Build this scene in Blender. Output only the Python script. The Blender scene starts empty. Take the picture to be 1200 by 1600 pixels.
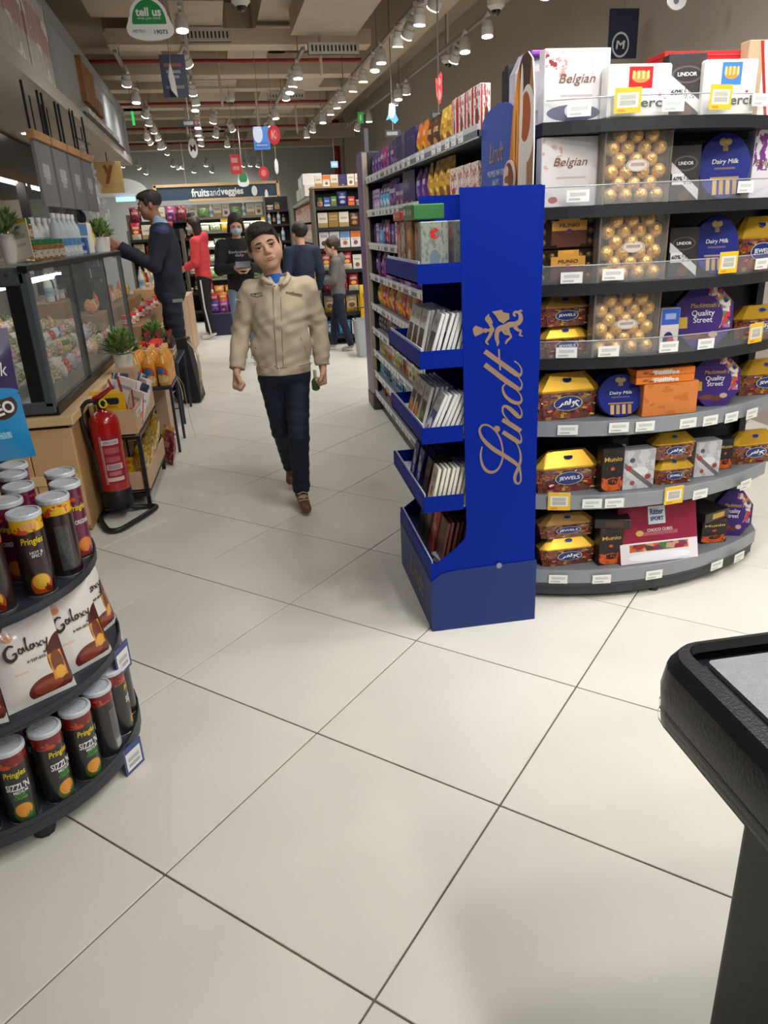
import bpy, math, random
import numpy as np
from mathutils import Vector, Matrix
random.seed(11)
SC = bpy.context.scene
COL = SC.collection
PI = math.pi

# ------------------------------------------------------------------ camera
FPX, CAMH = 1145.0, 1.424                      # focal length in pixels of the 1200x1600 frame, camera height (m)
_p, _r, _a = math.radians(21.40), math.radians(-2.78), math.radians(-8.43)
def _axes():
    fw = np.array([0, math.cos(_p), -math.sin(_p)]); up = np.array([0, math.sin(_p), math.cos(_p)]); x = np.array([1., 0, 0])
    x2 = math.cos(_r)*x + math.sin(_r)*up; u2 = -math.sin(_r)*x + math.cos(_r)*up
    M = np.array([[math.cos(_a), -math.sin(_a), 0], [math.sin(_a), math.cos(_a), 0], [0, 0, 1]])
    return M@x2, M@u2, M@fw
AX, AU, AF = _axes()
cam = bpy.data.cameras.new('camera'); camo = bpy.data.objects.new('camera', cam); COL.objects.link(camo)
cam.sensor_fit = 'VERTICAL'; cam.sensor_height = 36.0; cam.lens = FPX/1600*36.0; cam.clip_start = .02; cam.clip_end = 200
camo.matrix_world = Matrix(((AX[0], AU[0], -AF[0], 0), (AX[1], AU[1], -AF[1], 0), (AX[2], AU[2], -AF[2], CAMH), (0, 0, 0, 1)))
SC.camera = camo

# ------------------------------------------------------------------ world, exposure
w = bpy.data.worlds.new('world'); SC.world = w; w.use_nodes = True
w.node_tree.nodes['Background'].inputs[0].default_value = (.8, .85, 1, 1)
w.node_tree.nodes['Background'].inputs[1].default_value = .02
SC.view_settings.view_transform = 'Standard'; SC.view_settings.look = 'None'
SC.view_settings.exposure = 0.0; SC.view_settings.gamma = 1.0; SC.view_settings.use_curve_mapping = False
SC.cycles.max_bounces = 5; SC.cycles.diffuse_bounces = 3; SC.cycles.glossy_bounces = 3; SC.cycles.transparent_max_bounces = 10
SPOT_W = 62.0                                  # watts of one track spotlight
SPOT_COL = (1.0, .985, .95)

# ------------------------------------------------------------------ measuring: a pixel of the photograph to a point of the place
def ray(px, py): return (px-600)/FPX*AX - (py-800)/FPX*AU + AF
def on_z(px, py, z=0.): d = ray(px, py); return Vector(np.array([0, 0, CAMH]) + d*(z-CAMH)/d[2])
def on_x(px, py, x): d = ray(px, py); return Vector(np.array([0, 0, CAMH]) + d*x/d[0])
def on_y(px, py, y): d = ray(px, py); return Vector(np.array([0, 0, CAMH]) + d*y/d[1])
TH = math.radians(2.9)                         # the building grid is turned 2.9 degrees against the fixtures
def B(x, y, z=0.): return Vector((x*math.cos(TH)-y*math.sin(TH), x*math.sin(TH)+y*math.cos(TH), z))
def to_b(v): return (v[0]*math.cos(TH)+v[1]*math.sin(TH), -v[0]*math.sin(TH)+v[1]*math.cos(TH))

# ------------------------------------------------------------------ colours and materials
def lin(c): c /= 255.; return c/12.92 if c <= .04045 else ((c+.055)/1.055)**2.4
def C(r, g=None, b=None):
    if g is None: r, g, b = r
    return (lin(r), lin(g), lin(b), 1)
MATS = {}
def mat(name, rgb, rough=.5, metal=0., spec=.5, alpha=None, trans=0., emit=None, noise=None, bump=None, coat=0., ior=None):
    """plain procedural material; noise = (scale, amount) varies the colour, bump = (scale, strength) gives fine relief"""
    if name in MATS: return MATS[name]
    m = bpy.data.materials.new(name); m.use_nodes = True; nt = m.node_tree; b = nt.nodes['Principled BSDF']
    b.inputs['Base Color'].default_value = C(rgb); b.inputs['Roughness'].default_value = rough; b.inputs['Metallic'].default_value = metal
    b.inputs['Specular IOR Level'].default_value = spec
    if coat: b.inputs['Coat Weight'].default_value = coat; b.inputs['Coat Roughness'].default_value = .08
    if trans: b.inputs['Transmission Weight'].default_value = trans
    if ior: b.inputs['IOR'].default_value = ior
    if alpha is not None: b.inputs['Alpha'].default_value = alpha
    if emit: b.inputs['Emission Color'].default_value = C(rgb); b.inputs['Emission Strength'].default_value = emit
    if noise or bump:
        tc = nt.nodes.new('ShaderNodeTexCoord')
    if noise:
        n = nt.nodes.new('ShaderNodeTexNoise'); n.inputs['Scale'].default_value = noise[0]; n.inputs['Detail'].default_value = 4
        nt.links.new(tc.outputs['Object'], n.inputs['Vector'])
        r = nt.nodes.new('ShaderNodeValToRGB'); c = C(rgb); k = noise[1]
        r.color_ramp.elements[0].position = .3; r.color_ramp.elements[1].position = .7
        r.color_ramp.elements[0].color = (c[0]*(1-k), c[1]*(1-k), c[2]*(1-k), 1); r.color_ramp.elements[1].color = (min(1, c[0]*(1+k)), min(1, c[1]*(1+k)), min(1, c[2]*(1+k)), 1)
        nt.links.new(n.outputs['Fac'], r.inputs[0]); nt.links.new(r.outputs[0], b.inputs['Base Color'])
    if bump:
        n = nt.nodes.new('ShaderNodeTexNoise'); n.inputs['Scale'].default_value = bump[0]; n.inputs['Detail'].default_value = 3
        nt.links.new(tc.outputs['Object'], n.inputs['Vector'])
        bp = nt.nodes.new('ShaderNodeBump'); bp.inputs['Strength'].default_value = bump[1]; bp.inputs['Distance'].default_value = .01
        nt.links.new(n.outputs['Fac'], bp.inputs['Height']); nt.links.new(bp.outputs[0], b.inputs['Normal'])
    MATS[name] = m
    return m
def glass(name, rgb=(235, 240, 240), alpha=.12, rough=.05):
    return mat(name, rgb, rough=rough, alpha=alpha, spec=.8)
def art(name, base, shapes, rough=.35, spec=.5, coat=0., metal=0.):
    """printed surface over the face's UV square: shapes are ('r',u0,v0,u1,v1,rgb), ('e',cu,cv,ru,rv,rgb),
    ('n',scale,threshold,rgb[,u0,v0,u1,v1]) speckle, ('t',cu,cv,w,h,rgb) rows of small print, ('g',v0,v1,rgb) vertical blend, ('d',u,v,ang,w,rgb) stripe"""
    if name in MATS: return MATS[name]
    m = bpy.data.materials.new(name); m.use_nodes = True; nt = m.node_tree; b = nt.nodes['Principled BSDF']; L = nt.links.new
    b.inputs['Roughness'].default_value = rough; b.inputs['Specular IOR Level'].default_value = spec; b.inputs['Metallic'].default_value = metal
    if coat: b.inputs['Coat Weight'].default_value = coat; b.inputs['Coat Roughness'].default_value = .1
    uv = nt.nodes.new('ShaderNodeUVMap').outputs[0]
    def vm(op, a, v2=None):
        n = nt.nodes.new('ShaderNodeVectorMath'); n.operation = op; L(a, n.inputs[0])
        if v2 is not None: n.inputs[1].default_value = (*v2, 0)
        return n
    def mt(op, a, k=None, k2=None):
        n = nt.nodes.new('ShaderNodeMath'); n.operation = op; L(a, n.inputs[0])
        if k is not None:
            if isinstance(k, (int, float)): n.inputs[1].default_value = k
            else: L(k, n.inputs[1])
        return n.outputs[0]
    def rect(u0, v0, u1, v1):
        a = vm('SUBTRACT', uv, ((u0+u1)/2, (v0+v1)/2)); a = vm('ABSOLUTE', a.outputs[0]); a = vm('SUBTRACT', a.outputs[0], ((u1-u0)/2, (v1-v0)/2))
        s = nt.nodes.new('ShaderNodeSeparateXYZ'); L(a.outputs[0], s.inputs[0])
        return mt('LESS_THAN', mt('MAXIMUM', s.outputs[0], s.outputs[1]), 0.)
    cur = nt.nodes.new('ShaderNodeRGB').outputs[0]; cur.default_value = C(base)
    for s in shapes:
        k = s[0]
        if k == 'r': fac, col = rect(*s[1:5]), s[5]
        elif k == 'e':
            a = vm('SUBTRACT', uv, s[1:3]); a = vm('DIVIDE', a.outputs[0], s[3:5]); a.inputs[1].default_value = (s[3], s[4], 1)
            a = vm('LENGTH', a.outputs[0]); fac, col = mt('LESS_THAN', a.outputs['Value'], 1.), s[5]
        elif k == 'n':
            n = nt.nodes.new('ShaderNodeTexNoise'); n.inputs['Scale'].default_value = s[1]; n.inputs['Detail'].default_value = 3; L(uv, n.inputs['Vector'])
            fac, col = mt('GREATER_THAN', n.outputs['Fac'], s[2]), s[3]
            if len(s) > 4: fac = mt('MULTIPLY', fac, rect(*s[4:8]))
        elif k == 'v':                                       # crumpled multi-coloured wrappers
            n = nt.nodes.new('ShaderNodeTexVoronoi'); n.inputs['Scale'].default_value = s[1]; L(uv, n.inputs['Vector'])
            sp = nt.nodes.new('ShaderNodeSeparateColor'); L(n.outputs['Color'], sp.inputs[0])
            r = nt.nodes.new('ShaderNodeValToRGB'); r.color_ramp.interpolation = 'CONSTANT'; cs = s[2]
            while len(r.color_ramp.elements) < len(cs): r.color_ramp.elements.new(.5)
            for i, c in enumerate(cs): r.color_ramp.elements[i].position = i/len(cs); r.color_ramp.elements[i].color = C(c)
            L(sp.outputs[0], r.inputs[0]); col = r.outputs[0]
            fac = rect(*s[3:7]) if len(s) > 3 else rect(-1, -1, 2, 2)
        elif k == 't':
            cu, cv, ww, hh = s[1:5]; fac = rect(cu-ww/2, cv-hh/2, cu+ww/2, cv+hh/2)
            n = nt.nodes.new('ShaderNodeTexNoise'); n.inputs['Scale'].default_value = 1.; n.inputs['Detail'].default_value = 1
            a = vm('MULTIPLY', uv, (60, 0)); a.inputs[1].default_value = (55/max(ww, .1), 9/max(hh, .03), 0); L(a.outputs[0], n.inputs['Vector'])
            fac = mt('MULTIPLY', fac, mt('GREATER_THAN', n.outputs['Fac'], .5)); col = s[5]
        elif k == 'd':
            sx = nt.nodes.new('ShaderNodeSeparateXYZ'); a = vm('SUBTRACT', uv, s[1:3]); a2 = vm('DOT_PRODUCT', a.outputs[0], (math.cos(s[3]), math.sin(s[3])))
            fac, col = mt('LESS_THAN', mt('ABSOLUTE', a2.outputs['Value']), s[4]), s[5]
        elif k == 'b':                                       # bar code / fine vertical bars
            fac = rect(*s[1:5]); sx = nt.nodes.new('ShaderNodeSeparateXYZ'); L(uv, sx.inputs[0])
            n = nt.nodes.new('ShaderNodeTexNoise'); n.noise_dimensions = '1D'; n.inputs['Scale'].default_value = s[6]; L(sx.outputs[0], n.inputs['W'])
            fac = mt('MULTIPLY', fac, mt('GREATER_THAN', n.outputs['Fac'], .5)); col = s[5]
        mx = nt.nodes.new('ShaderNodeMix'); mx.data_type = 'RGBA'; L(fac, mx.inputs['Factor']); L(cur, mx.inputs[6])
        if isinstance(col, (tuple, list)): mx.inputs[7].default_value = C(col)
        else: L(col, mx.inputs[7])
        cur = mx.outputs[2]
    L(cur, b.inputs['Base Color'])
    MATS[name] = m
    return m

# ------------------------------------------------------------------ mesh collecting
class MB:
    def __init__(s): s.v = []; s.f = []; s.m = []; s.uv = []
    def add(s, vs, fs, m=0, uvs=None):
        o = len(s.v); s.v += [tuple(x) for x in vs]
        for i, f in enumerate(fs):
            s.f.append([o+k for k in f]); s.m.append(m if not isinstance(m, (list, tuple)) else m[i])
            s.uv.append(uvs[i] if uvs else [(0, 0)]*len(f))
        return s
    def box(s, c, d, m=0, mf=None, rz=0., R=None, bev=0.):
        """box centred at c with sizes d; mf: {'y-':index,...} material of single faces; front is y-"""
        hx, hy, hz = d[0]/2, d[1]/2, d[2]/2
        F = {'x-': ((-1, 1), (-1, -1), 0, -1), 'x+': 0, 'y-': 0, 'y+': 0, 'z-': 0, 'z+': 0}
        P = lambda x, y, z: Vector((x*hx, y*hy, z*hz))
        quads = {'y-': [(-1, -1, -1), (1, -1, -1), (1, -1, 1), (-1, -1, 1)], 'y+': [(1, 1, -1), (-1, 1, -1), (-1, 1, 1), (1, 1, 1)],
                 'x-': [(-1, 1, -1), (-1, -1, -1), (-1, -1, 1), (-1, 1, 1)], 'x+': [(1, -1, -1), (1, 1, -1), (1, 1, 1), (1, -1, 1)],
                 'z+': [(-1, -1, 1), (1, -1, 1), (1, 1, 1), (-1, 1, 1)], 'z-': [(-1, 1, -1), (1, 1, -1), (1, -1, -1), (-1, -1, -1)]}
        M3 = R if R is not None else Matrix.Rotation(rz, 3, 'Z')
        c = Vector(c); sq = [(0, 0), (1, 0), (1, 1), (0, 1)]
        if not bev:
            ids = {}; vs = []
            for q in quads.values():
                for k in q:
                    if k not in ids: ids[k] = len(vs); vs.append(c + M3@P(*k))
            s.add(vs, [[ids[k] for k in q] for q in quads.values()], [(mf or {}).get(n, m) for n in quads], [sq]*6)
            return s
        b = min(bev, hx*.9, hy*.9, hz*.9); ids = {}; vs = []; fs = []; ms = []; us = []
        def vid(k, ax):
            key = (k, ax)
            if key not in ids:
                q = [k[0]*hx, k[1]*hy, k[2]*hz]
                for a in range(3):
                    if a != ax: q[a] -= k[a]*b
                ids[key] = len(vs); vs.append(c + M3@Vector(q))
            return ids[key]
        axn = {'x': 0, 'y': 1, 'z': 2}
        for n, q in quads.items():
            fs.append([vid(k, axn[n[0]]) for k in q]); ms.append((mf or {}).get(n, m)); us.append(sq)
        for a in range(3):                                   # edges
            o1, o2 = [x for x in range(3) if x != a]
            for s1 in (-1, 1):
                for s2 in (-1, 1):
                    k0 = [0]*3; k0[o1] = s1; k0[o2] = s2; k1 = list(k0); k0[a] = -1; k1[a] = 1
                    k0, k1 = tuple(k0), tuple(k1)
                    f = [vid(k0, o1), vid(k1, o1), vid(k1, o2), vid(k0, o2)]
                    if (s1*s2 > 0) == (a != 1): f.reverse()
                    fs.append(f); ms.append(m); us.append([(0, 0)]*4)
        for x in (-1, 1):
            for y in (-1, 1):
                for z in (-1, 1):
                    k = (x, y, z); f = [vid(k, 0), vid(k, 1), vid(k, 2)]
                    if x*y*z < 0: f.reverse()
                    fs.append(f); ms.append(m); us.append([(0, 0)]*3)
        s.add(vs, fs, ms, us)
        return s
    def lathe(s, prof, n=16, c=(0, 0, 0), m=0, R=None, sx=1., sy=1., cap=True, mcap=None, u0=0.):
        """prof: [(r,z,(mat))] bottom to top about z; u runs round once, v bottom to top; u=0.5 faces -y"""
        M3 = R if R is not None else Matrix.Identity(3); c = Vector(c); z0, z1 = prof[0][1], prof[-1][1]; dz = (z1-z0) or 1
        vs = []; fs = []; us = []; ms = []
        for p in prof:
            for i in range(n):
                a = -PI/2 + 2*PI*(i/n-.5)
                vs.append(c + M3@Vector((p[0]*math.cos(a)*sx, p[0]*math.sin(a)*sy, p[1])))
        for j in range(len(prof)-1):
            for i in range(n):
                k = (i+1) % n; fs.append([j*n+i, j*n+k, (j+1)*n+k, (j+1)*n+i])
                v0, v1 = (prof[j][1]-z0)/dz, (prof[j+1][1]-z0)/dz
                us.append([(i/n, v0), ((i+1)/n, v0), ((i+1)/n, v1), (i/n, v1)]); ms.append(prof[j][2] if len(prof[j]) > 2 else m)
        if cap:
            cu = [(.5+.5*math.cos(2*PI*(i/n-.5)-PI/2), .5+.5*math.sin(2*PI*(i/n-.5)-PI/2)) for i in range(n)]
            mc = m if mcap is None else mcap
            if prof[-1][0] > 1e-5: fs.append([(len(prof)-1)*n+i for i in range(n)]); us.append(cu); ms.append(mc)
            if prof[0][0] > 1e-5: fs.append([i for i in reversed(range(n))]); us.append(cu[::-1]); ms.append(mc)
        s.add(vs, fs, ms, us)
        return s
    def tube(s, path, r, n=8, m=0, closed=False, cap=True):
        P = [Vector(p) for p in path]; N = len(P); vs = []; fs = []
        rr = r if isinstance(r, (list, tuple)) else [r]*N
        up = None
        for i in range(N):
            if closed: t = (P[(i+1) % N]-P[i-1])
            else: t = P[min(i+1, N-1)]-P[max(i-1, 0)]
            t = t.normalized() if t.length > 1e-9 else Vector((0, 0, 1))
            if up is None:
                up = Vector((0, 0, 1)) if abs(t.z) < .9 else Vector((1, 0, 0))
            a = t.cross(up); a = a.normalized() if a.length > 1e-6 else t.orthogonal().normalized(); bb = a.cross(t).normalized(); up = bb
            for k in range(n):
                g = 2*PI*k/n; vs.append(P[i] + (a*math.cos(g)+bb*math.sin(g))*rr[i])
        for i in range(N if closed else N-1):
            j = (i+1) % N
            for k in range(n): l = (k+1) % n; fs.append([i*n+k, i*n+l, j*n+l, j*n+k])
        if cap and not closed: fs.append(list(reversed(range(n)))); fs.append([(N-1)*n+k for k in range(n)])
        s.add(vs, [f[::-1] for f in fs], m)
        return s
    def prism(s, poly, t, fn, m=0, mfront=None):
        """poly: [(a,b)] counter-clockwise seen from the front; fn(a,b,d) -> world, d from 0 (front) to t (back)"""
        n = len(poly); vs = [fn(a, b, 0) for a, b in poly] + [fn(a, b, t) for a, b in poly]
        a0, a1 = min(p[0] for p in poly), max(p[0] for p in poly); b0, b1 = min(p[1] for p in poly), max(p[1] for p in poly)
        uv = [((a-a0)/(a1-a0), (b-b0)/(b1-b0)) for a, b in poly]
        fs = [list(range(n)), [n+i for i in reversed(range(n))]]; us = [uv, uv[::-1]]
        ms = [m if mfront is None else mfront, m]
        for i in range(n):
            j = (i+1) % n; fs.append([j, i, n+i, n+j]); us.append([(0, 0)]*4); ms.append(m)
        s.add(vs, fs, ms, us)
        return s
    def ribbon(s, pts, widths, fn, m=0):
        """flat stroke along 2-D points with widths; fn(a,b)->3-D"""
        n = len(pts); vs = []; fs = []
        for i in range(n):
            p0, p1 = pts[max(i-1, 0)], pts[min(i+1, n-1)]; dx, dy = p1[0]-p0[0], p1[1]-p0[1]; l = math.hypot(dx, dy) or 1
            nx, ny = -dy/l*widths[i]/2, dx/l*widths[i]/2
            vs += [fn(pts[i][0]+nx, pts[i][1]+ny), fn(pts[i][0]-nx, pts[i][1]-ny)]
        for i in range(n-1): fs.append([2*i, 2*i+1, 2*i+3, 2*i+2])
        s.add(vs, fs, m)
        return s
    def mesh(s, name, mats, off=(0, 0, 0), smooth=None):
        me = bpy.data.meshes.new(name); ox, oy, oz = off
        me.from_pydata([(x-ox, y-oy, z-oz) for x, y, z in s.v], [], s.f)
        mats = mats if isinstance(mats, (list, tuple)) else [mats]
        for q in mats: me.materials.append(q)
        me.polygons.foreach_set('material_index', s.m)
        ul = me.uv_layers.new(name='UVMap'); flat = [x for u in s.uv for p in u for x in p]; ul.data.foreach_set('uv', flat)
        if smooth is not None: me.shade_smooth(); me.set_sharp_from_angle(angle=smooth)
        me.update()
        return me
    def build(s, name, mats, parent=None, smooth=None, local=False, off=None):
        """world coordinates unless local; the object's origin is its parent's (or off)"""
        o3 = off if off is not None else ((0, 0, 0) if (local or parent is None) else parent['_o'] if '_o' in parent else (0, 0, 0))
        me = s.mesh(name, mats, o3, smooth); o = bpy.data.objects.new(name, me); COL.objects.link(o)
        if not local and (parent is not None or off is not None): o['_o'] = tuple(o3)
        if parent is not None: par(o, parent)
        elif off is not None: o.location = off
        return o
CH = {}
def par(o, p):
    o.parent = p; CH.setdefault(p.name, []).append(o)
    return o
def catmull(pts, k=8, closed=False):
    """pts: tuples (any length) -> smooth curve through them"""
    P = [np.array(p, float) for p in pts]; out = []; n = len(P)
    for i in range(n if closed else n-1):
        a, b, c, d = (P[(i-1) % n] if closed or i > 0 else P[0]), P[i], P[(i+1) % n], (P[(i+2) % n] if closed or i+2 < n else P[n-1])
        for j in range(k):
            t = j/k; out.append(.5*((2*b)+(-a+c)*t+(2*a-5*b+4*c-d)*t*t+(-a+3*b-3*c+d)*t**3))
    if not closed: out.append(P[-1])
    return out

# ------------------------------------------------------------------ things
ORD = ['first', 'second', 'third', 'fourth', 'fifth', 'sixth', 'seventh', 'eighth', 'ninth', 'tenth', 'eleventh', 'twelfth', 'thirteenth', 'fourteenth', 'fifteenth', 'sixteenth',
       'seventeenth', 'eighteenth', 'nineteenth', 'twentieth'] + ['twenty-'+x for x in ('first', 'second', 'third', 'fourth', 'fifth', 'sixth', 'seventh', 'eighth', 'ninth')] + ['thirtieth'] + ['thirty-'+x for x in ('first', 'second', 'third', 'fourth', 'fifth', 'sixth', 'seventh', 'eighth', 'ninth')]
NUM = ['one', 'two', 'three', 'four', 'five', 'six', 'seven', 'eight', 'nine']
def tag(o, label, cat=None, group=None, kind=None):
    if label: o['label'] = label
    if cat: o['category'] = cat
    if group: o['group'] = group
    if kind: o['kind'] = kind
    return o
def thing(name, label, cat, loc=(0, 0, 0), rz=0., group=None, rot=None):
    o = bpy.data.objects.new(name, None); COL.objects.link(o); o.location = loc; o.empty_display_size = .05
    o.rotation_euler = rot if rot else (0, 0, rz); o['_o'] = tuple(loc)
    return tag(o, label, cat, group)
def struct(o): o['kind'] = 'structure'; return o
def dup(root, loc, rz=None, label=None, group=None, rot=None, tree=None):
    """a copy of a thing with copies of its parts and sub-parts; tree caches the children"""
    r = root.copy(); COL.objects.link(r); r.location = loc
    if rz is not None: r.rotation_euler = (0, 0, rz)
    if rot is not None: r.rotation_euler = rot
    if label: r['label'] = label
    if group: r['group'] = group
    for ch in CH.get(root.name, ()):
        c = ch.copy(); COL.objects.link(c); par(c, r)
        for g in CH.get(ch.name, ()): d = g.copy(); COL.objects.link(d); par(d, c)
    return r
def put(name, me, parent=None, loc=(0, 0, 0), rz=0., rot=None, scale=None):
    o = bpy.data.objects.new(name, me); COL.objects.link(o); o.location = loc; o.rotation_euler = rot if rot else (0, 0, rz)
    if scale: o.scale = scale
    if parent is not None: par(o, parent)
    return o

# ------------------------------------------------------------------ lettering
_TXT = {}
def text_mesh(s, m, shear=0., bold=0., ext=.012):
    k = (s, m.name, shear, bold)
    if k in _TXT: return _TXT[k]
    cu = bpy.data.curves.new('lettering', 'FONT'); cu.body = s; cu.size = 1; cu.shear = shear; cu.offset = bold; cu.extrude = ext; cu.resolution_u = 3
    cu.align_x = 'CENTER'; cu.space_line = .85
    t = bpy.data.objects.new('lettering', cu); COL.objects.link(t); bpy.context.view_layer.update()
    me = bpy.data.meshes.new_from_object(t.evaluated_get(bpy.context.evaluated_depsgraph_get()))
    bpy.data.objects.remove(t); bpy.data.curves.remove(cu)
    n = len(me.vertices); a = np.empty(n*3); me.vertices.foreach_get('co', a); a = a.reshape(-1, 3)
    lo, hi = a.min(0), a.max(0); a[:, :2] = (a[:, :2]-(lo+hi)[:2]/2)/(hi-lo)[:2]; a[:, 2] -= lo[2]; me.vertices.foreach_set('co', a.ravel())
    me.materials.clear(); me.materials.append(m); me.name = 'lettering'; me.update()
    _TXT[k] = (me, (hi-lo)[0]/(hi-lo)[1])
    return _TXT[k]
def letters(s, m, parent, c, wd, ht, right=(1, 0, 0), up=(0, 0, 1), shear=0., bold=0., name='lettering', lift=.0006):
    """text filling a wd x ht box centred at c (parent's local frame), facing right x up"""
    me, _ = text_mesh(s, m, shear, bold); r = Vector(right).normalized(); u = Vector(up).normalized(); n = r.cross(u)
    o = bpy.data.objects.new(name, me); COL.objects.link(o)
    M = Matrix((( r.x*wd, u.x*ht, n.x*.05, 0), (r.y*wd, u.y*ht, n.y*.05, 0), (r.z*wd, u.z*ht, n.z*.05, 0), (0, 0, 0, 1)))
    M.translation = Vector(c)+n*lift; par(o, parent); o.matrix_local = M
    return o
# ================================================================== the building
Z2 = lambda x, y, z: (x, y, z)
white = mat('white_paint', (225, 222, 214), .5)
blackp = mat('black_plastic', (22, 23, 26), .45)
dark = mat('charcoal_metal', (38, 40, 44), .45, metal=.3)
tile_m = mat('porcelain_tile', (224, 221, 211), .33, spec=.45, noise=(2.2, .05), bump=(160, .04))
grout_m = mat('grout', (104, 92, 80), .9, noise=(6, .3))
wall_m = mat('wall_paint_taupe', (182, 170, 156), .85, noise=(1.2, .04))
bwall_m = mat('wall_paint_grey', (200, 204, 199), .85)
ceil_m = mat('ceiling_paint', (178, 162, 142), .9, noise=(1.5, .10))
beam_m = mat('beam_paint', (208, 192, 170), .85, noise=(2, .08))
duct_m = mat('duct_sheet', (190, 176, 156), .7, noise=(2, .1))
redpipe_m = mat('sprinkler_red', (150, 30, 30), .45)

fl = MB(); fl.add([B(-7, -4, -.004), B(6, -4, -.004), B(6, 23.5, -.004), B(-7, 23.5, -.004)], [[0, 1, 2, 3]])
floor = struct(fl.build('floor', grout_m)); tag(floor, 'large beige diagonal floor tiles with dark joints')
TU = Vector((math.cos(math.radians(48.1)), math.sin(math.radians(48.1)), 0)); TV = Vector((TU.y, -TU.x, 0)); T0 = Vector((-.366, 1.396, 0)); TS = .6
tm = MB(); tm.box((0, 0, -.004), (TS-.005, TS-.005, .008), bev=.0012); tile_me = tm.mesh('tile', tile_m)
cells = []
for i in range(-34, 60):
    for j in range(-46, 46):
        c = T0 + TU*TS*(i+.5) + TV*TS*(j+.5); xb, yb = to_b(c)
        if not (-6.8 < xb < 4.2 and -3.6 < yb < 23): continue
        d = np.array([c.x, c.y, -CAMH]); zc = d@AF; s = 1e9; inside = False
        if zc > .2:
            for cu, cv in ((0, 0), (-.5, -.5), (.5, -.5), (.5, .5), (-.5, .5)):
                q = np.array(c + TU*TS*cu + TV*TS*cv) - np.array([0, 0, CAMH]); zq = q@AF
                if zq > .05:
                    px, py = 600+FPX*(q@AX)/zq, 800-FPX*(q@AU)/zq
                    inside |= (-20 < px < 1220 and -20 < py < 1620)
            s = zc
        cells.append((0 if inside else 1, s, c))
cells.sort(key=lambda t: (t[0], t[1]))
nin = 0; rest = MB()
ang = math.atan2(TU.y, TU.x)
for k, (out, s, c) in enumerate(cells):
    if not out and nin < 280:
        nin += 1; put('tile', tile_me, floor, c, rz=ang)
    else: rest.box((c.x, c.y, -.004), (TS-.005, TS-.005, .008), rz=ang)
rt = rest.build('tile_field', tile_m, floor); rt['kind'] = 'stuff'

def slab(name, p0, p1, z0, z1, t, m, nrm):
    """upright wall from p0 to p1 (building frame), thickness t towards nrm"""
    a, b = B(*p0), B(*p1); n = Vector(nrm)*t
    mb = MB(); vs = []
    for z in (z0, z1):
        for p in (a, b, b+n, a+n): vs.append((p.x, p.y, z))
    mb.add(vs, [[0, 1, 5, 4], [1, 2, 6, 5], [2, 3, 7, 6], [3, 0, 4, 7], [4, 5, 6, 7], [3, 2, 1, 0]])
    return mb.build(name, m)
def bbox_b(mb, x0, x1, y0, y1, z0, z1, m=0, mf=None):
    c = B((x0+x1)/2, (y0+y1)/2, (z0+z1)/2); mb.box(c, (x1-x0, y1-y0, z1-z0), m, mf, rz=TH); return mb
wr = struct(slab('wall_right', (3.62, 23.2), (3.62, -4), 0, 4.05, .15, wall_m, B(1, 0))); tag(wr, 'plain taupe painted wall behind the chocolate shelves')
wb = struct(slab('wall_back', (-7, 22.6), (3.62, 22.6), 0, 4.05, .15, bwall_m, B(0, 1))); tag(wb, 'grey painted far wall above the produce sign')
wl = struct(slab('wall_left', (-6.6, -4), (-6.6, 23.2), 0, 4.05, .15, bwall_m, B(-1, 0))); tag(wl, 'grey side wall behind the deli kitchen')
wf = struct(slab('wall_front', (3.62, -4), (-7, -4), 0, 4.05, .15, wall_m, B(0, -1))); tag(wf, 'taupe shop front wall')
cm = MB(); bbox_b(cm, -6.8, 3.8, -4.1, 23, 4.0, 4.12); ceiling = struct(cm.build('ceiling', ceil_m)); tag(ceiling, 'exposed brown painted ceiling slab with beams and ducts')
def cpart(name, x0, x1, y0, y1, z0, z1, m, **k):
    mb = MB(); bbox_b(mb, x0, x1, y0, y1, z0, z1, **k); return mb.build(name, m, ceiling)
for y, z0, z1, x0, x1 in ((9.4, 3.32, 3.47, -.85, 2.0), (11.3, 3.36, 3.6, -1.5, 2.2), (12.7, 3.42, 3.7, -1.5, 2.2), (14.3, 3.4, 3.62, -4, 2.2), (15.8, 3.45, 3.7, -4, 2.2), (17.4, 3.4, 3.6, -4, 2.2), (19.2, 3.42, 3.7, -4, 3.6), (21.0, 3.4, 3.7, -4, 3.6)):
    cpart('ceiling_beam', x0, x1, y, y+.3, z0, z1, beam_m)
for x0, x1, y0, y1, z0, z1 in ((-.95, -.3, 8.4, 9.2, 3.52, 3.9), (-.15, .35, 8.1, 9.3, 3.4, 3.75), (1.05, 1.75, 7.7, 9.0, 3.32, 3.7), (.45, .95, 10.2, 11.2, 3.5, 3.9), (-.85, -.2, 10.9, 11.25, 3.3, 3.6), (1.3, 1.8, 11.7, 12.6, 3.38, 3.75), (-.9, -.35, 9.7, 12.6, 3.5, 3.95), (.75, 1.6, 8.6, 10.6, 3.55, 3.98), (-.1, .6, 12.2, 14.2, 3.45, 3.9), (1.0, 1.7, 13.2, 15.6, 3.45, 3.9), (-2.2, -.9, 13.5, 15.0, 3.4, 3.9), (-.3, .5, 16.0, 18.5, 3.4, 3.9), (1.0, 1.8, 17, 20, 3.4, 3.95)):
    cpart('air_duct', x0, x1, y0, y1, z0, z1, duct_m)
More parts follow.
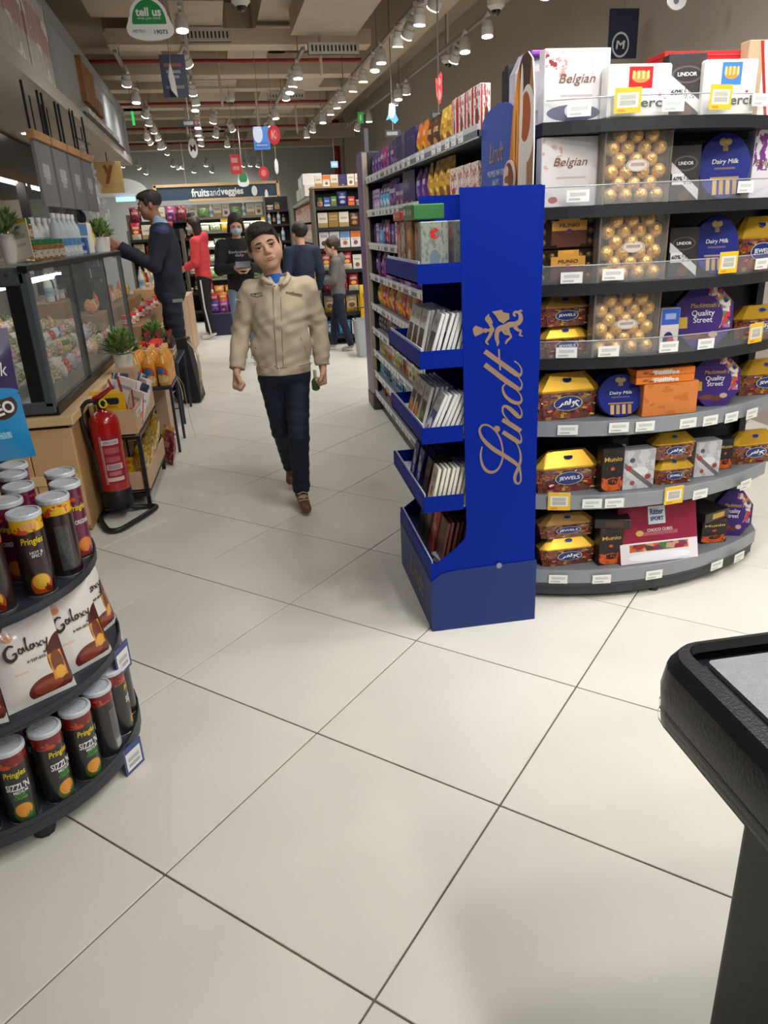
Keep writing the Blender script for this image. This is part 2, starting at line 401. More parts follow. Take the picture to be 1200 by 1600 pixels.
# long duct above the spotlight tracks beside the wall
cpart('air_duct', 2.2, 2.62, -3, 17, 3.42, 3.8, duct_m)
for y, z, x0, x1 in ((10.55, 3.38, -1.6, 2.1), (13.6, 3.36, -1.6, 2.2), (16.6, 3.36, -3, 2.2), (18.6, 3.3, -3, 2.2)):
    mb = MB(); mb.tube([B(x0, y, z), B(x1, y, z)], .022, 8); mb.build('sprinkler_pipe', redpipe_m, ceiling, smooth=.6)
mb = MB(); mb.tube([B(3.45, 21.2, 0.), B(3.45, 21.2, 4.0)], .09, 10); mb.build('riser_pipe', redpipe_m, ceiling, smooth=.6)
for x, y in ((.33, 11.2), (.9, 13.), (-.2, 13.8), (1.35, 9.), (1.62, 14)):
    mb = MB(); mb.tube([B(x, y, 4.0), B(x, y, 2.95)], .018, 6); mb.build('drop_rod', beam_m, ceiling)
# linear air grilles
grille_m = mat('grille_aluminium', (196, 190, 184), .4, metal=.4); gdark = mat('grille_gap', (70, 64, 58), .8)
def grille(px0, px1, py0, py1, y, label):
    a = on_y(px0, (py0+py1)/2, y); b = on_y(px1, (py0+py1)/2, y); h = abs(on_y(px0, py0, y).z-on_y(px0, py1, y).z); wd = (b-a).length
    t = thing('air_grille', label, 'air vent', ((a.x+b.x)/2, y, a.z-h/2), rz=TH, group='air vents under the ceiling')
    mb = MB(); mb.box((0, 0, h/2), (wd, .06, h)); mb.build('backing', gdark, t, local=True)
    mb = MB()
    for sx in (-1, 1): mb.box((sx*(wd/2-.015), -.035, h/2), (.03, .02, h))
    for z in (.012, h-.012): mb.box((0, -.035, z), (wd-.06, .02, .024))
    mb.build('frame', grille_m, t, local=True)
    n = 11; sm = MB(); sm.box((0, 0, 0), (wd/n*.5, .02, h*.8), bev=.002); me = sm.mesh('slat', grille_m)
    for i in range(n): put('slat', me, t, (-wd/2+.04+(wd-.08)*(i+.5)/n, -.036, h/2))
grille(281, 361, 46, 66, 9.0, 'silver air vent hanging just behind the green feedback sign')
grille(481, 560, 68, 86, 9.0, 'silver air vent nearer the spotlight tracks over the aisle')
grille(418, 476, 146, 156, 13., 'small silver air vent farther down the aisle over the red sign')

# ------------------------------------------------------------------ spotlight tracks
lamp_w = mat('lamp_white', (226, 222, 216), .45); lamp_g = mat('lamp_grey', (214, 210, 204), .5)
lens_m = mat('lamp_lens', (255, 250, 240), .3, emit=12.)
def lamp_proto():
    t = thing('track_spotlight', 'x', 'spotlight', (0, 0, 0), group='track spotlights')
    mb = MB(); mb.box((0, 0, .15), (.035, .16, .03), bev=.004); mb.box((0, .055, .07), (.03, .03, .14), bev=.004); mb.build('bracket', lamp_w, t, local=True)
    mb = MB(); mb.lathe([(.048, .0), (.056, .012), (.056, .075), (.046, .08), (.046, .12), (.03, .13)], 14, (0, 0, -.015)); mb.build('housing', lamp_g, t, local=True, smooth=.6)
    mb = MB(); mb.lathe([(.050, -.006), (.050, .004)], 14, (0, 0, -.014)); mb.build('lens', lens_m, t, local=True)
    return t
lamp0 = lamp_proto(); lamp_first = [True]
LT = []
for k in range(2):
    l = bpy.data.lights.new('spot', 'SPOT'); l.energy = SPOT_W*(.83, .50)[k]; l.color = SPOT_COL; l.spot_size = math.radians(128); l.spot_blend = 1.0; l.shadow_soft_size = .12
    LT.append(l)
def spotlight(x, y, z, tilt, rz, label, lit=True, dim=0):
    p = B(x, y, z); rot = (tilt, 0, rz+TH)
    if lamp_first[0]: o = lamp0; lamp_first[0] = False; o.location = p; o.rotation_euler = rot; o['label'] = label
    else: o = dup(lamp0, p, rot=rot, label=label)
    if lit:
        lo = bpy.data.objects.new('spot', LT[dim]); COL.objects.link(lo); lo.location = (0, 0, -.035); lo.parent = o
    return o
TRACKS = (('beside the wall', 2.72, (-2.6, 16), [7.55, 8.2, 8.67, 10.65, 11.1, 11.45, 13.3, 14.35], [-2, -.6, .8, 2.2, 3.6, 5.0, 6.3]),
          ('over the candy shelves', 1.95, (-2.6, 16), [6.65, 7.15, 7.6, 7.95, 8.7, 9.1, 9.75, 10.4, 11.2, 11.75, 12.4, 13.3, 14.4, 15.3], [-2, -.6, .8, 2.2, 3.6, 5.0]),
          ('added over the checkout', 1.3, (-3.4, 5.0), [], [-3.2, -2.4, -1.6, -.8, .0, .7, 1.3, 2.0, 2.7]),  # added track, never in view: its heads brighten faces turned to the camera
          ('over the aisle', 1.16, (8.9, 15), [9.5, 10., 10.45, 10.9, 12.7, 13.6, 14.6], []),
          ('over the deli tables', -.03, (-2.6, 17.5), [7.35, 8.75, 10.45, 11.25, 11.75, 12.8, 13.6, 14.6, 15.2, 16.2], [.9, 2.0, 2.9, 3.8, 5.0, 6.2]),
          ('at the deli front', -.75, (9, 19), [9.8, 11., 12.2, 13.1, 14., 15., 16.4, 17.6], []))
rng = random.Random(4)
track_m = mat('track_grey', (140, 136, 130), .5)
for nm, x, (y0, y1), seen, unseen in TRACKS:
    mb = MB(); bbox_b(mb, x-.018, x+.018, y0, y1, 3.17, 3.2)
    t = mb.build('light_track', track_m); tag(t, 'long grey spotlight track '+nm, 'track', 'spotlight tracks')
    for yy in np.arange(y0+.5, y1, 2.2):
        w_ = MB(); w_.tube([B(x, yy, 3.2), B(x, yy, 4.0)], .006, 5); w_.build('suspension_wire', track_m, t)
    for i, y in enumerate(seen):
        spotlight(x+rng.uniform(-.02, .02), y, 3.02, rng.uniform(-.2, .75), rng.uniform(-.6, .6), 'white track spotlight %s, %s in view' % (nm, ORD[i]), dim=1)
    for i, y in enumerate(unseen):
        aim = x < .3 and y < 4.5  # near deli heads: unseen, added to light the sides facing the aisle
        spotlight(x, y, 3.02, 1.0 if aim else (.65, .0)[i % 2], -1.35 if aim else rng.uniform(-.35, .35), 'unseen white track spotlight %s, %s out of frame' % (nm, ORD[i]), dim=0)
# far double heads near the produce area
fi = 0
for px, py in ((333, 190), (337, 212), (363, 202), (355, 227), (270, 258), (278, 262), (285, 262), (303, 268), (322, 258), (331, 267), (380, 258), (391, 258), (403, 259), (230, 215), (235, 223), (250, 231), (192, 259), (217, 262), (228, 270)):
    p = on_z(px, py, 3.0); xb, yb = to_b(p)
    if yb > 22: p = on_y(px, py, 20.5); xb, yb = to_b(p)
    spotlight(xb, yb, p.z, rng.uniform(.45, .95), rng.uniform(-.6, .6), 'far track spotlight over the produce area, %s by nearness' % ORD[fi] if fi else 'far track spotlight over the produce area, nearest of them', lit=(fi % 2 == 0), dim=1); fi += 1
# ================================================================== blue cardboard chocolate stand
blue = mat('stand_blue', (2, 36, 146), .5, spec=.12); navy = mat('sleeve_navy', (36, 56, 114), .42, spec=.25); liner = mat('tray_liner', (222, 226, 232), .6)
gold_ink = mat('taupe_gold_ink', (150, 124, 100), .45)
SX0, SX1, SY0, SY1 = .487, .905, 2.34, 2.97
st = thing('chocolate_stand', 'tall blue cardboard chocolate display stand with five trays in the aisle', 'display stand', (.70, 2.65, 0))
mb = MB(); mb.prism([(.507, 0), (.906, 0), (.906, .246), (.60, .240), (.545, .232), (.507, .205)], .61, lambda a, b, d: (a, 2.335+d, b)); mb.build('base_sleeve', navy, st)
side = [(.507, .20), (.906, .20), (.90, .246), (.885, 1.517), (.625, 1.517), (.642, .40), (.635, .36), (.60, .325), (.53, .275), (.507, .25)]
for y in (2.341, 2.935):
    mb = MB(); mb.prism(side, .006, lambda a, b, d: (a, y+d, b)); mb.build('side_panel', blue, st)
mb = MB(); mb.box((.893, 2.64, .86), (.008, .586, 1.31)); mb.build('back_panel', blue, st)
TRAYS = [(1.46, .0), (1.244, .060), (.978, .058), (.725, .056), (.475, .058), (.215, .06)]
for z, lip in TRAYS[1:]:
    mb = MB(); x0 = .488 if z > .3 else .508
    mb.box(((x0+.885)/2, 2.64, z+.003), (.885-x0, .58, .006)); t = .006
    mb.box((x0+t/2, 2.64, z+lip/2), (t, .59, lip))
    mb.prism([(x0, z), (.632, z), (.632, z+lip), (x0, z+lip)], t, lambda a, b, d: (a, 2.342+d, b)); mb.prism([(x0, z), (.632, z), (.632, z+lip), (x0, z+lip)], t, lambda a, b, d: (a, 2.930+d, b))
    tr = mb.build('tray', blue, st)
    mb = MB(); mb.box(((x0+.885)/2+.004, 2.64, z+.008), (.885-x0-.016, .575, .004)); mb.box((x0+.0085, 2.64, z+lip*.5+.006), (.003, .575, lip+.006)); mb.build('tray_liner', liner, tr)
# lettering and emblem on the side panel, drawn as flat ink strokes
ink = MB()
_lay = [0]
PZ = lambda x, y: (lambda q: (q.x, 2.3405-.00022*_lay[0], q.z))(on_y(730+x/5.3333, 470+y/5.3333, 2.3402))
def stroke(mbk, pts, f=PZ, k=7):
    _lay[0] = (_lay[0]+1) % 9
    c = catmull(pts, k); mbk.ribbon([(p[0], p[1]) for p in c], [p[2] for p in c], f)
stroke(ink, [(125, 1215, 12), (112, 1290, 16), (128, 1370, 22), (165, 1418, 26), (215, 1428, 22), (262, 1395, 16), (292, 1325, 14), (296, 1245, 14), (276, 1155, 14), (236, 1085, 14), (180, 1040, 15), (128, 1036, 16), (103, 1072, 18)])
stroke(ink, [(128, 1036, 16), (103, 1072, 18), (118, 1130, 24), (160, 1185, 32), (225, 1240, 36), (300, 1285, 36), (370, 1330, 34), (428, 1380, 26), (444, 1440, 16)])
stroke(ink, [(428, 1380, 22), (444, 1440, 16), (446, 1495, 14), (426, 1524, 16), (402, 1508, 22), (396, 1465, 26), (412, 1420, 26)])
stroke(ink, [(396, 1465, 26), (412, 1420, 26), (434, 1370, 22), (446, 1310, 18), (438, 1250, 14), (420, 1205, 10), (392, 1165, 8)])
stroke(ink, [(296, 1092, 34), (350, 1128, 38), (400, 1160, 38), (432, 1178, 30), (450, 1165, 16), (447, 1125, 10), (425, 1090, 8)])
stroke(ink, [(292, 990, 34), (360, 1030, 40), (410, 1062, 40), (446, 1086, 38)])
stroke(ink, [(395, 1050, 10), (345, 1000, 10), (300, 940, 14), (296, 890, 18), (320, 878, 26), (355, 900, 34), (400, 940, 38), (432, 968, 30), (452, 952, 16), (450, 912, 10), (425, 868, 8)])
stroke(ink, [(318, 690, 10), (294, 725, 16), (312, 785, 24), (362, 832, 30), (420, 852, 30), (450, 835, 18), (446, 790, 12), (408, 742, 10), (350, 705, 10)])
stroke(ink, [(146, 532, 42), (220, 588, 42), (300, 650, 42), (380, 706, 42), (428, 735, 34), (452, 722, 16), (455, 685, 10), (430, 640, 8), (405, 612, 8)])
stroke(ink, [(146, 420, 42), (220, 474, 42), (300, 532, 42), (380, 590, 42), (428, 620, 34), (452, 602, 16), (450, 565, 12), (425, 525, 10), (392, 502, 14)])
stroke(ink, [(264, 402, 14), (268, 490, 15), (276, 578, 14)])
mb_dot = [(247+28*math.cos(a), 1068+28*math.sin(a)) for a in np.linspace(0, 2*PI, 14, endpoint=False)]
ink.add([PZ(*p) for p in mb_dot], [list(range(14))[::-1]])
ink.build('script_lettering', gold_ink, st)['label'] = 'taupe script lettering running up the blue side'
em = MB()
def blob(cx, cy, rx, ry, rot=0, n=10, mbk=None):
    ps = [(cx+rx*math.cos(a)*math.cos(rot)-ry*math.sin(a)*math.sin(rot), cy+rx*math.cos(a)*math.sin(rot)+ry*math.sin(a)*math.cos(rot)) for a in np.linspace(0, 2*PI, n, endpoint=False)]
    _lay[0] = (_lay[0]+1) % 9; (mbk or em).add([PZ(*p) for p in ps], [list(range(n))[::-1]])
em.add([PZ(*p) for p in ((46, 232), (70, 205), (128, 228), (130, 268), (66, 298), (52, 272))], [[5, 4, 3, 2, 1, 0]])
blob(150, 248, 24, 20); blob(205, 240, 22, 26)
stroke(em, [(130, 248, 18), (165, 246, 22), (205, 242, 30), (222, 240, 16)])
stroke(em, [(205, 222, 26), (182, 178, 30), (160, 150, 26), (182, 112, 12)]); stroke(em, [(205, 190, 22), (188, 150, 20), (170, 128, 16)])
stroke(em, [(200, 262, 28), (182, 300, 26), (158, 340, 20), (178, 366, 10)])
em.add([PZ(*p) for p in ((206, 90), (285, 74), (300, 96), (348, 104), (352, 150), (325, 168), (300, 190), (262, 168), (240, 130))], [list(range(9))[::-1]])
stroke(em, [(404, 128, 16), (388, 116, 18), (398, 96, 22), (428, 98, 26), (446, 130, 34), (440, 168, 40), (405, 194, 44), (355, 200, 48), (312, 222, 52), (270, 232, 46), (250, 262, 38), (246, 310, 34), (256, 350, 24), (248, 378, 6)])
stroke(em, [(430, 100, 26), (446, 82, 18), (462, 88, 6)]); stroke(em, [(330, 232, 40), (345, 268, 30), (365, 300, 18), (335, 330, 20), (318, 358, 14)])
stroke(em, [(395, 215, 34), (425, 245, 24), (448, 250, 16), (438, 285, 16), (462, 292, 10)]); stroke(em, [(290, 238, 26), (320, 276, 18), (355, 270, 10)])
em.build('emblem', gold_ink, st)['label'] = 'taupe winged dragon emblem on the blue side'
# sleeve notch and small script on the aisle side of the base
mb = MB(); mb.lathe([(.011, 0), (.011, .002)], 12, (.762, 2.3345, .243), R=Matrix.Rotation(PI/2, 3, 'X')); mb.build('sleeve_tab', mat('tab_grey', (130, 136, 165), .5), st)
o = letters('Lindt', gold_ink, st, (.507-.70, 2.60-2.65, .11), .26, .085, right=(0, -1, 0), shear=.3)
# header boards standing on top, facing the aisle
hb = MB(); arch = [(2.55, 1.46), (2.935, 1.46), (2.935, 1.735)] + [(2.7425+.1925*math.cos(a), 1.735+.055*math.sin(a)) for a in np.linspace(0, PI, 9)[1:-1]] + [(2.55, 1.735)]
hb.prism([(-a, b) for a, b in arch][::-1][::-1], .004, lambda a, b, d: (.868+d, -a, b))
hdr = hb.build('header_board', mat('header_blue', (56, 80, 160), .4), st)
letters('HOHES NATUR', mat('header_grey', (168, 172, 188), .5), st, (.868-.70, 2.75-2.65, 1.575), .20, .02, right=(0, -1, 0), up=(0, 0, 1)); letters('SEIT', MATS['header_grey'], st, (.868-.70, 2.75-2.65, 1.545), .08, .018, right=(0, -1, 0))
o = letters('Lindt', gold_ink, st, (.868-.70, 2.75-2.65, 1.64), .16, .06, right=(0, -1, 0), shear=.3)
chef = art('chef_cutout_print', (158, 116, 78), [('r', 0, .0, .45, 1, (196, 118, 38)), ('e', .62, .95, .22, .25, (70, 48, 36)), ('e', .28, .55, .10, .3, (224, 150, 60)), ('e', .72, .55, .3, .25, (214, 206, 196)), ('r', .42, .12, .75, .45, (212, 206, 198)), ('e', .66, .6, .2, .16, (166, 84, 44)), ('e', .50, .70, .06, .25, (222, 214, 202)), ('e', .3, .47, .02, .2, (60, 44, 36))], .45)
cut = [(2.365, 1.455), (2.60, 1.455), (2.585, 1.62), (2.56, 1.75), (2.52, 1.85), (2.475, 1.885), (2.43, 1.885), (2.39, 1.86), (2.37, 1.77), (2.362, 1.62)]
hb = MB(); hb.prism([(-a, b) for a, b in cut][::-1], .004, lambda a, b, d: (.862+d, -a, b), 0, 1); hb.build('picture_board', [liner, chef], st)
bm_ = MB(); R_ = Matrix.Rotation(-PI/2, 3, 'Y')
bowl = art('copper_bowl_print', (96, 58, 42), [('e', .5, .68, .42, .3, (206, 182, 160)), ('e', .5, .62, .12, .28, (130, 84, 60)), ('e', .5, .3, .4, .22, (120, 66, 44))], .4)
bm_.lathe([(.058, 0), (.058, .005)], 24, (.857, 2.565, 1.545), R=R_); bm_.build('bowl_rim', mat('bowl_rim_print', (205, 190, 186), .4), st)
bm_ = MB(); bm_.lathe([(.050, 0), (.050, .006)], 24, (.8562, 2.565, 1.545), R=R_, mcap=0); bm_.build('bowl_picture', bowl, st)

# ------------------------------------------------------------------ chocolate bars and boxes in the trays
def bar_mesh(name, base, shapes, w=.083, h=.165, t=.011, side=(232, 232, 230)):
    mb = MB(); mb.box((0, 0, h/2), (w, t, h), 0, {'y-': 1}, bev=.001); return mb.mesh(name, [mat('bar_side_%d_%d_%d' % side, side, .45), art('art_'+name, base, shapes, .4)])
K = (44, 32, 28); Wt = (236, 234, 230)
BARS = {'dark': bar_mesh('dark_bar', Wt, [('r', .08, .06, .92, .62, (70, 46, 34)), ('r', .12, .42, .6, .55, K), ('e', .5, .22, .26, .12, (112, 72, 48)), ('t', .5, .8, .5, .12, (150, 130, 104))]),
        'orange': bar_mesh('orange_bar', Wt, [('r', .08, .06, .92, .66, (64, 40, 30)), ('e', .55, .22, .32, .17, (236, 142, 30)), ('e', .4, .36, .2, .12, (244, 186, 60)), ('r', .2, .48, .8, .6, K), ('t', .5, .82, .5, .1, (150, 130, 104))]),
        'mint': bar_mesh('mint_bar', Wt, [('r', .08, .06, .92, .66, (86, 78, 50)), ('e', .5, .25, .34, .18, (120, 160, 70)), ('e', .6, .2, .18, .1, (60, 90, 44)), ('r', .2, .48, .8, .6, K), ('t', .5, .82, .5, .1, (150, 130, 104))]),
        'milk': bar_mesh('milk_bar', Wt, [('r', .08, .05, .92, .6, (28, 66, 166)), ('e', .45, .25, .3, .18, (214, 226, 240)), ('e', .4, .18, .16, .08, (186, 84, 50)), ('r', .5, .4, .8, .52, (20, 40, 120)), ('t', .5, .8, .6, .14, (176, 150, 96))]),
        'bluewhite': bar_mesh('blue_bar', (34, 58, 160), [('e', .5, .5, .34, .14, (232, 232, 240)), ('e', .6, .24, .22, .12, (236, 226, 220)), ('e', .3, .7, .16, .1, (226, 228, 240)), ('e', .55, .2, .1, .06, (170, 80, 60))], side=(38, 44, 120)),
        'cream': bar_mesh('cream_bar', (238, 232, 208), [('r', 0, .0, 1, .3, (226, 204, 140)), ('e', .5, .35, .22, .14, (190, 104, 60)), ('t', .5, .75, .6, .14, (190, 160, 110)), ('r', .1, .06, .9, .1, (240, 236, 222))], side=(240, 236, 222)),
        'brown': bar_mesh('brown_bar', (92, 48, 40), [('r', .1, .1, .9, .2, (70, 36, 30)), ('d', .5, .5, .5, .05, (140, 90, 70)), ('e', .5, .6, .3, .1, (120, 70, 56))], side=(104, 56, 46)),
        'darkbrown': bar_mesh('darkbrown_bar', (52, 38, 34), [('e', .5, .6, .3, .12, (120, 90, 70)), ('e', .5, .3, .2, .1, (86, 60, 48))], side=(46, 34, 30)),
        'red': bar_mesh('red_bar', (196, 44, 36), [('d', .5, .5, .6, .04, (236, 190, 170)), ('e', .5, .6, .26, .08, (228, 180, 150))], side=(186, 40, 34))}
CN = {'dark': 'white and brown', 'orange': 'white bar with orange fruit', 'mint': 'white bar with green mint', 'milk': 'white bar with blue milk', 'bluewhite': 'royal blue', 'cream': 'cream and yellow', 'brown': 'reddish brown', 'darkbrown': 'very dark brown', 'red': 'bright red'}
TN = {0: 'topmost', 1: 'upper', 2: 'second', 3: 'third', 4: 'fourth', 5: 'bottom'}
nbar = 0
def bars(tray, y, kind, n, x0, dx, lean, s=1.0):
    z = TRAYS[tray][0]+.0125
    for i in range(n):
        tilt = lean+rng.uniform(-.015, .015)
        o = put('chocolate_bar', BARS[kind], None, (x0+i*dx, y, z), rot=(-tilt, 0, -PI/2), scale=(s, 1, s))
        lab = '%s chocolate bar, %s of its row, %s tray' % (CN[kind], 'foremost' if i == 0 else ORD[i], TN[tray])
        r_ = bars.cnt.setdefault((tray, kind), []); r_.append(y) if y not in r_ else None
        lab = '%s chocolate bar, %s in row %s of the %s tray' % (CN[kind], 'foremost' if i == 0 else ORD[i], NUM[r_.index(y)], TN[tray])
        tag(o, lab, 'chocolate bar', 'chocolate bars on the blue stand')
bars.seen = {}; bars.cnt = {}
for k, (y, kind) in enumerate(((2.40, 'dark'), (2.49, 'dark'), (2.58, 'dark'), (2.67, 'dark'))): bars(2, y, kind, 11 if k == 0 else 5, .515 if k else .525, .0165, .30 if k == 0 else .2)
for k, (y, kind) in enumerate(((2.40, 'milk'), (2.50, 'mint'), (2.60, 'orange'), (2.69, 'orange'))): bars(3, y, kind, 10 if k == 0 else 5, .515, .0165, .42 if k == 0 else .28, .97)
for k, (y, kind) in enumerate(((2.40, 'cream'), (2.50, 'darkbrown'), (2.62, 'bluewhite'), (2.72, 'bluewhite'))): bars(4, y, kind, 10 if k == 0 else 5, .525, .0165, .22, .85)
for k, (y, kind) in enumerate(((2.44, 'brown'), (2.545, 'red'), (2.64, 'darkbrown'), (2.74, 'darkbrown'))): bars(5, y, kind, 9 if k == 0 else 3, .555, .018, .2, 1.1)
# sachets lying at the mouth of the bottom tray
sm_ = MB(); sm_.box((0, 0, .006), (.09, .10, .012), 0, {'z+': 1}, bev=.003); sme = sm_.mesh('sachet', [mat('sachet_grey', (188, 196, 204), .4), art('sachet_art', (206, 212, 216), [('r', .15, .15, .85, .6, K), ('t', .5, .45, .5, .16, (220, 220, 220)), ('t', .5, .8, .6, .12, (120, 128, 140))])])
for i, (x, y, z, a) in enumerate(((.60, 2.43, .232, .2), (.615, 2.435, .245, -.1), (.595, 2.43, .2575, .2))):
    o = put('chocolate_sachet', sme, None, (x, y, z), rot=(0, -.12, a)); tag(o, 'white and black flat sachet in the bottom tray, %s of the pile' % ('lowest', 'middle', 'top')[i], 'sachet', 'sachets in the bottom tray')
# upper tray: see-through gift boxes with green boxes lying on top
clear = glass('clear_plastic', (225, 230, 228), .28, .08)
def gift_box(x, y, z, w, d, h, shp, base, label, rz=-PI/2):
    mb = MB(); mb.box((0, 0, h/2), (w, d, h), 0, {'y-': 1, 'x-': 1, 'x+': 1, 'y+': 1}, bev=.003)
    o = mb.build('chocolate_gift_box', [mat('giftbox_%d%d%d' % base, base, .4), art('gb_'+label.replace(' ', '_')[:40], base, shp, .25, coat=.3)], None, off=(0, 0, 0)); o.location = (x, y, z); o.rotation_euler = (0, 0, rz)
    return tag(o, label, 'box', 'gift boxes on the blue stand')
z1 = TRAYS[1][0]+.0125
gift_box(.556, 2.435, z1, .09, .09, .17, [('e', .5, .8, .2, .1, (196, 52, 48)), ('e', .5, .35, .2, .16, (110, 130, 150)), ('n', 7, .55, (120, 126, 120))], (150, 156, 146), 'grey gift box with red dots nearest the side panel')
gift_box(.545, 2.545, z1, .10, .08, .175, [('e', .5, .75, .28, .12, (216, 150, 60)), ('e', .5, .4, .22, .1, (222, 216, 210)), ('e', .5, .12, .26, .08, (190, 50, 40))], (158, 110, 66), 'brown gift box with a yellow disc in the upper tray')
gift_box(.545, 2.655, z1, .10, .08, .175, [('n', 5, .52, (206, 200, 192)), ('e', .5, .6, .26, .16, (196, 188, 178))], (98, 70, 54), 'dark brown gift box with pale swirls in the upper tray')
gift_box(.54, 2.755, z1, .07, .06, .165, [('t', .5, .5, .5, .6, (236, 214, 206))], (206, 46, 44), 'slim red gift box at the far end of the upper tray')
gift_box(.665, 2.435, z1, .09, .09, .17, [('e', .5, .8, .2, .1, (196, 52, 48)), ('e', .5, .35, .2, .16, (110, 130, 150)), ('n', 7, .55, (120, 126, 120))], (150, 156, 146), 'grey gift box with red dots behind the first one in the upper tray')
gift_box(.775, 2.435, z1, .09, .09, .17, [('n', 7, .5, (110, 116, 110))], (128, 138, 126), 'grey gift box deepest in the upper tray')
for i, (y, z, w, h, c, dsc) in enumerate(((2.50, z1+.1765, .17, .045, (52, 116, 60), 'green flat box lying across the brown gift boxes'), (2.70, z1+.1765, .15, .03, (186, 52, 56), 'red flat pack lying behind the green box'))):
    mb = MB(); mb.box((0, 0, h/2), (w, .10, h), 0, {'y-': 1, 'x-': 1}, bev=.003); o = mb.build('flat_box', [mat('fb%d' % i, c, .4), art('fba%d' % i, c, [('r', .08, .3, .22, .75, (226, 226, 220)), ('e', .45, .5, .05, .2, (216, 196, 120)), ('e', .7, .5, .05, .2, (216, 196, 120)), ('r', .88, .1, 1, .9, (90, 50, 40))], .3)], None, off=(0, 0, 0))
    o.location = (.545, y, z); o.rotation_euler = (0, 0, -PI/2); tag(o, dsc, 'box', 'gift boxes on the blue stand')
mb = MB(); vs = catmull([(.0, 0), (.03, .018), (.07, .024), (.11, .018), (.14, 0)], 4)
mb.box((0, 0, .014), (.13, .07, .028), bev=.012); o = mb.build('candy_bag', mat('bright_green_foil', (44, 160, 40), .25, coat=.4), None, off=(0, 0, 0)); o.location = (.511, 2.405, z1+.0005); o.rotation_euler = (0, 0, -PI/2); o.scale = (.8, .45, 1); tag(o, 'bright green candy bag in the corner of the upper tray', 'candy bag')
# ================================================================== curved end shelf with boxed chocolates
YC = lambda x: 2.40+.5*(x-1.35)**2
EX0, EX1, EYB = .935, 2.03, 2.86
end = thing('end_shelf', 'black curved end shelving full of boxed chocolates beside the blue stand', 'shelving', (1.48, 2.65, 0))
shelf_m = mat('shelf_black', (34, 36, 40), .45, metal=.2); railg = mat('price_rail_grey', (138, 142, 148), .3); shelfg = mat('shelf_grey', (112, 116, 122), .45)
def arc(x0, x1, n=14, off=0.): return [(x, YC(x)+off) for x in np.linspace(x0, x1, n)]
def arc_slab(mb, z0, z1, off=0., x0=EX0, x1=EX1, yb=EYB, m=0):
    a = arc(x0, x1, 14, off); a = a[:-1]+[(x1-.03, YC(x1-.03)+off), (x1, YC(x1)+off+.05)]
    poly = a + [(x1, yb), (x0, yb)]
    mb.prism(poly, z1-z0, lambda p, q, d: (p, q, z0+d) , m); return mb
def arc_strip(mb, z0, z1, off, t=.004, x0=EX0+.01, x1=EX1-.04, m=0):
    a = arc(x0, x1, 14, off); b = arc(x0, x1, 14, off+t); n = len(a); vs = []
    for z in (z0, z1):
        vs += [(p[0], p[1], z) for p in a] + [(p[0], p[1], z) for p in b]
    fs = []
    for i in range(n-1):
        fs += [[i, i+1, 2*n+i+1, 2*n+i], [n+i+1, n+i, 3*n+i, 3*n+i+1], [2*n+i, 2*n+i+1, 3*n+i+1, 3*n+i], [i+1, i, n+i, n+i+1]]
    fs += [[0, 2*n, 3*n, n], [n-1, 2*n-1, 4*n-1, 3*n-1]]
    mb.add(vs, fs, m); return mb
mb = MB(); mb.box((1.48, 2.875, .96), (1.1, .03, 1.9)); mb.build('back_panel', shelf_m, end)
for x in (.945, 2.015):
    mb = MB(); mb.box((x, 2.84, .96), (.03, .04, 1.92)); mb.build('upright', shelf_m, end)
mb = MB(); arc_slab(mb, .02, .06, .02); mb.build('plinth', mat('plinth_dark', (52, 55, 60), .5), end)
for x, y in ((1.0, 2.7), (1.45, 2.45), (1.95, 2.75)):
    mb = MB(); mb.lathe([(.02, 0), (.02, .02)], 8, (x, y, 0)); mb.build('foot', blackp, end)
SH = [1.70, 1.45, 1.205, .955, .725, .44, .13]
tagw = art('price_tag_white', (232, 232, 228), [('b', .1, .12, .6, .3, (110, 110, 112), 90), ('t', .5, .62, .7, .3, (150, 150, 152))], .5)
tagy = art('price_tag_yellow', (232, 186, 40), [('r', .1, .22, .9, .8, (226, 224, 214)), ('t', .5, .62, .6, .2, (120, 120, 110)), ('t', .5, .4, .6, .2, (90, 90, 88)), ('t', .28, .1, .3, .1, (190, 60, 30))], .5)
tm_ = MB(); tm_.box((0, 0, 0), (.072, .002, .036), 0, {'y-': 1}); TAGW = tm_.mesh('price_tag', [mat('tag_back', (225, 225, 222), .5), tagw])
tm_ = MB(); tm_.box((0, 0, 0), (.082, .002, .07), 0, {'y-': 1}); TAGY = tm_.mesh('price_tag', [MATS['tag_back'], tagy])
TAGS = [[(905, 172, 0), (980, 157, 1), (1052, 164, 0), (1125, 152, 1), (1188, 156, 0)], [(903, 306, 0), (1165, 292, 0)], [(893, 434, 0), (958, 429, 0), (1137, 410, 1), (1190, 412, 0)], [(885, 551, 0), (951, 549, 0), (1045, 542, 0), (1103, 537, 0), (1180, 520, 1)],
        [(887, 672, 0), (967, 668, 0), (1008, 666, 0), (1075, 661, 0), (1110, 657, 0), (1143, 652, 0), (1175, 646, 0)], [(873, 783, 1), (925, 787, 0), (960, 786, 0), (1052, 773, 1), (1094, 772, 0), (1165, 757, 0)], [(872, 905, 0), (940, 905, 0), (1022, 898, 0), (1120, 883, 0), (1155, 870, 0)]]
guard_m = glass('shelf_guard', (226, 230, 232), .07, .06); wire_m = mat('guard_wire', (150, 152, 154), .3)
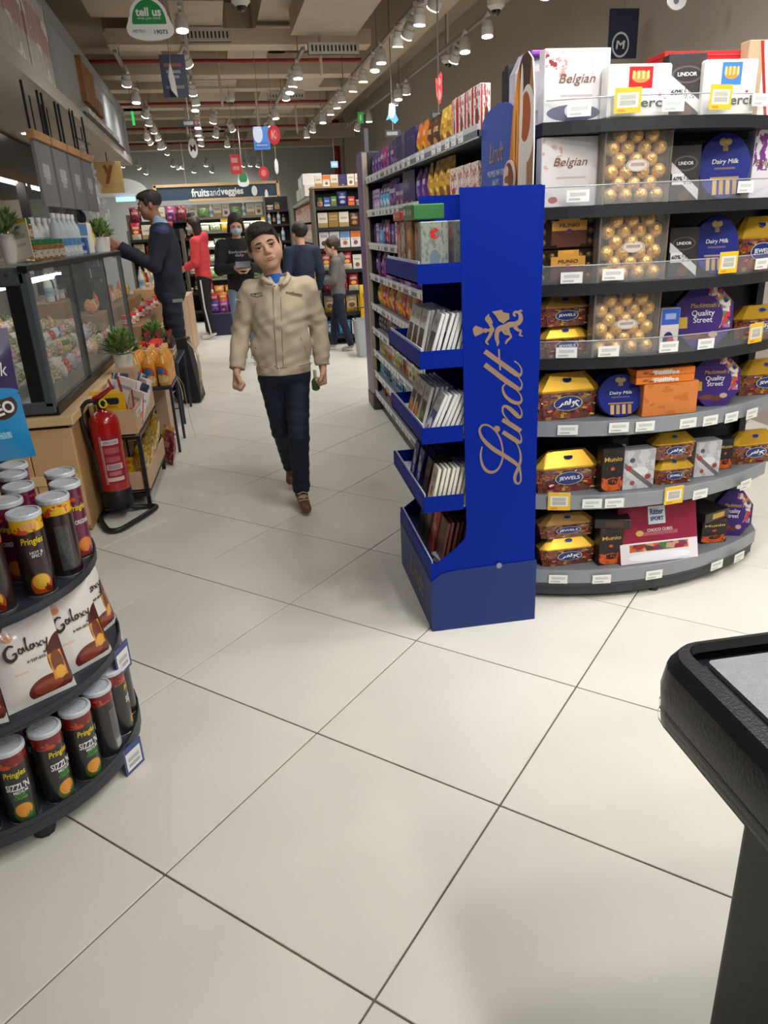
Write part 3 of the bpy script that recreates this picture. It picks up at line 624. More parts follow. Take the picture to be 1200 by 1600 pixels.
for k, z in enumerate(SH):
    mb = MB()
    if k < 4: arc_slab(mb, z-.036, z, 0.); sh = mb.build('shelf', shelf_m, end)
    else:
        arc_slab(mb, z-.03, z, .012); sh = mb.build('shelf', shelfg, end)
        mb = MB(); arc_strip(mb, z-.05, z+.004, -.002, .006); mb.build('price_rail', railg, sh)
    if k < 4:
        mb = MB(); arc_strip(mb, z+.002, z+.06, .006, .002); mb.build('guard', guard_m, sh)
        mb = MB(); mb.tube([(x, y, z+.061) for x, y in arc(EX0+.01, EX1-.04, 12, .006)], .0019, 5); mb.build('guard_wire', wire_m, sh)
    for px, py, yel in TAGS[k]:
        q = on_y(px, py, 2.45); q = on_y(px, py, YC(q.x)-.007 if k >= 4 else YC(q.x)-.002)
        sl = math.atan(1.0*(q.x-1.35))
        put('price_tag', TAGY if yel else TAGW, sh, (q.x-1.48, q.y-2.65-(.004 if yel else 0), q.z), rz=sl)
mb = MB(); arc_slab(mb, .06, .10, .012); mb.build('base_front', mat('base_grey', (66, 70, 76), .45), end)

# ------------------------------------------------------------------ boxed chocolates
def spot(px0, px1, pyt, row, dep=.05):
    """x-range, height and front y of an item standing on shelf row between pixel columns px0..px1 with its top at pyt"""
    z = SH[row]; q = on_y((px0+px1)/2, pyt+20, 2.5); y = YC(q.x)+dep; a = on_y(px0, pyt+40, y); b = on_y(px1, pyt+40, y); t = on_y((px0+px1)/2, pyt, y)
    return (a.x+b.x)/2, y, z, b.x-a.x, t.z-z
def carton(name, label, px0, px1, pyt, row, base, shapes, dep=.05, d=.05, texts=(), lean=0., rz=0., side=None, cat='chocolate box', group='boxed chocolates on the end shelf', bev=.002, rough=.3, z=None, h=None, w=None):
    x, y, z_, w_, h_ = spot(px0, px1, pyt, row, dep); z_ = z_ if z is None else z; h_ = h_ if h is None else h; w_ = w_ if w is None else w
    key = 'cart_'+label.replace(' ', '_')[:50]
    mb = MB(); mb.box((0, d/2, h_/2), (w_, d, h_), 0, {'y-': 1}, bev=bev)
    o = mb.build(name, [mat(key, side or base, .35), art(key+'a', base, shapes, max(rough, .42), .35)], None, off=(0, 0, 0)); o.location = (x, y, z_+.0005); o.rotation_euler = (-lean, 0, rz)
    tag(o, label, cat, group)
    for s, m, u, v, tw, th, sh_, bo in texts: letters(s, m, o, ((u-.5)*w_, 0, v*h_), tw*w_, th*h_, shear=sh_, bold=bo)
    return o
def ink_(n, rgb): return mat('ink_'+n, rgb, .5)
brw, wht, blk, gld, red_, blu_ = ink_('brown', (120, 84, 70)), ink_('white', (236, 236, 236)), ink_('black', (26, 22, 22)), ink_('gold', (206, 168, 84)), ink_('red', (186, 36, 40)), ink_('blue', (26, 50, 130))
flor = [('n', 5, .56, (196, 150, 146), 0, .62, .34, 1), ('n', 7, .56, (146, 44, 50), 0, .7, .28, 1), ('n', 5, .6, (214, 180, 176), .72, 0, 1, .95), ('t', .5, .36, .5, .03, (150, 120, 112)), ('e', .46, .12, .42, .12, (54, 58, 96)), ('e', .42, .15, .1, .09, (200, 196, 200)), ('e', .8, .84, .07, .08, (196, 188, 190)), ('e', .8, .84, .06, .065, (226, 222, 222))]
carton('chocolate_box', 'large white box with dark red flowers standing on the top shelf', 851, 953, 75, 0, (208, 204, 205), flor, texts=[('Belgian', brw, .5, .58, .56, .16, .25, 0)])
carton('chocolate_box', 'large white box with faded flowers on the second shelf', 846, 940, 213, 1, (206, 202, 201), [('n', 5, .55, (190, 164, 154), 0, .55, .34, 1), ('n', 5, .6, (204, 186, 178), .75, 0, 1, .95), ('t', .5, .42, .5, .03, (150, 126, 116)), ('e', .2, .1, .08, .05, (160, 70, 60))], texts=[('Belgian', brw, .48, .63, .56, .15, .25, 0)])
carton('chocolate_box', 'white box with purple flowers at the outer end of the second shelf', 1178, 1225, 200, 1, (224, 220, 226), [('n', 5, .5, (124, 60, 130), 0, .4, 1, 1)], texts=[('Belgian', brw, .5, .5, .8, .12, .25, 0)])
mer = [('r', .3, .55, .7, .98, (196, 30, 34)), ('e', .5, .78, .15, .12, (206, 146, 70)), ('r', .36, .74, .40, .9, (236, 200, 130)), ('r', .44, .74, .48, .9, (236, 200, 130)), ('r', .52, .74, .56, .9, (236, 200, 130)), ('r', .6, .74, .64, .9, (236, 200, 130)), ('t', .85, .86, .14, .04, (180, 176, 170)), ('e', .84, .42, .03, .03, (210, 60, 90))]
carton('chocolate_box', 'white box with a red square window on the top shelf', 951, 1049, 99, 0, (222, 220, 214), mer, texts=[('merci', blk, .62, .28, .6, .16, 0, .01)], bev=.006, dep=.03, d=.06)
mer2 = [((s[0],)+s[1:5]+((64, 130, 196),)) if i == 0 else s for i, s in enumerate(mer)]
carton('chocolate_box', 'white box with a blue square window on the top shelf', 1100, 1183, 92, 0, (222, 220, 214), mer2, texts=[('merci', blk, .62, .28, .6, .16, 0, .01)], bev=.006, dep=.03, d=.06)
for i in range(3):
    carton('chocolate_box', 'flat red box behind the white ones on the top shelf, %s of three' % ('lowest', 'middle', 'top')[i], 1035, 1165, 90, 0, (182, 34, 38), [('r', 0, .2, 1, .35, (206, 70, 66))], dep=.15, d=.12, z=SH[0]+.155+.016*i, h=.0155, bev=.001)
carton('chocolate_box', 'blue cardboard box under the flat red boxes on the top shelf', 1040, 1160, 100, 0, (80, 140, 196), [], dep=.15, d=.12, h=.154, bev=.002)
lind = [('e', .5, .68, .42, .14, (86, 80, 80)), ('e', .5, .68, .36, .11, (44, 38, 38)), ('d', .5, .36, 1.1, .09, (206, 204, 204)), ('n', 30, .55, (60, 56, 56), .45, .3, .95, .52), ('r', .05, .3, .45, .5, (222, 222, 222)), ('e', .5, .1, .2, .1, (90, 60, 40))]
for i, (a, b, t, r, ds) in enumerate(((1046, 1103, 82, 0, 'between the two white boxes on the top shelf'), (1050, 1094, 226, 1, 'beside the gold ball box on the second shelf'), (1047, 1090, 355, 2, 'beside the gold ball box on the third shelf'))):
    carton('chocolate_box', 'black truffle carton with silver ribbon '+ds, a, b, t, r, (48, 42, 44), lind, texts=[('LINDOR', wht, .5, .68, .5, .06, 0, .01), ('60%', blk, .26, .41, .32, .08, .1, .01)], rz=-.1, lean=.05, dep=.075)
carton('chocolate_box', 'brown and white box cut by the frame on the top shelf', 1168, 1215, 62, 0, (190, 160, 130), [('r', .5, 0, 1, 1, (232, 228, 224)), ('d', .6, .5, .4, .05, (170, 40, 40))], dep=.06)
# clear pouch with a purple band lying on the top shelf behind the header
mb = MB(); mb.box((0, 0, .06), (.14, .12, .12), 0, bev=.03); o = mb.build('sweets_pouch', glass('pouch_clear', (226, 220, 232), .45, .1), None, off=(0, 0, 0)); tag(o, 'clear sweets pouch with a purple band at the header end of the top shelf', 'sweets pouch')
p_ = on_y(818, 110, 2.78); o.location = (p_.x+.01, 2.72, SH[0]+.0005)
mb = MB(); mb.box((0, 0, .118), (.05, .124, .008), bev=.002); q = mb.build('band', mat('band_purple', (140, 60, 170), .35), o, local=True); o.scale = (1, 1, 1.9)
# gold ball boxes
ball_me = None
def ico(r, sub=1):
    t = (1+5**.5)/2; v = [Vector(p).normalized() for p in [(-1, t, 0), (1, t, 0), (-1, -t, 0), (1, -t, 0), (0, -1, t), (0, 1, t), (0, -1, -t), (0, 1, -t), (t, 0, -1), (t, 0, 1), (-t, 0, -1), (-t, 0, 1)]]
    f = [(0, 11, 5), (0, 5, 1), (0, 1, 7), (0, 7, 10), (0, 10, 11), (1, 5, 9), (5, 11, 4), (11, 10, 2), (10, 7, 6), (7, 1, 8), (3, 9, 4), (3, 4, 2), (3, 2, 6), (3, 6, 8), (3, 8, 9), (4, 9, 5), (2, 4, 11), (6, 2, 10), (8, 6, 7), (9, 8, 1)]
    for _ in range(sub):
        c = {}; nf = []
        def mid(a, b):
            k = (min(a, b), max(a, b))
            if k not in c: c[k] = len(v); v.append((v[a]+v[b]).normalized())
            return c[k]
        for a, b, d in f: e, g, h = mid(a, b), mid(b, d), mid(d, a); nf += [(a, e, h), (b, g, e), (d, h, g), (e, g, h)]
        f = nf
    return [p*r for p in v], f
gold_f = mat('gold_foil', (224, 180, 112), .32, metal=.5, bump=(140, .5)); cup = mat('brown_cup', (74, 44, 28), .6)
vv, ff = ico(.0165, 1); mb = MB(); mb.add(vv, ff); rim = MB()
mb.lathe([(.012, -.012), (.0185, .004)], 10, (0, .004, 0), 1, R=Matrix.Rotation(PI/2, 3, 'X'), cap=False); BALL = mb.mesh('wrapped_chocolate', [gold_f, cup], smooth=1.2)
def ball_box(label, px0, px1, pyt, row, nx=4, nz=6, dep=.05, txt=True):
    x, y, z, w, h = spot(px0, px1, pyt, row, dep)
    t = thing('ball_chocolate_box', label, 'chocolate box', (x, y, z+.0005), group='boxed chocolates on the end shelf')
    mb = MB(); mb.box((0, .041, h/2), (w-.004, .004, h-.004)); mb.build('tray', mat('tray_brown', (120, 92, 64), .5), t, local=True)
    mb = MB(); mb.box((0, .0225, h/2), (w, .045, h), bev=.003); mb.build('lid', glass('clear_lid', (230, 226, 218), .14, .04), t, local=True)
    for sx in (-1, 1): mb = MB(); mb.box((sx*(w/2-.003), .02, h/2), (.006, .046, h)); mb.build('edge', glass('lid_edge', (150, 140, 128), .5, .1), t, local=True)
    s = min(w/(nx+.35), h/(nz*.5+.75)*1.0)/.037
    for j in range(nz):
        n_ = nx if j % 2 == 0 else nx-1
        for i in range(n_):
            bx = (i-(n_-1)/2)*w/(nx+.25); bz = h*(j+.75)/(nz+.5)
            put('wrapped_chocolate', BALL, t, (bx+rng.uniform(-.002, .002), .022, bz), rot=(rng.uniform(-.3, .3), rng.uniform(-1, 1), 0), scale=(s*1.04,)*3)
    if txt:
        mb = MB(); mb.lathe([(.5, 0), (.5, .002)], 20, (0, -.0006, h*.5), R=Matrix.Rotation(PI/2, 3, 'X')@Matrix.Diagonal((w*.34, h*.17, 1)).to_3x3()); mb.build('oval_label', art('ball_label', (206, 196, 186), [('e', .5, .5, .46, .46, (176, 150, 120)), ('e', .5, .5, .42, .42, (214, 206, 198)), ('t', .5, .55, .6, .26, (110, 70, 50))], .3), t, local=True)
    return t
ball_box('clear box of gold wrapped chocolate balls on the second shelf', 944, 1050, 196, 1)
ball_box('clear box of gold wrapped chocolate balls on the third shelf', 936, 1043, 331, 2)
ball_box('clear box of gold wrapped chocolate balls on the fourth shelf', 927, 1030, 457, 3)
# dark see-through boxes with a brown cross label (third shelf, two stacked)
def muno(label, zo, pyt, h):
    x, y, z, w, _ = spot(843, 933, 345, 2, .05); t = thing('praline_box', label, 'chocolate box', (x, y, z+zo), group='boxed chocolates on the end shelf')
    mb = MB(); mb.box((0, .025, h/2), (w, .05, h), bev=.004); mb.build('lid', glass('dark_lid', (60, 48, 40), .45, .06), t, local=True)
    mb = MB(); mb.box((0, .04, h/2), (w-.008, .012, h-.008)); mb.build('tray', mat('tray_dark', (58, 42, 32), .5), t, local=True)
    for j in range(3):
        for i in range(6):
            if 1 < i < 4 or (i in (1, 4) and j == 1): continue
            put('wrapped_chocolate', BALL, t, ((i-2.5)*w/6.1, .022, h*(j+.6)/3.2), rot=(0, i*.7, 0), scale=(.72,)*3)
    mb = MB(); mb.prism([(-.2*w, .06*h), (.2*w, .06*h), (.2*w, .12*h), (.3*w, .12*h), (.3*w, .8*h), (.18*w, .8*h), (.18*w, .98*h), (-.18*w, .98*h), (-.18*w, .8*h), (-.3*w, .8*h), (-.3*w, .12*h), (-.2*w, .12*h)], .002, lambda a, b, d: (a, -.002+d, b), 0, 1)
    mb.build('cross_label', [mat('lab_edge', (200, 180, 150), .5), art('muno_label', (82, 44, 30), [('r', 0, .5, 1, 1, (206, 146, 62)), ('e', .5, .48, .09, .07, (90, 40, 90)), ('r', .35, .9, .65, 1, (222, 160, 50))], .35)], t, local=True)
    letters('MUNIO', blk, t, (0, -.002, h*.66), w*.34, h*.1)
    return t
hh = .112
muno('dark clear praline box with an orange label, lower of two stacked', .0005, 392, hh); muno('dark clear praline box with an orange label, upper of two stacked', hh+.002, 345, hh)

# faceted sweet boxes with golden roofs
candy_c = [(110, 50, 30), (156, 96, 44), (54, 30, 24), (120, 40, 44), (160, 120, 66), (70, 52, 96), (96, 60, 34), (74, 44, 30), (140, 76, 40)]
jew_body = art('sweets_body', (110, 60, 36), [('v', 5.5, candy_c)], .2, coat=.5)
jew_gold = mat('gold_lid', (214, 168, 50), .22, metal=.55); jew_dull = mat('gold_lid_card', (168, 128, 62), .4, metal=.35); jew_oval = art('jewel_oval', (30, 50, 112), [('e', .5, .5, .5, .5, (196, 186, 170)), ('e', .5, .5, .46, .46, (28, 48, 116))], .3)
def cand_mesh():
    mb = MB(); r = random.Random(5)
    for i in range(46):
        a = r.uniform(-.46, .46); z = r.uniform(.05, .55); s = r.uniform(.018, .04)
        R = Matrix.Rotation(r.uniform(0, 3), 3, 'X')@Matrix.Rotation(r.uniform(0, 3), 3, 'Y')
        edge = max(0, abs(a)-.34)*.9
        mb.box((a, -.285-.03*z/.55+edge, z), (s*2.2, s, s*1.3), r.randrange(6), R=R)
    return mb.mesh('wrapped_sweets', [mat('sw%d' % i, c, .2, coat=.5) for i, c in enumerate([(176, 84, 36), (206, 150, 60), (150, 36, 46), (70, 44, 30), (84, 64, 130), (216, 180, 110)])])
CAND = cand_mesh()
def jewel_meshes():
    oct_ = lambda sx, sy, c: [(-sx+c, -sy), (sx-c, -sy), (sx, -sy+c), (sx, sy-c), (sx-c, sy), (-sx+c, sy), (-sx, sy-c), (-sx, -sy+c)]
    def ring(l): 
        mb = MB(); n = 8; vs = []
        for sx, sy, c, z in l: vs += [(a, b, z) for a, b in oct_(sx, sy, c)]
        fs = []; us = []
        for k in range(len(l)-1):
            for i in range(n): j = (i+1) % n; fs.append([k*n+i, k*n+j, (k+1)*n+j, (k+1)*n+i]); us.append([(0, 0), (1, 0), (1, 1), (0, 1)])
        fs.append(list(reversed(range(n)))); us.append([(0, 0)]*8); fs.append([(len(l)-1)*n+i for i in range(n)]); us.append([(0, 0)]*8)
        mb.add(vs, fs, 0, us); return mb
    return ring([(.44, .27, .10, 0), (.5, .30, .12, .55), (.5, .30, .12, .60)]), ring([(.51, .31, .12, .60), (.51, .31, .12, .64), (.29, .10, .06, 1.0)])
JB, JL = jewel_meshes(); JBM = JB.mesh('sweets_body', jew_body); JLM = JL.mesh('lid', jew_gold); JLM2 = JL.mesh('lid', jew_dull)
ov = MB(); ov.lathe([(.5, 0), (.5, .012)], 18, (0, 0, 0), R=Matrix.Rotation(PI/2, 3, 'X')@Matrix.Diagonal((.44, .30, 1)).to_3x3()); OVM = ov.mesh('oval_label', jew_oval)
ar = MB(); AP = lambda a, b: (a, 0, b)
for s in ([(.50, .08, .06), (.38, .14, .07), (.34, .02, .07), (.42, -.14, .06), (.5, -.2, .03)], [(.34, -.02, .05), (.24, -.04, .06), (.20, .05, .07), (.26, .10, .06), (.27, 0, .06), (.22, -.16, .05), (.12, -.2, .03)], [(.08, .26, .08), (.08, .1, .08), (.06, -.04, .07)], [(.06, -.04, .06), (-.08, -.04, .07), (-.14, .06, .07), (-.08, .13, .06), (-.02, .05, .06), (-.1, -.05, .06), (-.24, -.04, .05)], [(-.24, .06, .05), (-.3, -.05, .08), (-.38, -.16, .06), (-.5, -.18, .03)]):
    stroke(ar, s, AP, 5)
ar.box((.40, 0, -.06), (.07, .001, .06)); ARM = ar.mesh('lettering', wht)
def jewels(label, px0, px1, pyt, row, txt='JEWELS', dep=.06, zo=0., hh=None, dull=False, rz=0.):
    x, y, z, w, h = spot(px0, px1, pyt, row, dep); h = hh or h; d = .12
    t = thing('sweets_box', label, 'sweets box', (x, y+d*.3, z+zo+.0005), rz=rz, group='gold roofed sweets boxes')
    put('sweets_body', JBM, t, scale=(w, d, h)); put('lid', JLM2 if dull else JLM, t, scale=(w, d, h)); o = put('wrapped_sweets', CAND, t, scale=(w, d, h)); o['kind'] = 'stuff'
    put('oval_label', OVM, t, (0, -d*.34, h*.36), scale=(w, d, h*1.1))
    put('lid_emblem', OVM, t, (0, -d*.19, h*.86), rot=(-.75, 0, 0), scale=(w*.32, d*.6, h*.5))
    if txt == 'ar': put('lettering', ARM, t, (0, -d*.35-.0025, h*.36), scale=(w*.33, 1, h*.38))
    else: letters(txt, wht, t, (0, -d*.35-.001, h*.36), w*.32, h*.11, bold=.01)
    return t
jewels('gold roofed sweets box at the outer end of the third shelf', 1150, 1232, 338, 2, 'JEWELS', dep=.07)
h4 = .105
jewels('gold roofed sweets box lower in the stack on the fourth shelf', 843, 925, 510, 3, 'JEWELS', zo=0, hh=h4); jewels('dull gold roofed sweets box on top of another on the fourth shelf', 843, 925, 462, 3, 'JEWELS', zo=h4+.001, hh=h4, dull=True)
jewels('gold roofed sweets box at the outer end of the fourth shelf', 1148, 1232, 478, 3, 'ar', dep=.08)
jewels('large gold roofed sweets box next to the blue stand on the fifth shelf', 835, 938, 584, 4, 'ar'); jewels('gold roofed sweets box at the outer end of the fifth shelf', 1155, 1240, 563, 4, 'JEWELS', dep=.08)
jewels('large gold roofed sweets box next to the blue stand on the sixth shelf', 838, 938, 707, 5, 'JEWELS')
hs = .10
jewels('small gold roofed sweets box lower of two between silver cartons', 1022, 1082, 725, 5, 'JEWELS', hh=hs, dep=.05); jewels('small gold roofed sweets box upper of two between silver cartons', 1020, 1086, 682, 5, 'ar', zo=hs+.001, hh=hs, dep=.05)
jewels('gold roofed sweets box at the outer end of the sixth shelf', 1142, 1215, 676, 5, 'ar', dep=.08)
h7 = .118
jewels('gold roofed sweets box lower in the stack on the bottom shelf', 845, 932, 838, 6, 'ar', hh=h7); jewels('dull gold roofed sweets box on top of another on the bottom shelf', 843, 930, 800, 6, 'JEWELS', zo=h7+.001, hh=.095, dull=True)
# round blue tins
tin_b = mat('tin_blue', (24, 34, 120), .4); tin_rim = mat('tin_rim', (60, 70, 150), .25, metal=.5)
tin_art = art('tin_art', (22, 34, 122), [('r', .45, .72, .55, .9, (150, 130, 80)), ('e', .45, .86, .07, .06, (176, 150, 96)), ('e', .56, .86, .06, .05, (176, 150, 96)), ('t', .5, .46, .4, .03, (150, 130, 100)), ('r', .27, .06, .35, .28, (206, 170, 110)), ('r', .40, .06, .48, .28, (190, 150, 96)), ('r', .53, .06, .61, .28, (206, 170, 110)), ('r', .66, .06, .74, .28, (180, 140, 90)), ('r', .22, .3, .78, .33, (170, 140, 80))], .5, .25)
def tin(label, px0, px1, pyt, row, dep=.07, lean=.16, rz=-.12):
    x, y, z, w, h = spot(px0, px1, pyt, row, dep); t = thing('chocolate_tin', label, 'tin', (x, y, z+.001), rot=(-lean, 0, rz), group='blue chocolate tins on the end shelf'); S = Matrix.Diagonal((w, h, 1)).to_3x3()
    mb = MB(); mb.lathe([(.485, 0), (.485, .045)], 28, (0, .05, h/2), R=Matrix.Rotation(PI/2, 3, 'X')@S); mb.build('tin_body', tin_b, t, local=True, smooth=.7)
    mb = MB(); mb.lathe([(.5, 0), (.5, .018), (.485, .022)], 28, (0, .018, h/2), R=Matrix.Rotation(PI/2, 3, 'X')@S, mcap=1); lid = mb.build('lid', [tin_rim, tin_art], t, local=True, smooth=.7)
    letters('Dairy Milk', wht, t, (0, -.005, h*.55), w*.5, h*.09, shear=.2); return t
tin('upright oval blue tin with pale script on the second shelf', 1098, 1176, 203, 1); tin('upright oval blue tin with pale script on the third shelf', 1090, 1156, 335, 2); tin('round blue tin leaning on the fifth shelf', 937, 1005, 585, 4, .06, .2)
tin('round blue tin behind the leaning one on the fifth shelf', 925, 985, 580, 4, .13, .1)
# octagonal purple tins
oct_art = art('octagon_art', (62, 40, 112), [('v', 16, [(186, 60, 70), (196, 150, 70), (90, 120, 70), (150, 110, 170), (206, 200, 190), (62, 40, 112), (62, 40, 112)], .56, .3, .95, .95), ('e', .42, .5, .40, .36, (62, 40, 112)), ('e', .3, .18, .16, .05, (110, 66, 50)), ('e', .5, .15, .12, .05, (96, 56, 44)), ('e', .66, .2, .08, .05, (190, 160, 140)), ('r', .06, .32, .2, .5, (196, 160, 60))], .5, .25)
octs = mat('octagon_side', (70, 46, 124), .45)
def octin(label, px0, px1, pyt, row, dep=.06, lean=.14, rz=-.1):
    x, y, z, w, h = spot(px0, px1, pyt, row, dep); t = thing('sweets_tin', label, 'tin', (x, y, z+.001), rot=(-lean, 0, rz), group='purple octagonal tins')
    k = .29; P = [(-.5+k, 0), (.5-k, 0), (.5, k), (.5, 1-k), (.5-k, 1), (-.5+k, 1), (-.5, 1-k), (-.5, k)]
    mb = MB(); mb.prism([(a*w*.97, (b-.5)*h*.97+h/2) for a, b in P], .05, lambda a, b, d: (a, d, b)); mb.build('tin_body', octs, t, local=True)
    mb = MB(); mb.prism([(a*w, b*h) for a, b in P], .02, lambda a, b, d: (a, -.004+d, b), 0, 1); mb.build('lid', [octs, oct_art], t, local=True)
    letters('Quality\nStreet', wht, t, (-w*.03, -.004, h*.5), w*.4, h*.2); letters("Mackintosh's", gld, t, (0, -.004, h*.68), w*.5, h*.08, shear=.1); return t
octin('octagonal purple sweets tin on the fourth shelf', 1062, 1146, 446, 3); octin('octagonal purple sweets tin on the fifth shelf', 1086, 1156, 557, 4); octin('octagonal purple sweets tin at the outer end of the bottom shelf', 1122, 1170, 770, 6, .09, .12, -.4)
# small blue and white carton on the fourth shelf
carton('chocolate_box', 'small blue and white carton between the gold balls and the octagonal tin', 1031, 1060, 482, 3, (214, 206, 204), [('r', 0, .62, 1, 1, (52, 96, 190)), ('e', .45, .25, .3, .2, (40, 50, 96)), ('e', .6, .2, .2, .12, (190, 60, 50)), ('t', .5, .82, .6, .14, (210, 220, 240))], dep=.06, d=.04)
# orange cartons
orng = [('e', .45, .5, .2, .3, (236, 206, 190)), ('e', .15, .5, .05, .2, (150, 80, 40)), ('e', .25, .3, .05, .2, (150, 80, 40))]
carton('biscuit_box', 'plain orange carton at the bottom of the orange stack', 1004, 1088, 598, 4, (214, 128, 66), [('n', 3, .55, (196, 112, 56))], dep=.03, d=.09)
zb = SH[4]; xo, yo, _, _, ho = spot(1004, 1088, 598, 4, .03)
for i in range(2):
    carton('biscuit_box', 'orange biscuit box with white lettering, %s of the two in the stack' % ('lower', 'upper')[i], 992, 1082, 580, 4, (222, 122, 44), orng, dep=.03, d=.09, z=zb+ho+.001+i*.027, h=.026, texts=[('Toffifee', wht, .5, .5, .45, .6, 0, .015)])
# tall dark orange cartons
mil = [('e', .5, .15, .5, .16, (214, 100, 40)), ('e', .55, .22, .3, .08, (50, 26, 20)), ('n', 4, .52, (190, 80, 36), 0, 0, 1, .32), ('e', .5, .52, .1, .04, (206, 80, 40)), ('n', 6, .62, (60, 46, 44))]
def mil_(label, a, b, t, r, **k): return carton('chocolate_box', label, a, b, t, r, (36, 28, 30), mil, texts=[('Munio', gld, .5, .74, .8, .1, 0, .01)], d=.05, **k)
mil_('tall black carton with an orange glow print on the sixth shelf', 940, 974, 700, 5, dep=.05); mil_('dark upright carton with a yellow print near the sixth shelf end', 1120, 1143, 686, 5, dep=.1)
mil_('tall black carton beside the burgundy box on the bottom shelf', 936, 972, 826, 6, dep=.05); mil_('tall black carton past the burgundy box on the bottom shelf', 1094, 1133, 812, 6, dep=.07)
for lab, a, b, zz, c in (('black carton lying across the tall one on the bottom shelf', 930, 980, 6, 0), ('black and yellow carton lying on the far tall carton of the bottom shelf', 1090, 1140, 6, 1)):
    x, y, z, w, h = spot(a, b, 800 if not c else 785, 6, .05 if not c else .07); htall = spot(936, 972, 826, 6, .05)[4] if not c else spot(1094, 1133, 812, 6, .07)[4]
    mb = MB(); mb.box((0, .06, .02), (w, .14, .04), 0, {'y-': 1}, bev=.002); o = mb.build('chocolate_box', [mat('lying_dark', (40, 32, 34), .4), art('lying%d' % c, (44, 34, 34), [('r', .3, .2, .8, .8, (190, 150, 60) if c else (80, 50, 40))], .3)], None, off=(0, 0, 0)); o.location = (x, y, z+htall+.0015); o.rotation_euler = (0, 0, -.35 if not c else .35); tag(o, lab, 'chocolate box', 'boxed chocolates on the end shelf')
mb_ = carton('chocolate_box', 'rounded black tub standing behind the tall carton on the sixth shelf', 950, 982, 682, 5, (40, 40, 44), [('e', .5, .8, .4, .1, (70, 70, 76))], dep=.11, d=.06, bev=.012, texts=[('Munio', wht, .5, .82, .6, .06, .1, .01)])
sil = [('n', 4, .5, (176, 176, 180)), ('e', .5, .45, .3, .12, (220, 220, 222)), ('d', .5, .32, 1.0, .06, (110, 104, 106)), ('e', .15, .55, .1, .07, (170, 60, 50)), ('e', .8, .3, .1, .07, (150, 60, 50)), ('e', .3, .16, .08, .06, (160, 80, 70)), ('e', .25, .75, .09, .06, (90, 80, 80))]
carton('chocolate_box', 'silver truffle carton nearer the blue stand on the sixth shelf', 974, 1022, 703, 5, (200, 200, 204), sil, d=.06, rough=.22); carton('chocolate_box', 'silver truffle carton farther from the blue stand on the sixth shelf', 1085, 1124, 690, 5, (200, 200, 204), sil, d=.06, rough=.22, dep=.06)
# large burgundy box
rit = [('r', 0, 0, 1, .36, (222, 218, 220)), ('v', 12, [(150, 40, 50), (206, 90, 50), (90, 60, 50), (70, 120, 60), (190, 150, 130), (120, 60, 90)], .12, .2, .88, .33), ('e', .5, .1, .4, .08, (236, 236, 240)), ('r', .38, .66, .6, .97, (214, 228, 240)), ('t', .5, .5, .5, .06, (196, 120, 130)), ('e', .26, .52, .05, .05, (196, 170, 90))]
carton('chocolate_box', 'large burgundy and white box leaning on the bottom shelf', 974, 1096, 793, 6, (140, 32, 60), rit, lean=.28, dep=.02, d=.05, texts=[('Ritter', blu_, .49, .87, .17, .1, 0, .015), ('SPORT', blu_, .49, .75, .17, .07, 0, .015), ('CHOCO CUBES', wht, .52, .56, .32, .05, 0, 0)])
# ================================================================== generic packaged goods
def bag_mb(w, h, t, seed=0):
    """pillow bag standing on its lower crimp: front y-"""
    r = random.Random(seed); nx, nz = 6, 8; mb = MB(); vs = []; us = []
    for side in (-1, 1):
        for j in range(nz+1):
            for i in range(nx+1):
                u, v = i/nx, j/nz; prof = (math.sin(PI*min(max((v-.04)/.92, 0), 1))**.55)*(math.sin(PI*min(max(u, 0.), 1))**.45 if 0 < u < 1 else 0)
                bul = side*t/2*prof*(1-.35*(v-.35)) + (r.uniform(-1, 1)*t*.06 if 0 < u < 1 and 0 < v < 1 else 0)
                vs.append(((u-.5)*w*(1-.05*math.sin(PI*v)), bul, v*h)); us.append((u, v))
    n = (nx+1)*(nz+1); fs = []; fu = []
    for j in range(nz):
        for i in range(nx):
            a = j*(nx+1)+i; q = [a, a+1, a+nx+2, a+nx+1]; fs.append(q); fu.append([us[k] for k in q])
            q2 = [n+k for k in q[::-1]]; fs.append(q2); fu.append([us[k-n] for k in q2])
    mb.add(vs, fs, 0, fu); return mb
STOCK = {}
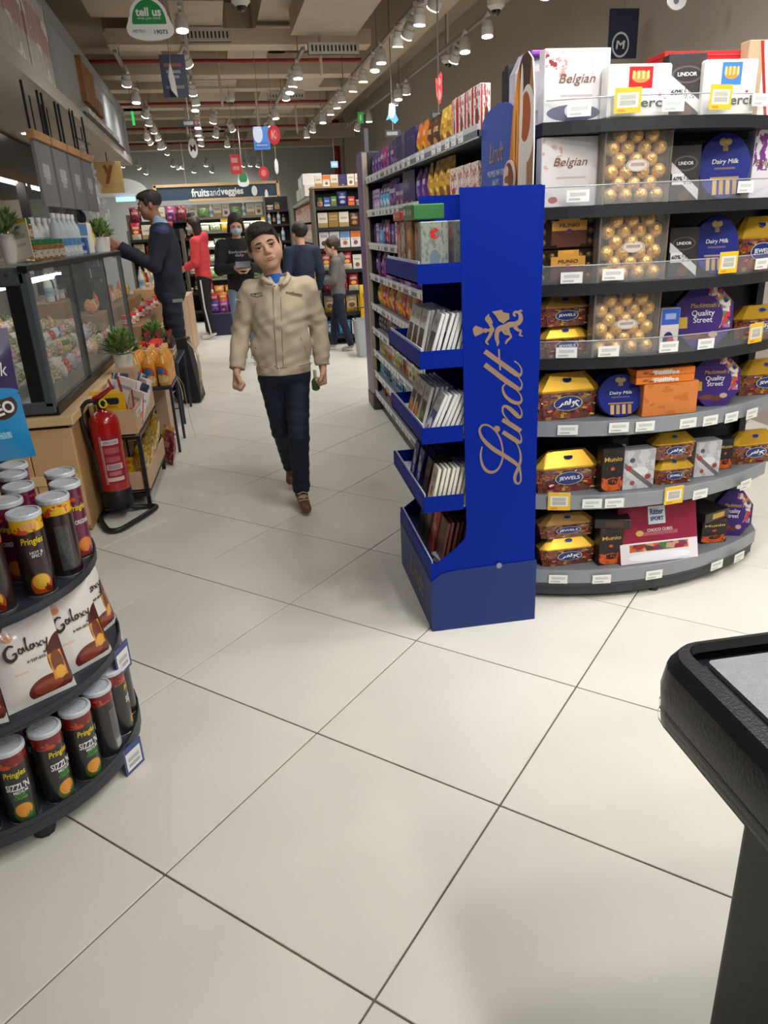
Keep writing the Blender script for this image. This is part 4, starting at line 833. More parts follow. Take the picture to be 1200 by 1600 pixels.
def stype(key, kind, name, desc, w, h, d, base, shapes, rough=.35, coat=.2, cat=None):
    a = art('stock_'+key, base, shapes, rough, coat=coat)
    if kind == 'box': mb = MB(); mb.box((0, 0, h/2), (w, d, h), 0, {'y-': 1, 'x-': 1, 'x+': 1}, bev=.002); me = mb.mesh(name, [mat('stockb_'+key, base, rough), a])
    elif kind == 'bag': me = bag_mb(w, h, d, len(STOCK)).mesh(name, a, smooth=1.2)
    elif kind == 'bottle':
        r = w/2; mb = MB(); mb.lathe([(r*.92, 0), (r, h*.03), (r, h*.6), (r*.9, h*.68), (r*.42, h*.82), (r*.36, h*.88), (r*.36, h*.885, 1), (r*.42, h*.89, 1), (r*.42, h)], 12, mcap=1); me = mb.mesh(name, [a, mat('cap_'+key, shapes[-1][-1] if shapes else (230, 230, 230), .4)], smooth=.7)
    elif kind == 'jar':
        r = w/2; mb = MB(); mb.lathe([(r*.94, 0), (r, h*.06), (r, h*.7), (r*.86, h*.76), (r*.86, h*.77, 1), (r*.95, h*.78, 1), (r*.95, h)], 12, mcap=1); me = mb.mesh(name, [a, mat('cap_'+key, shapes[-1][-1] if shapes else (40, 120, 60), .4)], smooth=.7)
    elif kind == 'tub':
        r = w/2; mb = MB(); mb.lathe([(r*.85, 0), (r*.97, h*.8), (r*.97, h*.81, 1), (r, h*.82, 1), (r, h)], 14, mcap=1); me = mb.mesh(name, [a, mat('cap_'+key, shapes[-1][-1] if shapes else (230, 230, 230), .4)], smooth=.7)
    STOCK[key] = (me, name, desc, w, h, d, cat or name.replace('_', ' '))
def TX(c, v=.6, h=.14, w=.7): return ('t', .5, v, w, h, c)
def E_(u, v, a, b, c): return ('e', u, v, a, b, c)
def R_(a, b, c, d, k): return ('r', a, b, c, d, k)
PU, LI, CY, PK, YE, OR, RE, GR, BL, BR, CR, DB, BK = (84, 44, 130), (176, 150, 200), (70, 180, 214), (206, 110, 150), (230, 190, 50), (224, 120, 40), (196, 40, 44), (70, 140, 60), (40, 80, 170), (110, 66, 44), (226, 216, 196), (36, 40, 90), (34, 32, 36)
WT = (232, 230, 226)
stype('purple_bag', 'bag', 'candy_bag', 'purple candy bag', .13, .18, .05, PU, [E_(.5, .3, .34, .18, (150, 100, 180)), TX(WT, .62), E_(.5, .25, .16, .1, BR), R_(0, .94, 1, 1, (60, 30, 100))])
stype('pink_bag', 'bag', 'candy_bag', 'pink and purple candy bag', .12, .18, .05, (176, 70, 130), [E_(.5, .35, .36, .2, PU), TX(WT, .66), E_(.4, .22, .2, .1, (230, 180, 190))])
stype('cyan_bag', 'bag', 'candy_bag', 'turquoise candy bag', .11, .17, .05, CY, [R_(0, .62, 1, 1, PU), TX(WT, .75), E_(.5, .3, .28, .16, (230, 240, 246))])
stype('lilac_box', 'box', 'chocolate_box', 'lilac chocolate box', .10, .15, .05, LI, [R_(.1, .55, .9, .85, PU), E_(.5, .3, .3, .14, (230, 220, 236)), TX(WT, .7)])
stype('purple_box', 'box', 'chocolate_box', 'purple chocolate box', .12, .14, .05, PU, [TX(WT, .62, .16), E_(.55, .25, .3, .14, BR), E_(.4, .25, .16, .1, (206, 170, 120))])
stype('navy_box', 'box', 'chocolate_box', 'dark violet chocolate box', .15, .21, .05, (46, 36, 96), [E_(.5, .12, .14, .06, (190, 140, 60)), TX((120, 110, 170), .75, .05, .5)])
stype('gold_bag', 'bag', 'candy_bag', 'gold candy bag', .14, .22, .06, (206, 156, 50), [('n', 8, .54, (236, 206, 110)), TX((150, 70, 30), .55), E_(.5, .24, .3, .14, (150, 90, 40))])
stype('redwhite_box', 'box', 'chocolate_box', 'white box with red print', .15, .25, .06, (230, 224, 218), [R_(0, 0, .18, 1, RE), ('d', .6, .5, .4, .06, RE), E_(.6, .35, .22, .2, (110, 60, 44)), ('n', 8, .58, (150, 60, 60)), TX((150, 40, 44), .82, .1)])
stype('white_strawberry', 'box', 'chocolate_box', 'small white and red box', .10, .13, .05, (228, 222, 214), [('n', 7, .53, (190, 70, 66)), TX((120, 40, 44), .7, .16), E_(.5, .25, .26, .14, (186, 60, 60))])
stype('orange_bag', 'bag', 'candy_bag', 'orange candy bag', .12, .17, .05, OR, [E_(.5, .3, .34, .16, YE), TX(WT, .66), E_(.5, .26, .18, .08, BR)])
stype('red_bag', 'bag', 'candy_bag', 'red candy bag', .12, .17, .05, RE, [TX(WT, .62, .2), E_(.5, .25, .32, .14, (240, 190, 70))])
stype('yellow_bag', 'bag', 'candy_bag', 'yellow and blue candy bag', .12, .17, .05, YE, [('d', .5, .5, .5, .12, BL), TX((30, 40, 110), .68), E_(.4, .25, .25, .12, OR)])
stype('brown_bag', 'bag', 'candy_bag', 'brown candy bag', .12, .16, .05, (96, 60, 44), [TX((230, 200, 140), .62), E_(.5, .26, .28, .14, (206, 150, 70)), R_(0, .9, 1, 1, (60, 36, 30))])
stype('blue_bag', 'bag', 'candy_bag', 'dark blue candy bag', .12, .16, .05, (40, 56, 120), [TX(WT, .6), E_(.5, .26, .28, .12, (206, 190, 210))])
stype('yellow_box', 'box', 'sweets_box', 'yellow sweets box', .07, .13, .04, (226, 206, 40), [TX((70, 120, 40), .6, .2), E_(.5, .25, .3, .14, GR)])
stype('green_box', 'box', 'sweets_box', 'green sweets box', .07, .11, .04, GR, [TX(WT, .62, .2), E_(.5, .28, .26, .14, RE)])
stype('redgum_box', 'box', 'sweets_box', 'red and orange sweets box', .08, .10, .04, (206, 60, 44), [R_(0, 0, 1, .35, OR), TX(WT, .64, .2)])
stype('cyan_box', 'box', 'gum_box', 'turquoise gum box', .07, .10, .04, (60, 170, 196), [TX(WT, .62, .2), E_(.5, .26, .3, .12, (200, 236, 240))])
stype('bluegum_box', 'box', 'gum_box', 'blue gum box', .08, .10, .04, (44, 80, 160), [TX(WT, .6, .2), R_(0, 0, 1, .2, (190, 210, 230))])
stype('white_box', 'box', 'carton', 'white carton', .11, .17, .06, (224, 220, 212), [TX((110, 70, 60), .7, .12), E_(.5, .3, .26, .16, (150, 90, 60))])
stype('cream_box', 'box', 'carton', 'cream carton', .12, .17, .06, CR, [R_(0, 0, 1, .3, (176, 146, 90)), TX((110, 80, 40), .6, .14)])
stype('olive_box', 'box', 'carton', 'golden brown carton', .12, .17, .06, (150, 120, 60), [R_(.1, .5, .9, .8, (190, 160, 96)), TX((70, 50, 20), .64, .1)])
stype('whiteblue_box', 'box', 'carton', 'white and blue carton', .12, .19, .06, WT, [R_(0, .6, 1, 1, (110, 150, 206)), E_(.5, .28, .24, .14, (170, 110, 80)), TX((60, 70, 110), .5, .08)])
stype('whiteorange_box', 'box', 'carton', 'white and orange carton', .12, .19, .06, WT, [R_(0, .6, 1, 1, (224, 120, 40)), E_(.5, .28, .24, .14, (150, 90, 60)), TX((110, 70, 50), .5, .08)])
stype('whiteplain_box', 'box', 'carton', 'white carton with a dark picture', .12, .19, .06, (222, 220, 218), [E_(.5, .3, .3, .16, (86, 60, 56)), TX((60, 60, 90), .74, .14)])
stype('redpack', 'bag', 'coffee_bag', 'red and white coffee bag', .14, .24, .07, (180, 30, 36), [R_(0, 0, 1, .32, (236, 226, 190)), TX(WT, .7, .14), E_(.5, .45, .3, .1, (236, 190, 90))])
stype('maroon_bag', 'bag', 'coffee_bag', 'maroon foil bag', .16, .22, .07, (120, 24, 40), [('n', 6, .56, (186, 110, 120)), TX((230, 200, 190), .6, .16)])
stype('beige_bag', 'bag', 'snack_bag', 'beige and brown snack bag', .14, .21, .07, (206, 190, 160), [R_(0, 0, 1, .3, (206, 160, 60)), E_(.5, .42, .3, .14, (120, 80, 50)), TX((110, 70, 40), .72)])
stype('yellow_tall', 'bag', 'snack_bag', 'yellow snack bag', .13, .22, .07, (226, 180, 30), [E_(.5, .35, .3, .16, (246, 220, 120)), TX((150, 60, 20), .7)])
stype('bluepack', 'bag', 'snack_bag', 'light blue snack bag', .16, .18, .08, (60, 140, 196), [E_(.5, .4, .34, .2, (200, 226, 240)), TX(WT, .74)])
stype('peach_box', 'box', 'carton', 'peach carton', .12, .19, .06, (224, 160, 130), [R_(.1, .1, .9, .45, (236, 226, 216)), TX((150, 60, 50), .7, .16)])
stype('white_bottle', 'bottle', 'bottle', 'white bottle', .07, .22, .07, (232, 232, 230), [R_(0, .2, 1, .5, (150, 190, 214)), TX((80, 110, 150), .35, .1), R_(2, 2, 3, 3, (236, 236, 236))])
stype('water_bottle', 'bottle', 'water_bottle', 'clear water bottle', .07, .24, .07, (196, 208, 214), [R_(0, .25, 1, .42, (90, 140, 190)), ('d', .5, .3, 1.2, .05, WT), R_(2, 2, 3, 3, (240, 240, 240))], .15, .5)
stype('green_jar', 'jar', 'jar', 'pickle jar with a green lid', .075, .10, .075, (150, 110, 66), [R_(0, .1, 1, .5, (206, 196, 176)), E_(.5, .3, .1, .14, (196, 90, 50)), ('n', 12, .6, (110, 80, 40)), R_(2, 2, 3, 3, (36, 116, 58))], .2, .5)
stype('dark_bottle', 'bottle', 'sauce_bottle', 'dark bottle', .06, .22, .06, (60, 34, 30), [R_(0, .2, 1, .45, (190, 170, 130)), TX((90, 40, 30), .34, .1), R_(2, 2, 3, 3, (150, 40, 40))], .2, .4)
stype('yellow_bottle', 'bottle', 'juice_bottle', 'orange juice bottle', .085, .24, .085, (228, 160, 60), [E_(.5, .36, .2, .2, (206, 70, 60)), E_(.5, .42, .13, .09, (60, 110, 180)), E_(.5, .2, .22, .12, (226, 206, 140)), ('n', 9, .6, (214, 130, 40)), E_(0, .36, .2, .2, (206, 70, 60)), R_(2, 2, 3, 3, (240, 190, 110))], .25, .5)
stype('red_tub', 'tub', 'sauce_tub', 'red tub', .09, .08, .09, (186, 40, 36), [R_(0, .2, 1, .6, (230, 210, 200)), TX((150, 30, 30), .4, .2), R_(2, 2, 3, 3, (220, 50, 40))])
stype('white_tub', 'tub', 'food_tub', 'white tub', .11, .06, .11, (226, 222, 214), [R_(0, .2, 1, .7, (206, 150, 130)), R_(2, 2, 3, 3, (236, 234, 230))])
stype('produce_bag', 'bag', 'produce_pack', 'clear produce pack', .16, .12, .08, (206, 214, 196), [('n', 6, .5, (110, 150, 80)), ('n', 9, .58, (236, 238, 232))])
stype('green_pack', 'bag', 'produce_pack', 'leafy green pack', .16, .13, .09, (90, 136, 66), [('n', 8, .5, (150, 186, 110)), ('n', 10, .6, (226, 232, 220))])
stype('orange_pack', 'bag', 'produce_pack', 'orange fruit pack', .15, .11, .09, (220, 130, 50), [('n', 8, .5, (240, 180, 90)), ('n', 12, .62, (236, 232, 224))])

def shade(o): return o
def row_of(place, p0, p1, z, keys, rz, hmax=.3, gap=.012, start='from the far end', grp=None, jig=.06, scale=1., order=None, depth=0.):
    """stand goods along p0 -> p1 (2-D points); labels count along the run"""
    a, b = Vector((*p0, 0)), Vector((*p1, 0)); L = (b-a).length; u = (b-a)/L; s = 0.; i = 0; cnt = {}; r = random.Random(hash((round(p0[0], 2), round(p0[1], 2), round(z, 2))) & 0xffff)
    while True:
        k = keys[i % len(keys)] if order is None else order(i, s/L)
        me, nm, desc, w, h, d, cat = STOCK[k]; sc = min(scale, hmax/h)
        if s+w*sc > L: break
        c = a+u*(s+w*sc/2); ang = rz+r.uniform(-jig, jig)
        o = put(nm, me, None, (c.x, c.y, z+.0008), rz=ang, scale=(sc, sc, sc))
        n = cnt[desc] = cnt.get(desc, 0)+1
        tag(o, '%s %s, %s %s' % (desc, place, ORD[n-1], start), cat, grp)
        s += w*sc+gap; i += 1

# ------------------------------------------------------------------ candy aisle shelving behind the blue stand
GY0, GY1, GX = 2.93, 5.90, .86
aisle = thing('aisle_shelving', 'long grey candy shelving along the aisle with a purple end panel', 'shelving', (1.2, 4.4, 0))
GZ = [1.735, 1.51, 1.285, 1.065, .845, .66, .485, .315, .155]
mb = MB(); mb.box((1.30, (GY0+GY1)/2, .97), (.04, GY1-GY0, 1.9)); mb.build('back_panel', shelf_m, aisle)
mb = MB(); mb.box((1.30, (GY0+GY1)/2, .05), (.80, GY1-GY0, .10)); mb.build('plinth', blackp, aisle)
mb = MB(); mb.box((1.155, 5.915, 1.03), (.56, .03, 1.78)); mb.build('end_inner', dark, aisle)
mb = MB(); mb.box((.855, 5.912, 1.03), (.035, .035, 1.78)); mb.build('end_frame', mat('frame_beige', (176, 162, 146), .5), aisle)
mb = MB(); mb.box((1.14, 6.06, 1.03), (.61, .26, 1.80)); mb.build('end_panel', mat('panel_purple', (104, 84, 124), .45), aisle)
mb = MB(); mb.box((1.13, 6.04, .065), (.60, .30, .125), bev=.01); mb.build('end_foot', mat('foot_grey', (70, 66, 62), .5), aisle)
mb = MB(); mb.box((.88, 5.93, 2.0), (.03, .03, .16)); mb.build('end_post', mat('post_grey', (96, 96, 110), .5), aisle)
for y in (3.0, 4.45):
    mb = MB(); mb.box((1.27, y, 1.0), (.03, .05, 1.9)); mb.build('upright', dark, aisle)
rail_t = mat('rail_clear_grey', (196, 200, 204), .3)
for k, z in enumerate(GZ):
    mb = MB(); mb.box((GX+.19, (GY0+GY1)/2, z-.012), (.40, GY1-GY0, .022)); sh = mb.build('shelf', shelfg, aisle)
    mb = MB(); mb.box((GX-.006, (GY0+GY1)/2, z-.005), (.006, GY1-GY0, .048)); mb.build('price_rail', rail_t, sh)
    y = GY1-.12; r = random.Random(k)
    while y > GY0+.1:
        put('price_tag', TAGW, sh, (GX-.011-1.2, y-4.4, z-.005), rz=-PI/2); y -= r.choice((.11, .15, .24))
rows = [(['purple_bag', 'pink_bag', 'purple_bag', 'navy_box', 'navy_box', 'orange_bag', 'brown_bag', 'gold_bag', 'redwhite_box', 'redwhite_box'], .17), (['lilac_box', 'cyan_bag', 'purple_bag', 'purple_box', 'navy_box', 'purple_bag', 'gold_bag', 'gold_bag', 'white_strawberry', 'white_strawberry'], .19),
        (['purple_box', 'lilac_box', 'cyan_bag', 'purple_bag', 'red_bag', 'purple_box'], .17), (['purple_bag', 'purple_box', 'pink_bag', 'purple_bag', 'lilac_box'], .17), (['yellow_bag', 'orange_bag', 'red_bag', 'orange_bag', 'yellow_bag', 'red_bag'], .165), (['blue_bag', 'brown_bag', 'blue_bag', 'brown_bag', 'navy_box'], .14),
        (['white_box', 'yellow_box', 'yellow_box', 'green_box', 'redgum_box', 'green_box', 'redgum_box'], .13), (['cyan_box', 'cyan_box', 'bluegum_box', 'bluegum_box', 'cyan_box', 'blue_bag'], .13), (['bluegum_box', 'redgum_box', 'orange_bag', 'bluegum_box', 'redgum_box'], .12)]
for k, (keys, hm) in enumerate(rows):
    N = len(keys)
    def order(i, f, keys=keys, N=N): return keys[min(N-1, int((f*N*.98)))] if k < 2 else keys[(i//1) % N]
    row_of('on the %s candy shelf' % ORD[k] if k else 'on the top candy shelf', (GX+.06, GY1-.03), (GX+.06, 3.0), GZ[k], keys, -PI/2, hm, grp='goods on the candy aisle shelving', start='from the purple panel', order=order, jig=.12)
# ================================================================== round snack display at the near end of the deli
RC = (-.90, 1.90)
rd = thing('round_display', 'low round black tiered display of crisps and chocolate bags in the foreground', 'display stand', (*RC, 0))
disp_m = mat('display_slate', (40, 46, 56), .4)
def disc(r, z0, z1, name, edge=.0):
    mb = MB(); mb.lathe([(r-.012, z0), (r, z0+.006), (r, z1-.004), (r-.008, z1)], 48, (*RC, 0)); return mb.build(name, disp_m, rd, smooth=.6)
disc(.415, .045, .085, 'base_tray'); disc(.405, .335, .355, 'middle_tray'); disc(.385, .595, .612, 'upper_tray'); disc(.27, .93, .945, 'top_tray')
for r, z in ((.415, .085), (.405, .355), (.385, .612)):
    mb = MB(); mb.lathe([(r-.004, z-.006), (r, z-.006), (r, z+.012), (r-.004, z+.012)], 48, (*RC, 0), cap=False); mb.build('tray_lip', disp_m, rd, smooth=.6)
mb = MB(); mb.lathe([(.05, .02), (.05, 1.3)], 16, (*RC, 0)); mb.build('pole', disp_m, rd, smooth=.6)
for i in range(5):
    a = i*2*PI/5+.3; mb = MB(); mb.lathe([(.028, 0), (.03, .03), (.02, .046)], 10, (RC[0]+.36*math.cos(a), RC[1]+.36*math.sin(a), 0)); mb.build('foot', blackp, rd)
# tubes of crisps
CANH, CANR = .215, .0375
def can_art(key, base, top, food, food2, accent):
    return art(key, base, [('r', 0, .84, 1, .985, top), ('n', 9, .56, (200, 70, 40), 0, .82, 1, .97), ('e', .5, .16, .11, .15, food2), ('e', .5, .2, .085, .10, food), ('r', .0, .0, 1, .05, (40, 38, 38)), ('r', .80, .12, .97, .72, (96, 98, 102)), ('t', .885, .5, .15, .4, (60, 60, 64)), ('b', .82, .1, .95, .24, (214, 214, 214), 260), ('r', .08, .1, .22, .7, (84, 86, 90)), ('t', .15, .45, .12, .5, (56, 56, 60)), ('n', 6, .56, accent, .34, .0, .66, .16), ('r', 0, .985, 1, 1.1, (190, 190, 192))], .28, coat=.35)
CA = {'green': can_art('crisp_green', (40, 38, 40), (122, 26, 24), (232, 150, 36), (70, 96, 40), (50, 110, 50)), 'hot': can_art('crisp_hot', (48, 30, 28), (230, 186, 30), (240, 190, 60), (196, 84, 30), (120, 40, 24)), 'plum': can_art('crisp_plum', (104, 22, 62), (104, 22, 62), (226, 130, 40), (150, 50, 60), (130, 40, 80))}
lid_m = mat('can_lid', (206, 212, 220), .3, coat=.3, bump=(90, .3)); lid_d = mat('can_lid_ring', (170, 176, 186), .35)
yel = ink_('yellow', (232, 206, 40)); grn = ink_('green', (80, 180, 60)); pink = ink_('pink', (230, 150, 140))
def curve_letters(s, m, r, zc, ang0, wd, ht, shear=0., bold=0.):
    """lettering bent round a tube of radius r, centred at angle ang0 from the front, as its own mesh"""
    me0, _ = text_mesh(s, m, shear, bold, ); me = me0.copy(); n = len(me.vertices); a = np.empty(n*3); me.vertices.foreach_get('co', a); a = a.reshape(-1, 3)
    th = -PI/2+ang0+a[:, 0]*wd/r; rr = r+.0004+a[:, 2]*.01; z = zc+a[:, 1]*ht; b = np.stack([rr*np.cos(th), rr*np.sin(th), z], 1); me.vertices.foreach_set('co', b.ravel()); me.update(); return me
def can_proto(kind):
    mb = MB(); mb.lathe([(CANR-.001, 0), (CANR, .003), (CANR, CANH-.012)], 24, cap=True); body = mb.mesh('tube_body', CA[kind], smooth=.7)
    mb = MB(); mb.lathe([(CANR+.0015, CANH-.014), (CANR+.003, CANH-.012), (CANR+.003, CANH-.003), (CANR+.001, CANH), (CANR-.004, CANH, 1), (CANR-.005, CANH-.003, 1)], 24, mcap=0); lid = mb.mesh('lid', [lid_m, lid_d], smooth=.5)
    rim = MB(); rim.lathe([(CANR-.002, -.0002), (CANR+.001, .0), (CANR+.001, .004), (CANR-.0005, .005)], 24); rim = rim.mesh('rim', mat('can_rim', (170, 172, 176), .25, metal=.8), smooth=.6)
    L = []
    L.append((curve_letters('Pringles', yel, CANR, CANH*.68, 0, .052, .022, .15, .015), 'lettering'))
    if kind == 'green': L += [(curve_letters("SIZZL'N", wht, CANR, CANH*.52, 0, .056, .02, .05, .02), 'lettering'), (curve_letters('MEDIUM', wht, CANR, CANH*.445, .1, .034, .008, 0, .01), 'lettering'), (curve_letters('SOUR\nCREAM', grn, CANR, CANH*.385, 0, .03, .017, 0, .01), 'lettering')]
    elif kind == 'hot': L += [(curve_letters('HOT &\nSPICY', wht, CANR, CANH*.53, .1, .03, .016, 0, .01), 'lettering'), (curve_letters('WIN', pink, CANR, CANH*.86, 0, .034, .016, 0, .02), 'lettering')]
    else: L += [(curve_letters('ORIGINAL', wht, CANR, CANH*.5, .1, .044, .012, 0, .01), 'lettering')]
    return [(body, 'tube_body'), (lid, 'lid'), (rim, 'rim')]+L
CP = {k: can_proto(k) for k in CA}
CNAME = {'green': 'dark green crisp tube', 'hot': 'black and yellow hot crisp tube', 'plum': 'plum coloured crisp tube'}
def can(kind, x, y, z, face, label):
    t = thing('crisp_tube', label, 'crisp tube', (x, y, z), rz=face, group='crisp tubes on the round display')
    for me, nm in CP[kind]: put(nm, me, t)
# outer ring of the base tray: angle a from +x; face 0 = front towards -y
def ring_pos(a, r): return RC[0]+r*math.cos(a), RC[1]+r*math.sin(a)
n = 0
for i, deg in enumerate((-130, -116, -102, -88, -74, -60, -46, -32, -18, -4, 10, 24)):
    a = math.radians(deg); x, y = ring_pos(a, .372); turn = (.2, .1, .1, 0, .05, .3, .55, .2, -1.9, .75, 1.0, 1.2)[i]
    can('green', x, y, .0858, a+PI/2-.25+turn-.15, 'dark green crisp tube on the lowest tray, %s from the far end' % ORD[11-i])
for i, deg in enumerate((-95, -77, -59, -41, -23, -5, 13)):
    x, y = ring_pos(math.radians(deg), .283); can('green', x, y, .0858, random.uniform(-1, 1), 'dark green crisp tube in the lowest tray second row, %s from the back' % ORD[6-i])
# upper tray
UP = [(-66, .30, 'hot', -.15), (-46, .31, 'hot', .1), (-27, .325, 'hot', .45), (-8, .335, 'hot', 2.6), (10, .342, 'plum', .9), (29, .342, 'plum', 1.1), (-38, .215, 'hot', 0), (-12, .225, 'plum', 0), (18, .228, 'plum', 0), (48, .25, 'plum', .3), (63, .315, 'plum', .6), (-70, .215, 'hot', 0), (-20, .135, 'plum', 0), (35, .14, 'plum', 0), (-87, .30, 'hot', -.2), (-107, .30, 'hot', -.3)]
for i, (deg, r, k, f) in enumerate(UP):
    x, y = ring_pos(math.radians(deg), r); can(k, x, y, .6128, f, '%s on the upper tray, %s counted from the near edge' % (CNAME[k], ORD[i]))
# chocolate bags on the middle tray
bag_art = art('caramel_bag', (226, 222, 218), [('e', 1.0, .36, .30, .26, (84, 40, 34)), ('e', .66, .12, .34, .13, (110, 44, 36)), ('e', .62, .13, .22, .07, (150, 70, 50)), ('r', .72, .16, .95, .44, (222, 146, 36)), ('e', .84, .33, .10, .13, (120, 66, 40)), ('e', .84, .22, .09, .07, (232, 170, 60)), ('e', 0, 1, .34, .26, (66, 40, 36)), ('e', .25, .76, .10, .055, (224, 180, 170)), ('e', .27, .73, .07, .035, (232, 140, 80)), ('r', .42, .94, .6, .955, (40, 30, 30)), ('e', .5, .95, .05, .02, (40, 30, 30)), ('t', .3, .36, .2, .02, (220, 170, 120)), ('t', .14, .9, .2, .08, (200, 180, 170)), ('r', 0, 0, 1, .05, (232, 230, 226))], .3, coat=.3)
BAGM = bag_mb(.17, .245, .055, 3).mesh('bag_body', bag_art, smooth=1.2)
scr = MB(); SP = lambda a, b: (a, -.0185-.004*math.cos(a*14), b)
G_ = [(-.010, .030, .004), (-.022, .034, .006), (-.034, .024, .008), (-.036, .008, .009), (-.026, -.002, .009), (-.012, .002, .007), (-.010, .012, .005), (-.018, .012, .004)]
stroke(scr, [(a-.018, b+.118, w) for a, b, w in G_], SP, 5)
for pts in ([(-.014, .012, .003), (-.020, .016, .004), (-.022, .006, .004), (-.014, .004, .004), (-.010, .016, .004), (-.008, .004, .003)], [(-.004, .006, .003), (.003, .034, .003), (.0, .034, .003), (.0, .006, .004), (.006, .005, .003)], [(.016, .014, .003), (.010, .015, .004), (.008, .006, .004), (.015, .005, .004), (.018, .016, .004), (.020, .006, .003)], [(.024, .016, .003), (.030, .008, .005), (.038, .003, .003)], [(.039, .016, .003), (.026, .003, .003)], [(.042, .015, .003), (.045, .007, .004), (.051, .008, .003)], [(.055, .018, .004), (.050, .002, .004), (.043, -.014, .004), (.036, -.012, .003)]):
    stroke(scr, [(a+.002, b+.122, w) for a, b, w in pts], SP, 4)
SCR = scr.mesh('script_lettering', ink_('dark_brown', (54, 34, 30)))
def choc_bag(a_deg, r, lean, turn, label, z=.3565):
    a = math.radians(a_deg); x, y = ring_pos(a, r); t = thing('chocolate_bag', label, 'chocolate bag', (x, y, z), rot=(-lean, 0, a+PI/2+turn), group='white chocolate bags on the round display')
    put('bag_body', BAGM, t); put('script_lettering', SCR, t, (-.006, -.002, .012), scale=(.92, 1.15, 1.0)); letters('MINIS', MATS['ink_dark_brown'], t, (.01, -.0255, .111), .045, .007); return t
for i, (d, r, l, tn) in enumerate(((-126, .35, .26, -.1), (-98, .35, .26, -.1), (-70, .355, .28, -.1), (-42, .355, .28, -.2), (-17, .355, .24, -.45), (10, .35, .2, -.6))):
    choc_bag(d, r, l, tn, 'white chocolate bag with caramel picture, %s from the open floor side' % ORD[5-i])
for i, (d, r, l, tn) in enumerate(((-60, .245, .05, .1), (-30, .245, .05, -.1), (0, .245, .05, .1))):
    choc_bag(d, r, l, tn, 'white chocolate bag half hidden in the row behind, %s from the back' % ORD[2-i])
# price cards hanging from the trays
card = MB(); card.box((0, 0, -.04), (.075, .003, .085), 0, {'y-': 1}); cardm = card.mesh('price_card', [mat('card_blue', (60, 76, 130), .5), art('card_art', (66, 80, 134), [('r', .1, .1, .9, .78, (226, 226, 222)), ('t', .5, .5, .6, .16, (120, 120, 124)), ('t', .5, .28, .6, .14, (50, 50, 54))], .5)])
for i, (deg, r, z, rt) in enumerate(((-14, .422, .09, -1.2), (-2, .412, .36, -1.3))):
    x, y = ring_pos(math.radians(deg), r); put('price_card', cardm, rd, (x-RC[0], y-RC[1], z-.005), rz=math.radians(deg)+PI/2-.3)
# large blue bag on the top tray, only its end shows
cb = art('cookie_bag', (26, 132, 190), [('r', 0, .5, 1, 1, (44, 30, 84)), ('e', .82, .42, .14, .10, (60, 40, 34)), ('t', .6, .2, .5, .05, (190, 226, 240)), ('r', .25, .06, .32, .16, (214, 220, 236)), ('e', .5, .52, .5, .06, (26, 132, 190))], .3, coat=.4)
t = thing('cookie_bag', 'large turquoise and violet chocolate bag on the topmost tray', 'chocolate bag', (-.692, 1.765, .9455), rot=(-.12, 0, .30))
put('bag_body', bag_mb(.26, .30, .07, 9).mesh('bag_body', cb, smooth=1.2), t)
letters('OREO', wht, t, (.066, -.0375, .118), .085, .028, up=(-.25, 0, 1), right=(1, 0, .25), bold=.03); letters('Dairy Milk', wht, t, (.045, -.0365, .205), .13, .04, shear=.2)

# ================================================================== checkout counter in the corner
ck = thing('checkout_counter', 'black checkout belt end with a dark pedestal in the lower corner', 'checkout counter', (1.3, .9, 0))
rub = mat('checkout_black', (20, 21, 24), .32, bump=(200, .1)); ckside = mat('checkout_dark', (34, 35, 36), .5, noise=(40, .25)); belt = mat('belt_grey', (150, 154, 156), .35, noise=(60, .06), bump=(300, .3))
ZT = .80
LX, LY = 1.0, .95
def CK(a, b, z): return (.535+a, .905-b, z)
def rrect(x0, y0, x1, y1, r, n=5):
    out = []
    for cx, cy, a0 in ((x0+r, y0+r, PI), (x1-r, y0+r, 1.5*PI), (x1-r, y1-r, 0), (x0+r, y1-r, .5*PI)):
        for k in range(n+1): g = a0+k*PI/2/n; out.append((cx+r*math.cos(g), cy+r*math.sin(g)))
    return out
def ringloft(mb, levels, fn, m=0, capt=True, capb=True):
    n = len(levels[0][0]); vs = []
    for poly, z in levels: vs += [fn(a, b, z) for a, b in poly]
    fs = []
    for k in range(len(levels)-1):
        for i in range(n): j = (i+1) % n; fs.append([k*n+i, (k+1)*n+i, (k+1)*n+j, k*n+j])
    if capt: fs.append([(len(levels)-1)*n+i for i in range(n)][::-1])
    if capb: fs.append([i for i in range(n)])
    mb.add(vs, fs, m); return mb
def rr_(x0, y0, r): return rrect(x0, y0, LX, LY, r)
mb = MB(); ringloft(mb, [(rr_(.085, .03, .05), ZT-.215), (rr_(.05, .012, .06), ZT-.16), (rr_(.006, 0, .065), ZT-.11), (rr_(0, 0, .065), ZT-.05), (rr_(.008, .003, .06), ZT-.015), (rr_(.026, .008, .05), ZT), (rr_(.05, .014, .03), ZT), (rr_(.054, .018, .025), ZT-.014)], CK, capt=False); mb.build('bumper', rub, ck, smooth=.5)
mb = MB(); ringloft(mb, [(rr_(.085, .03, .008), ZT-.04), (rr_(.085, .03, .008), ZT-.022)], CK); mb.build('belt', belt, ck)
mb = MB(); ringloft(mb, [(rr_(.05, .014, .02), ZT-.05), (rr_(.05, .014, .02), ZT-.030)], CK); mb.build('belt_frame', mat('belt_frame', (30, 34, 44), .35), ck)
for k_, (z_, h_) in enumerate(((ZT-.085, .004), (ZT-.105, .003))):
    mb = MB(); ringloft(mb, [(rr_(.0015, -.0012, .066), z_), (rr_(.0015, -.0012, .066), z_+h_)], CK, capt=False, capb=False); mb.build('groove_strip', mat('groove_dark', (8, 9, 10), .4), ck)
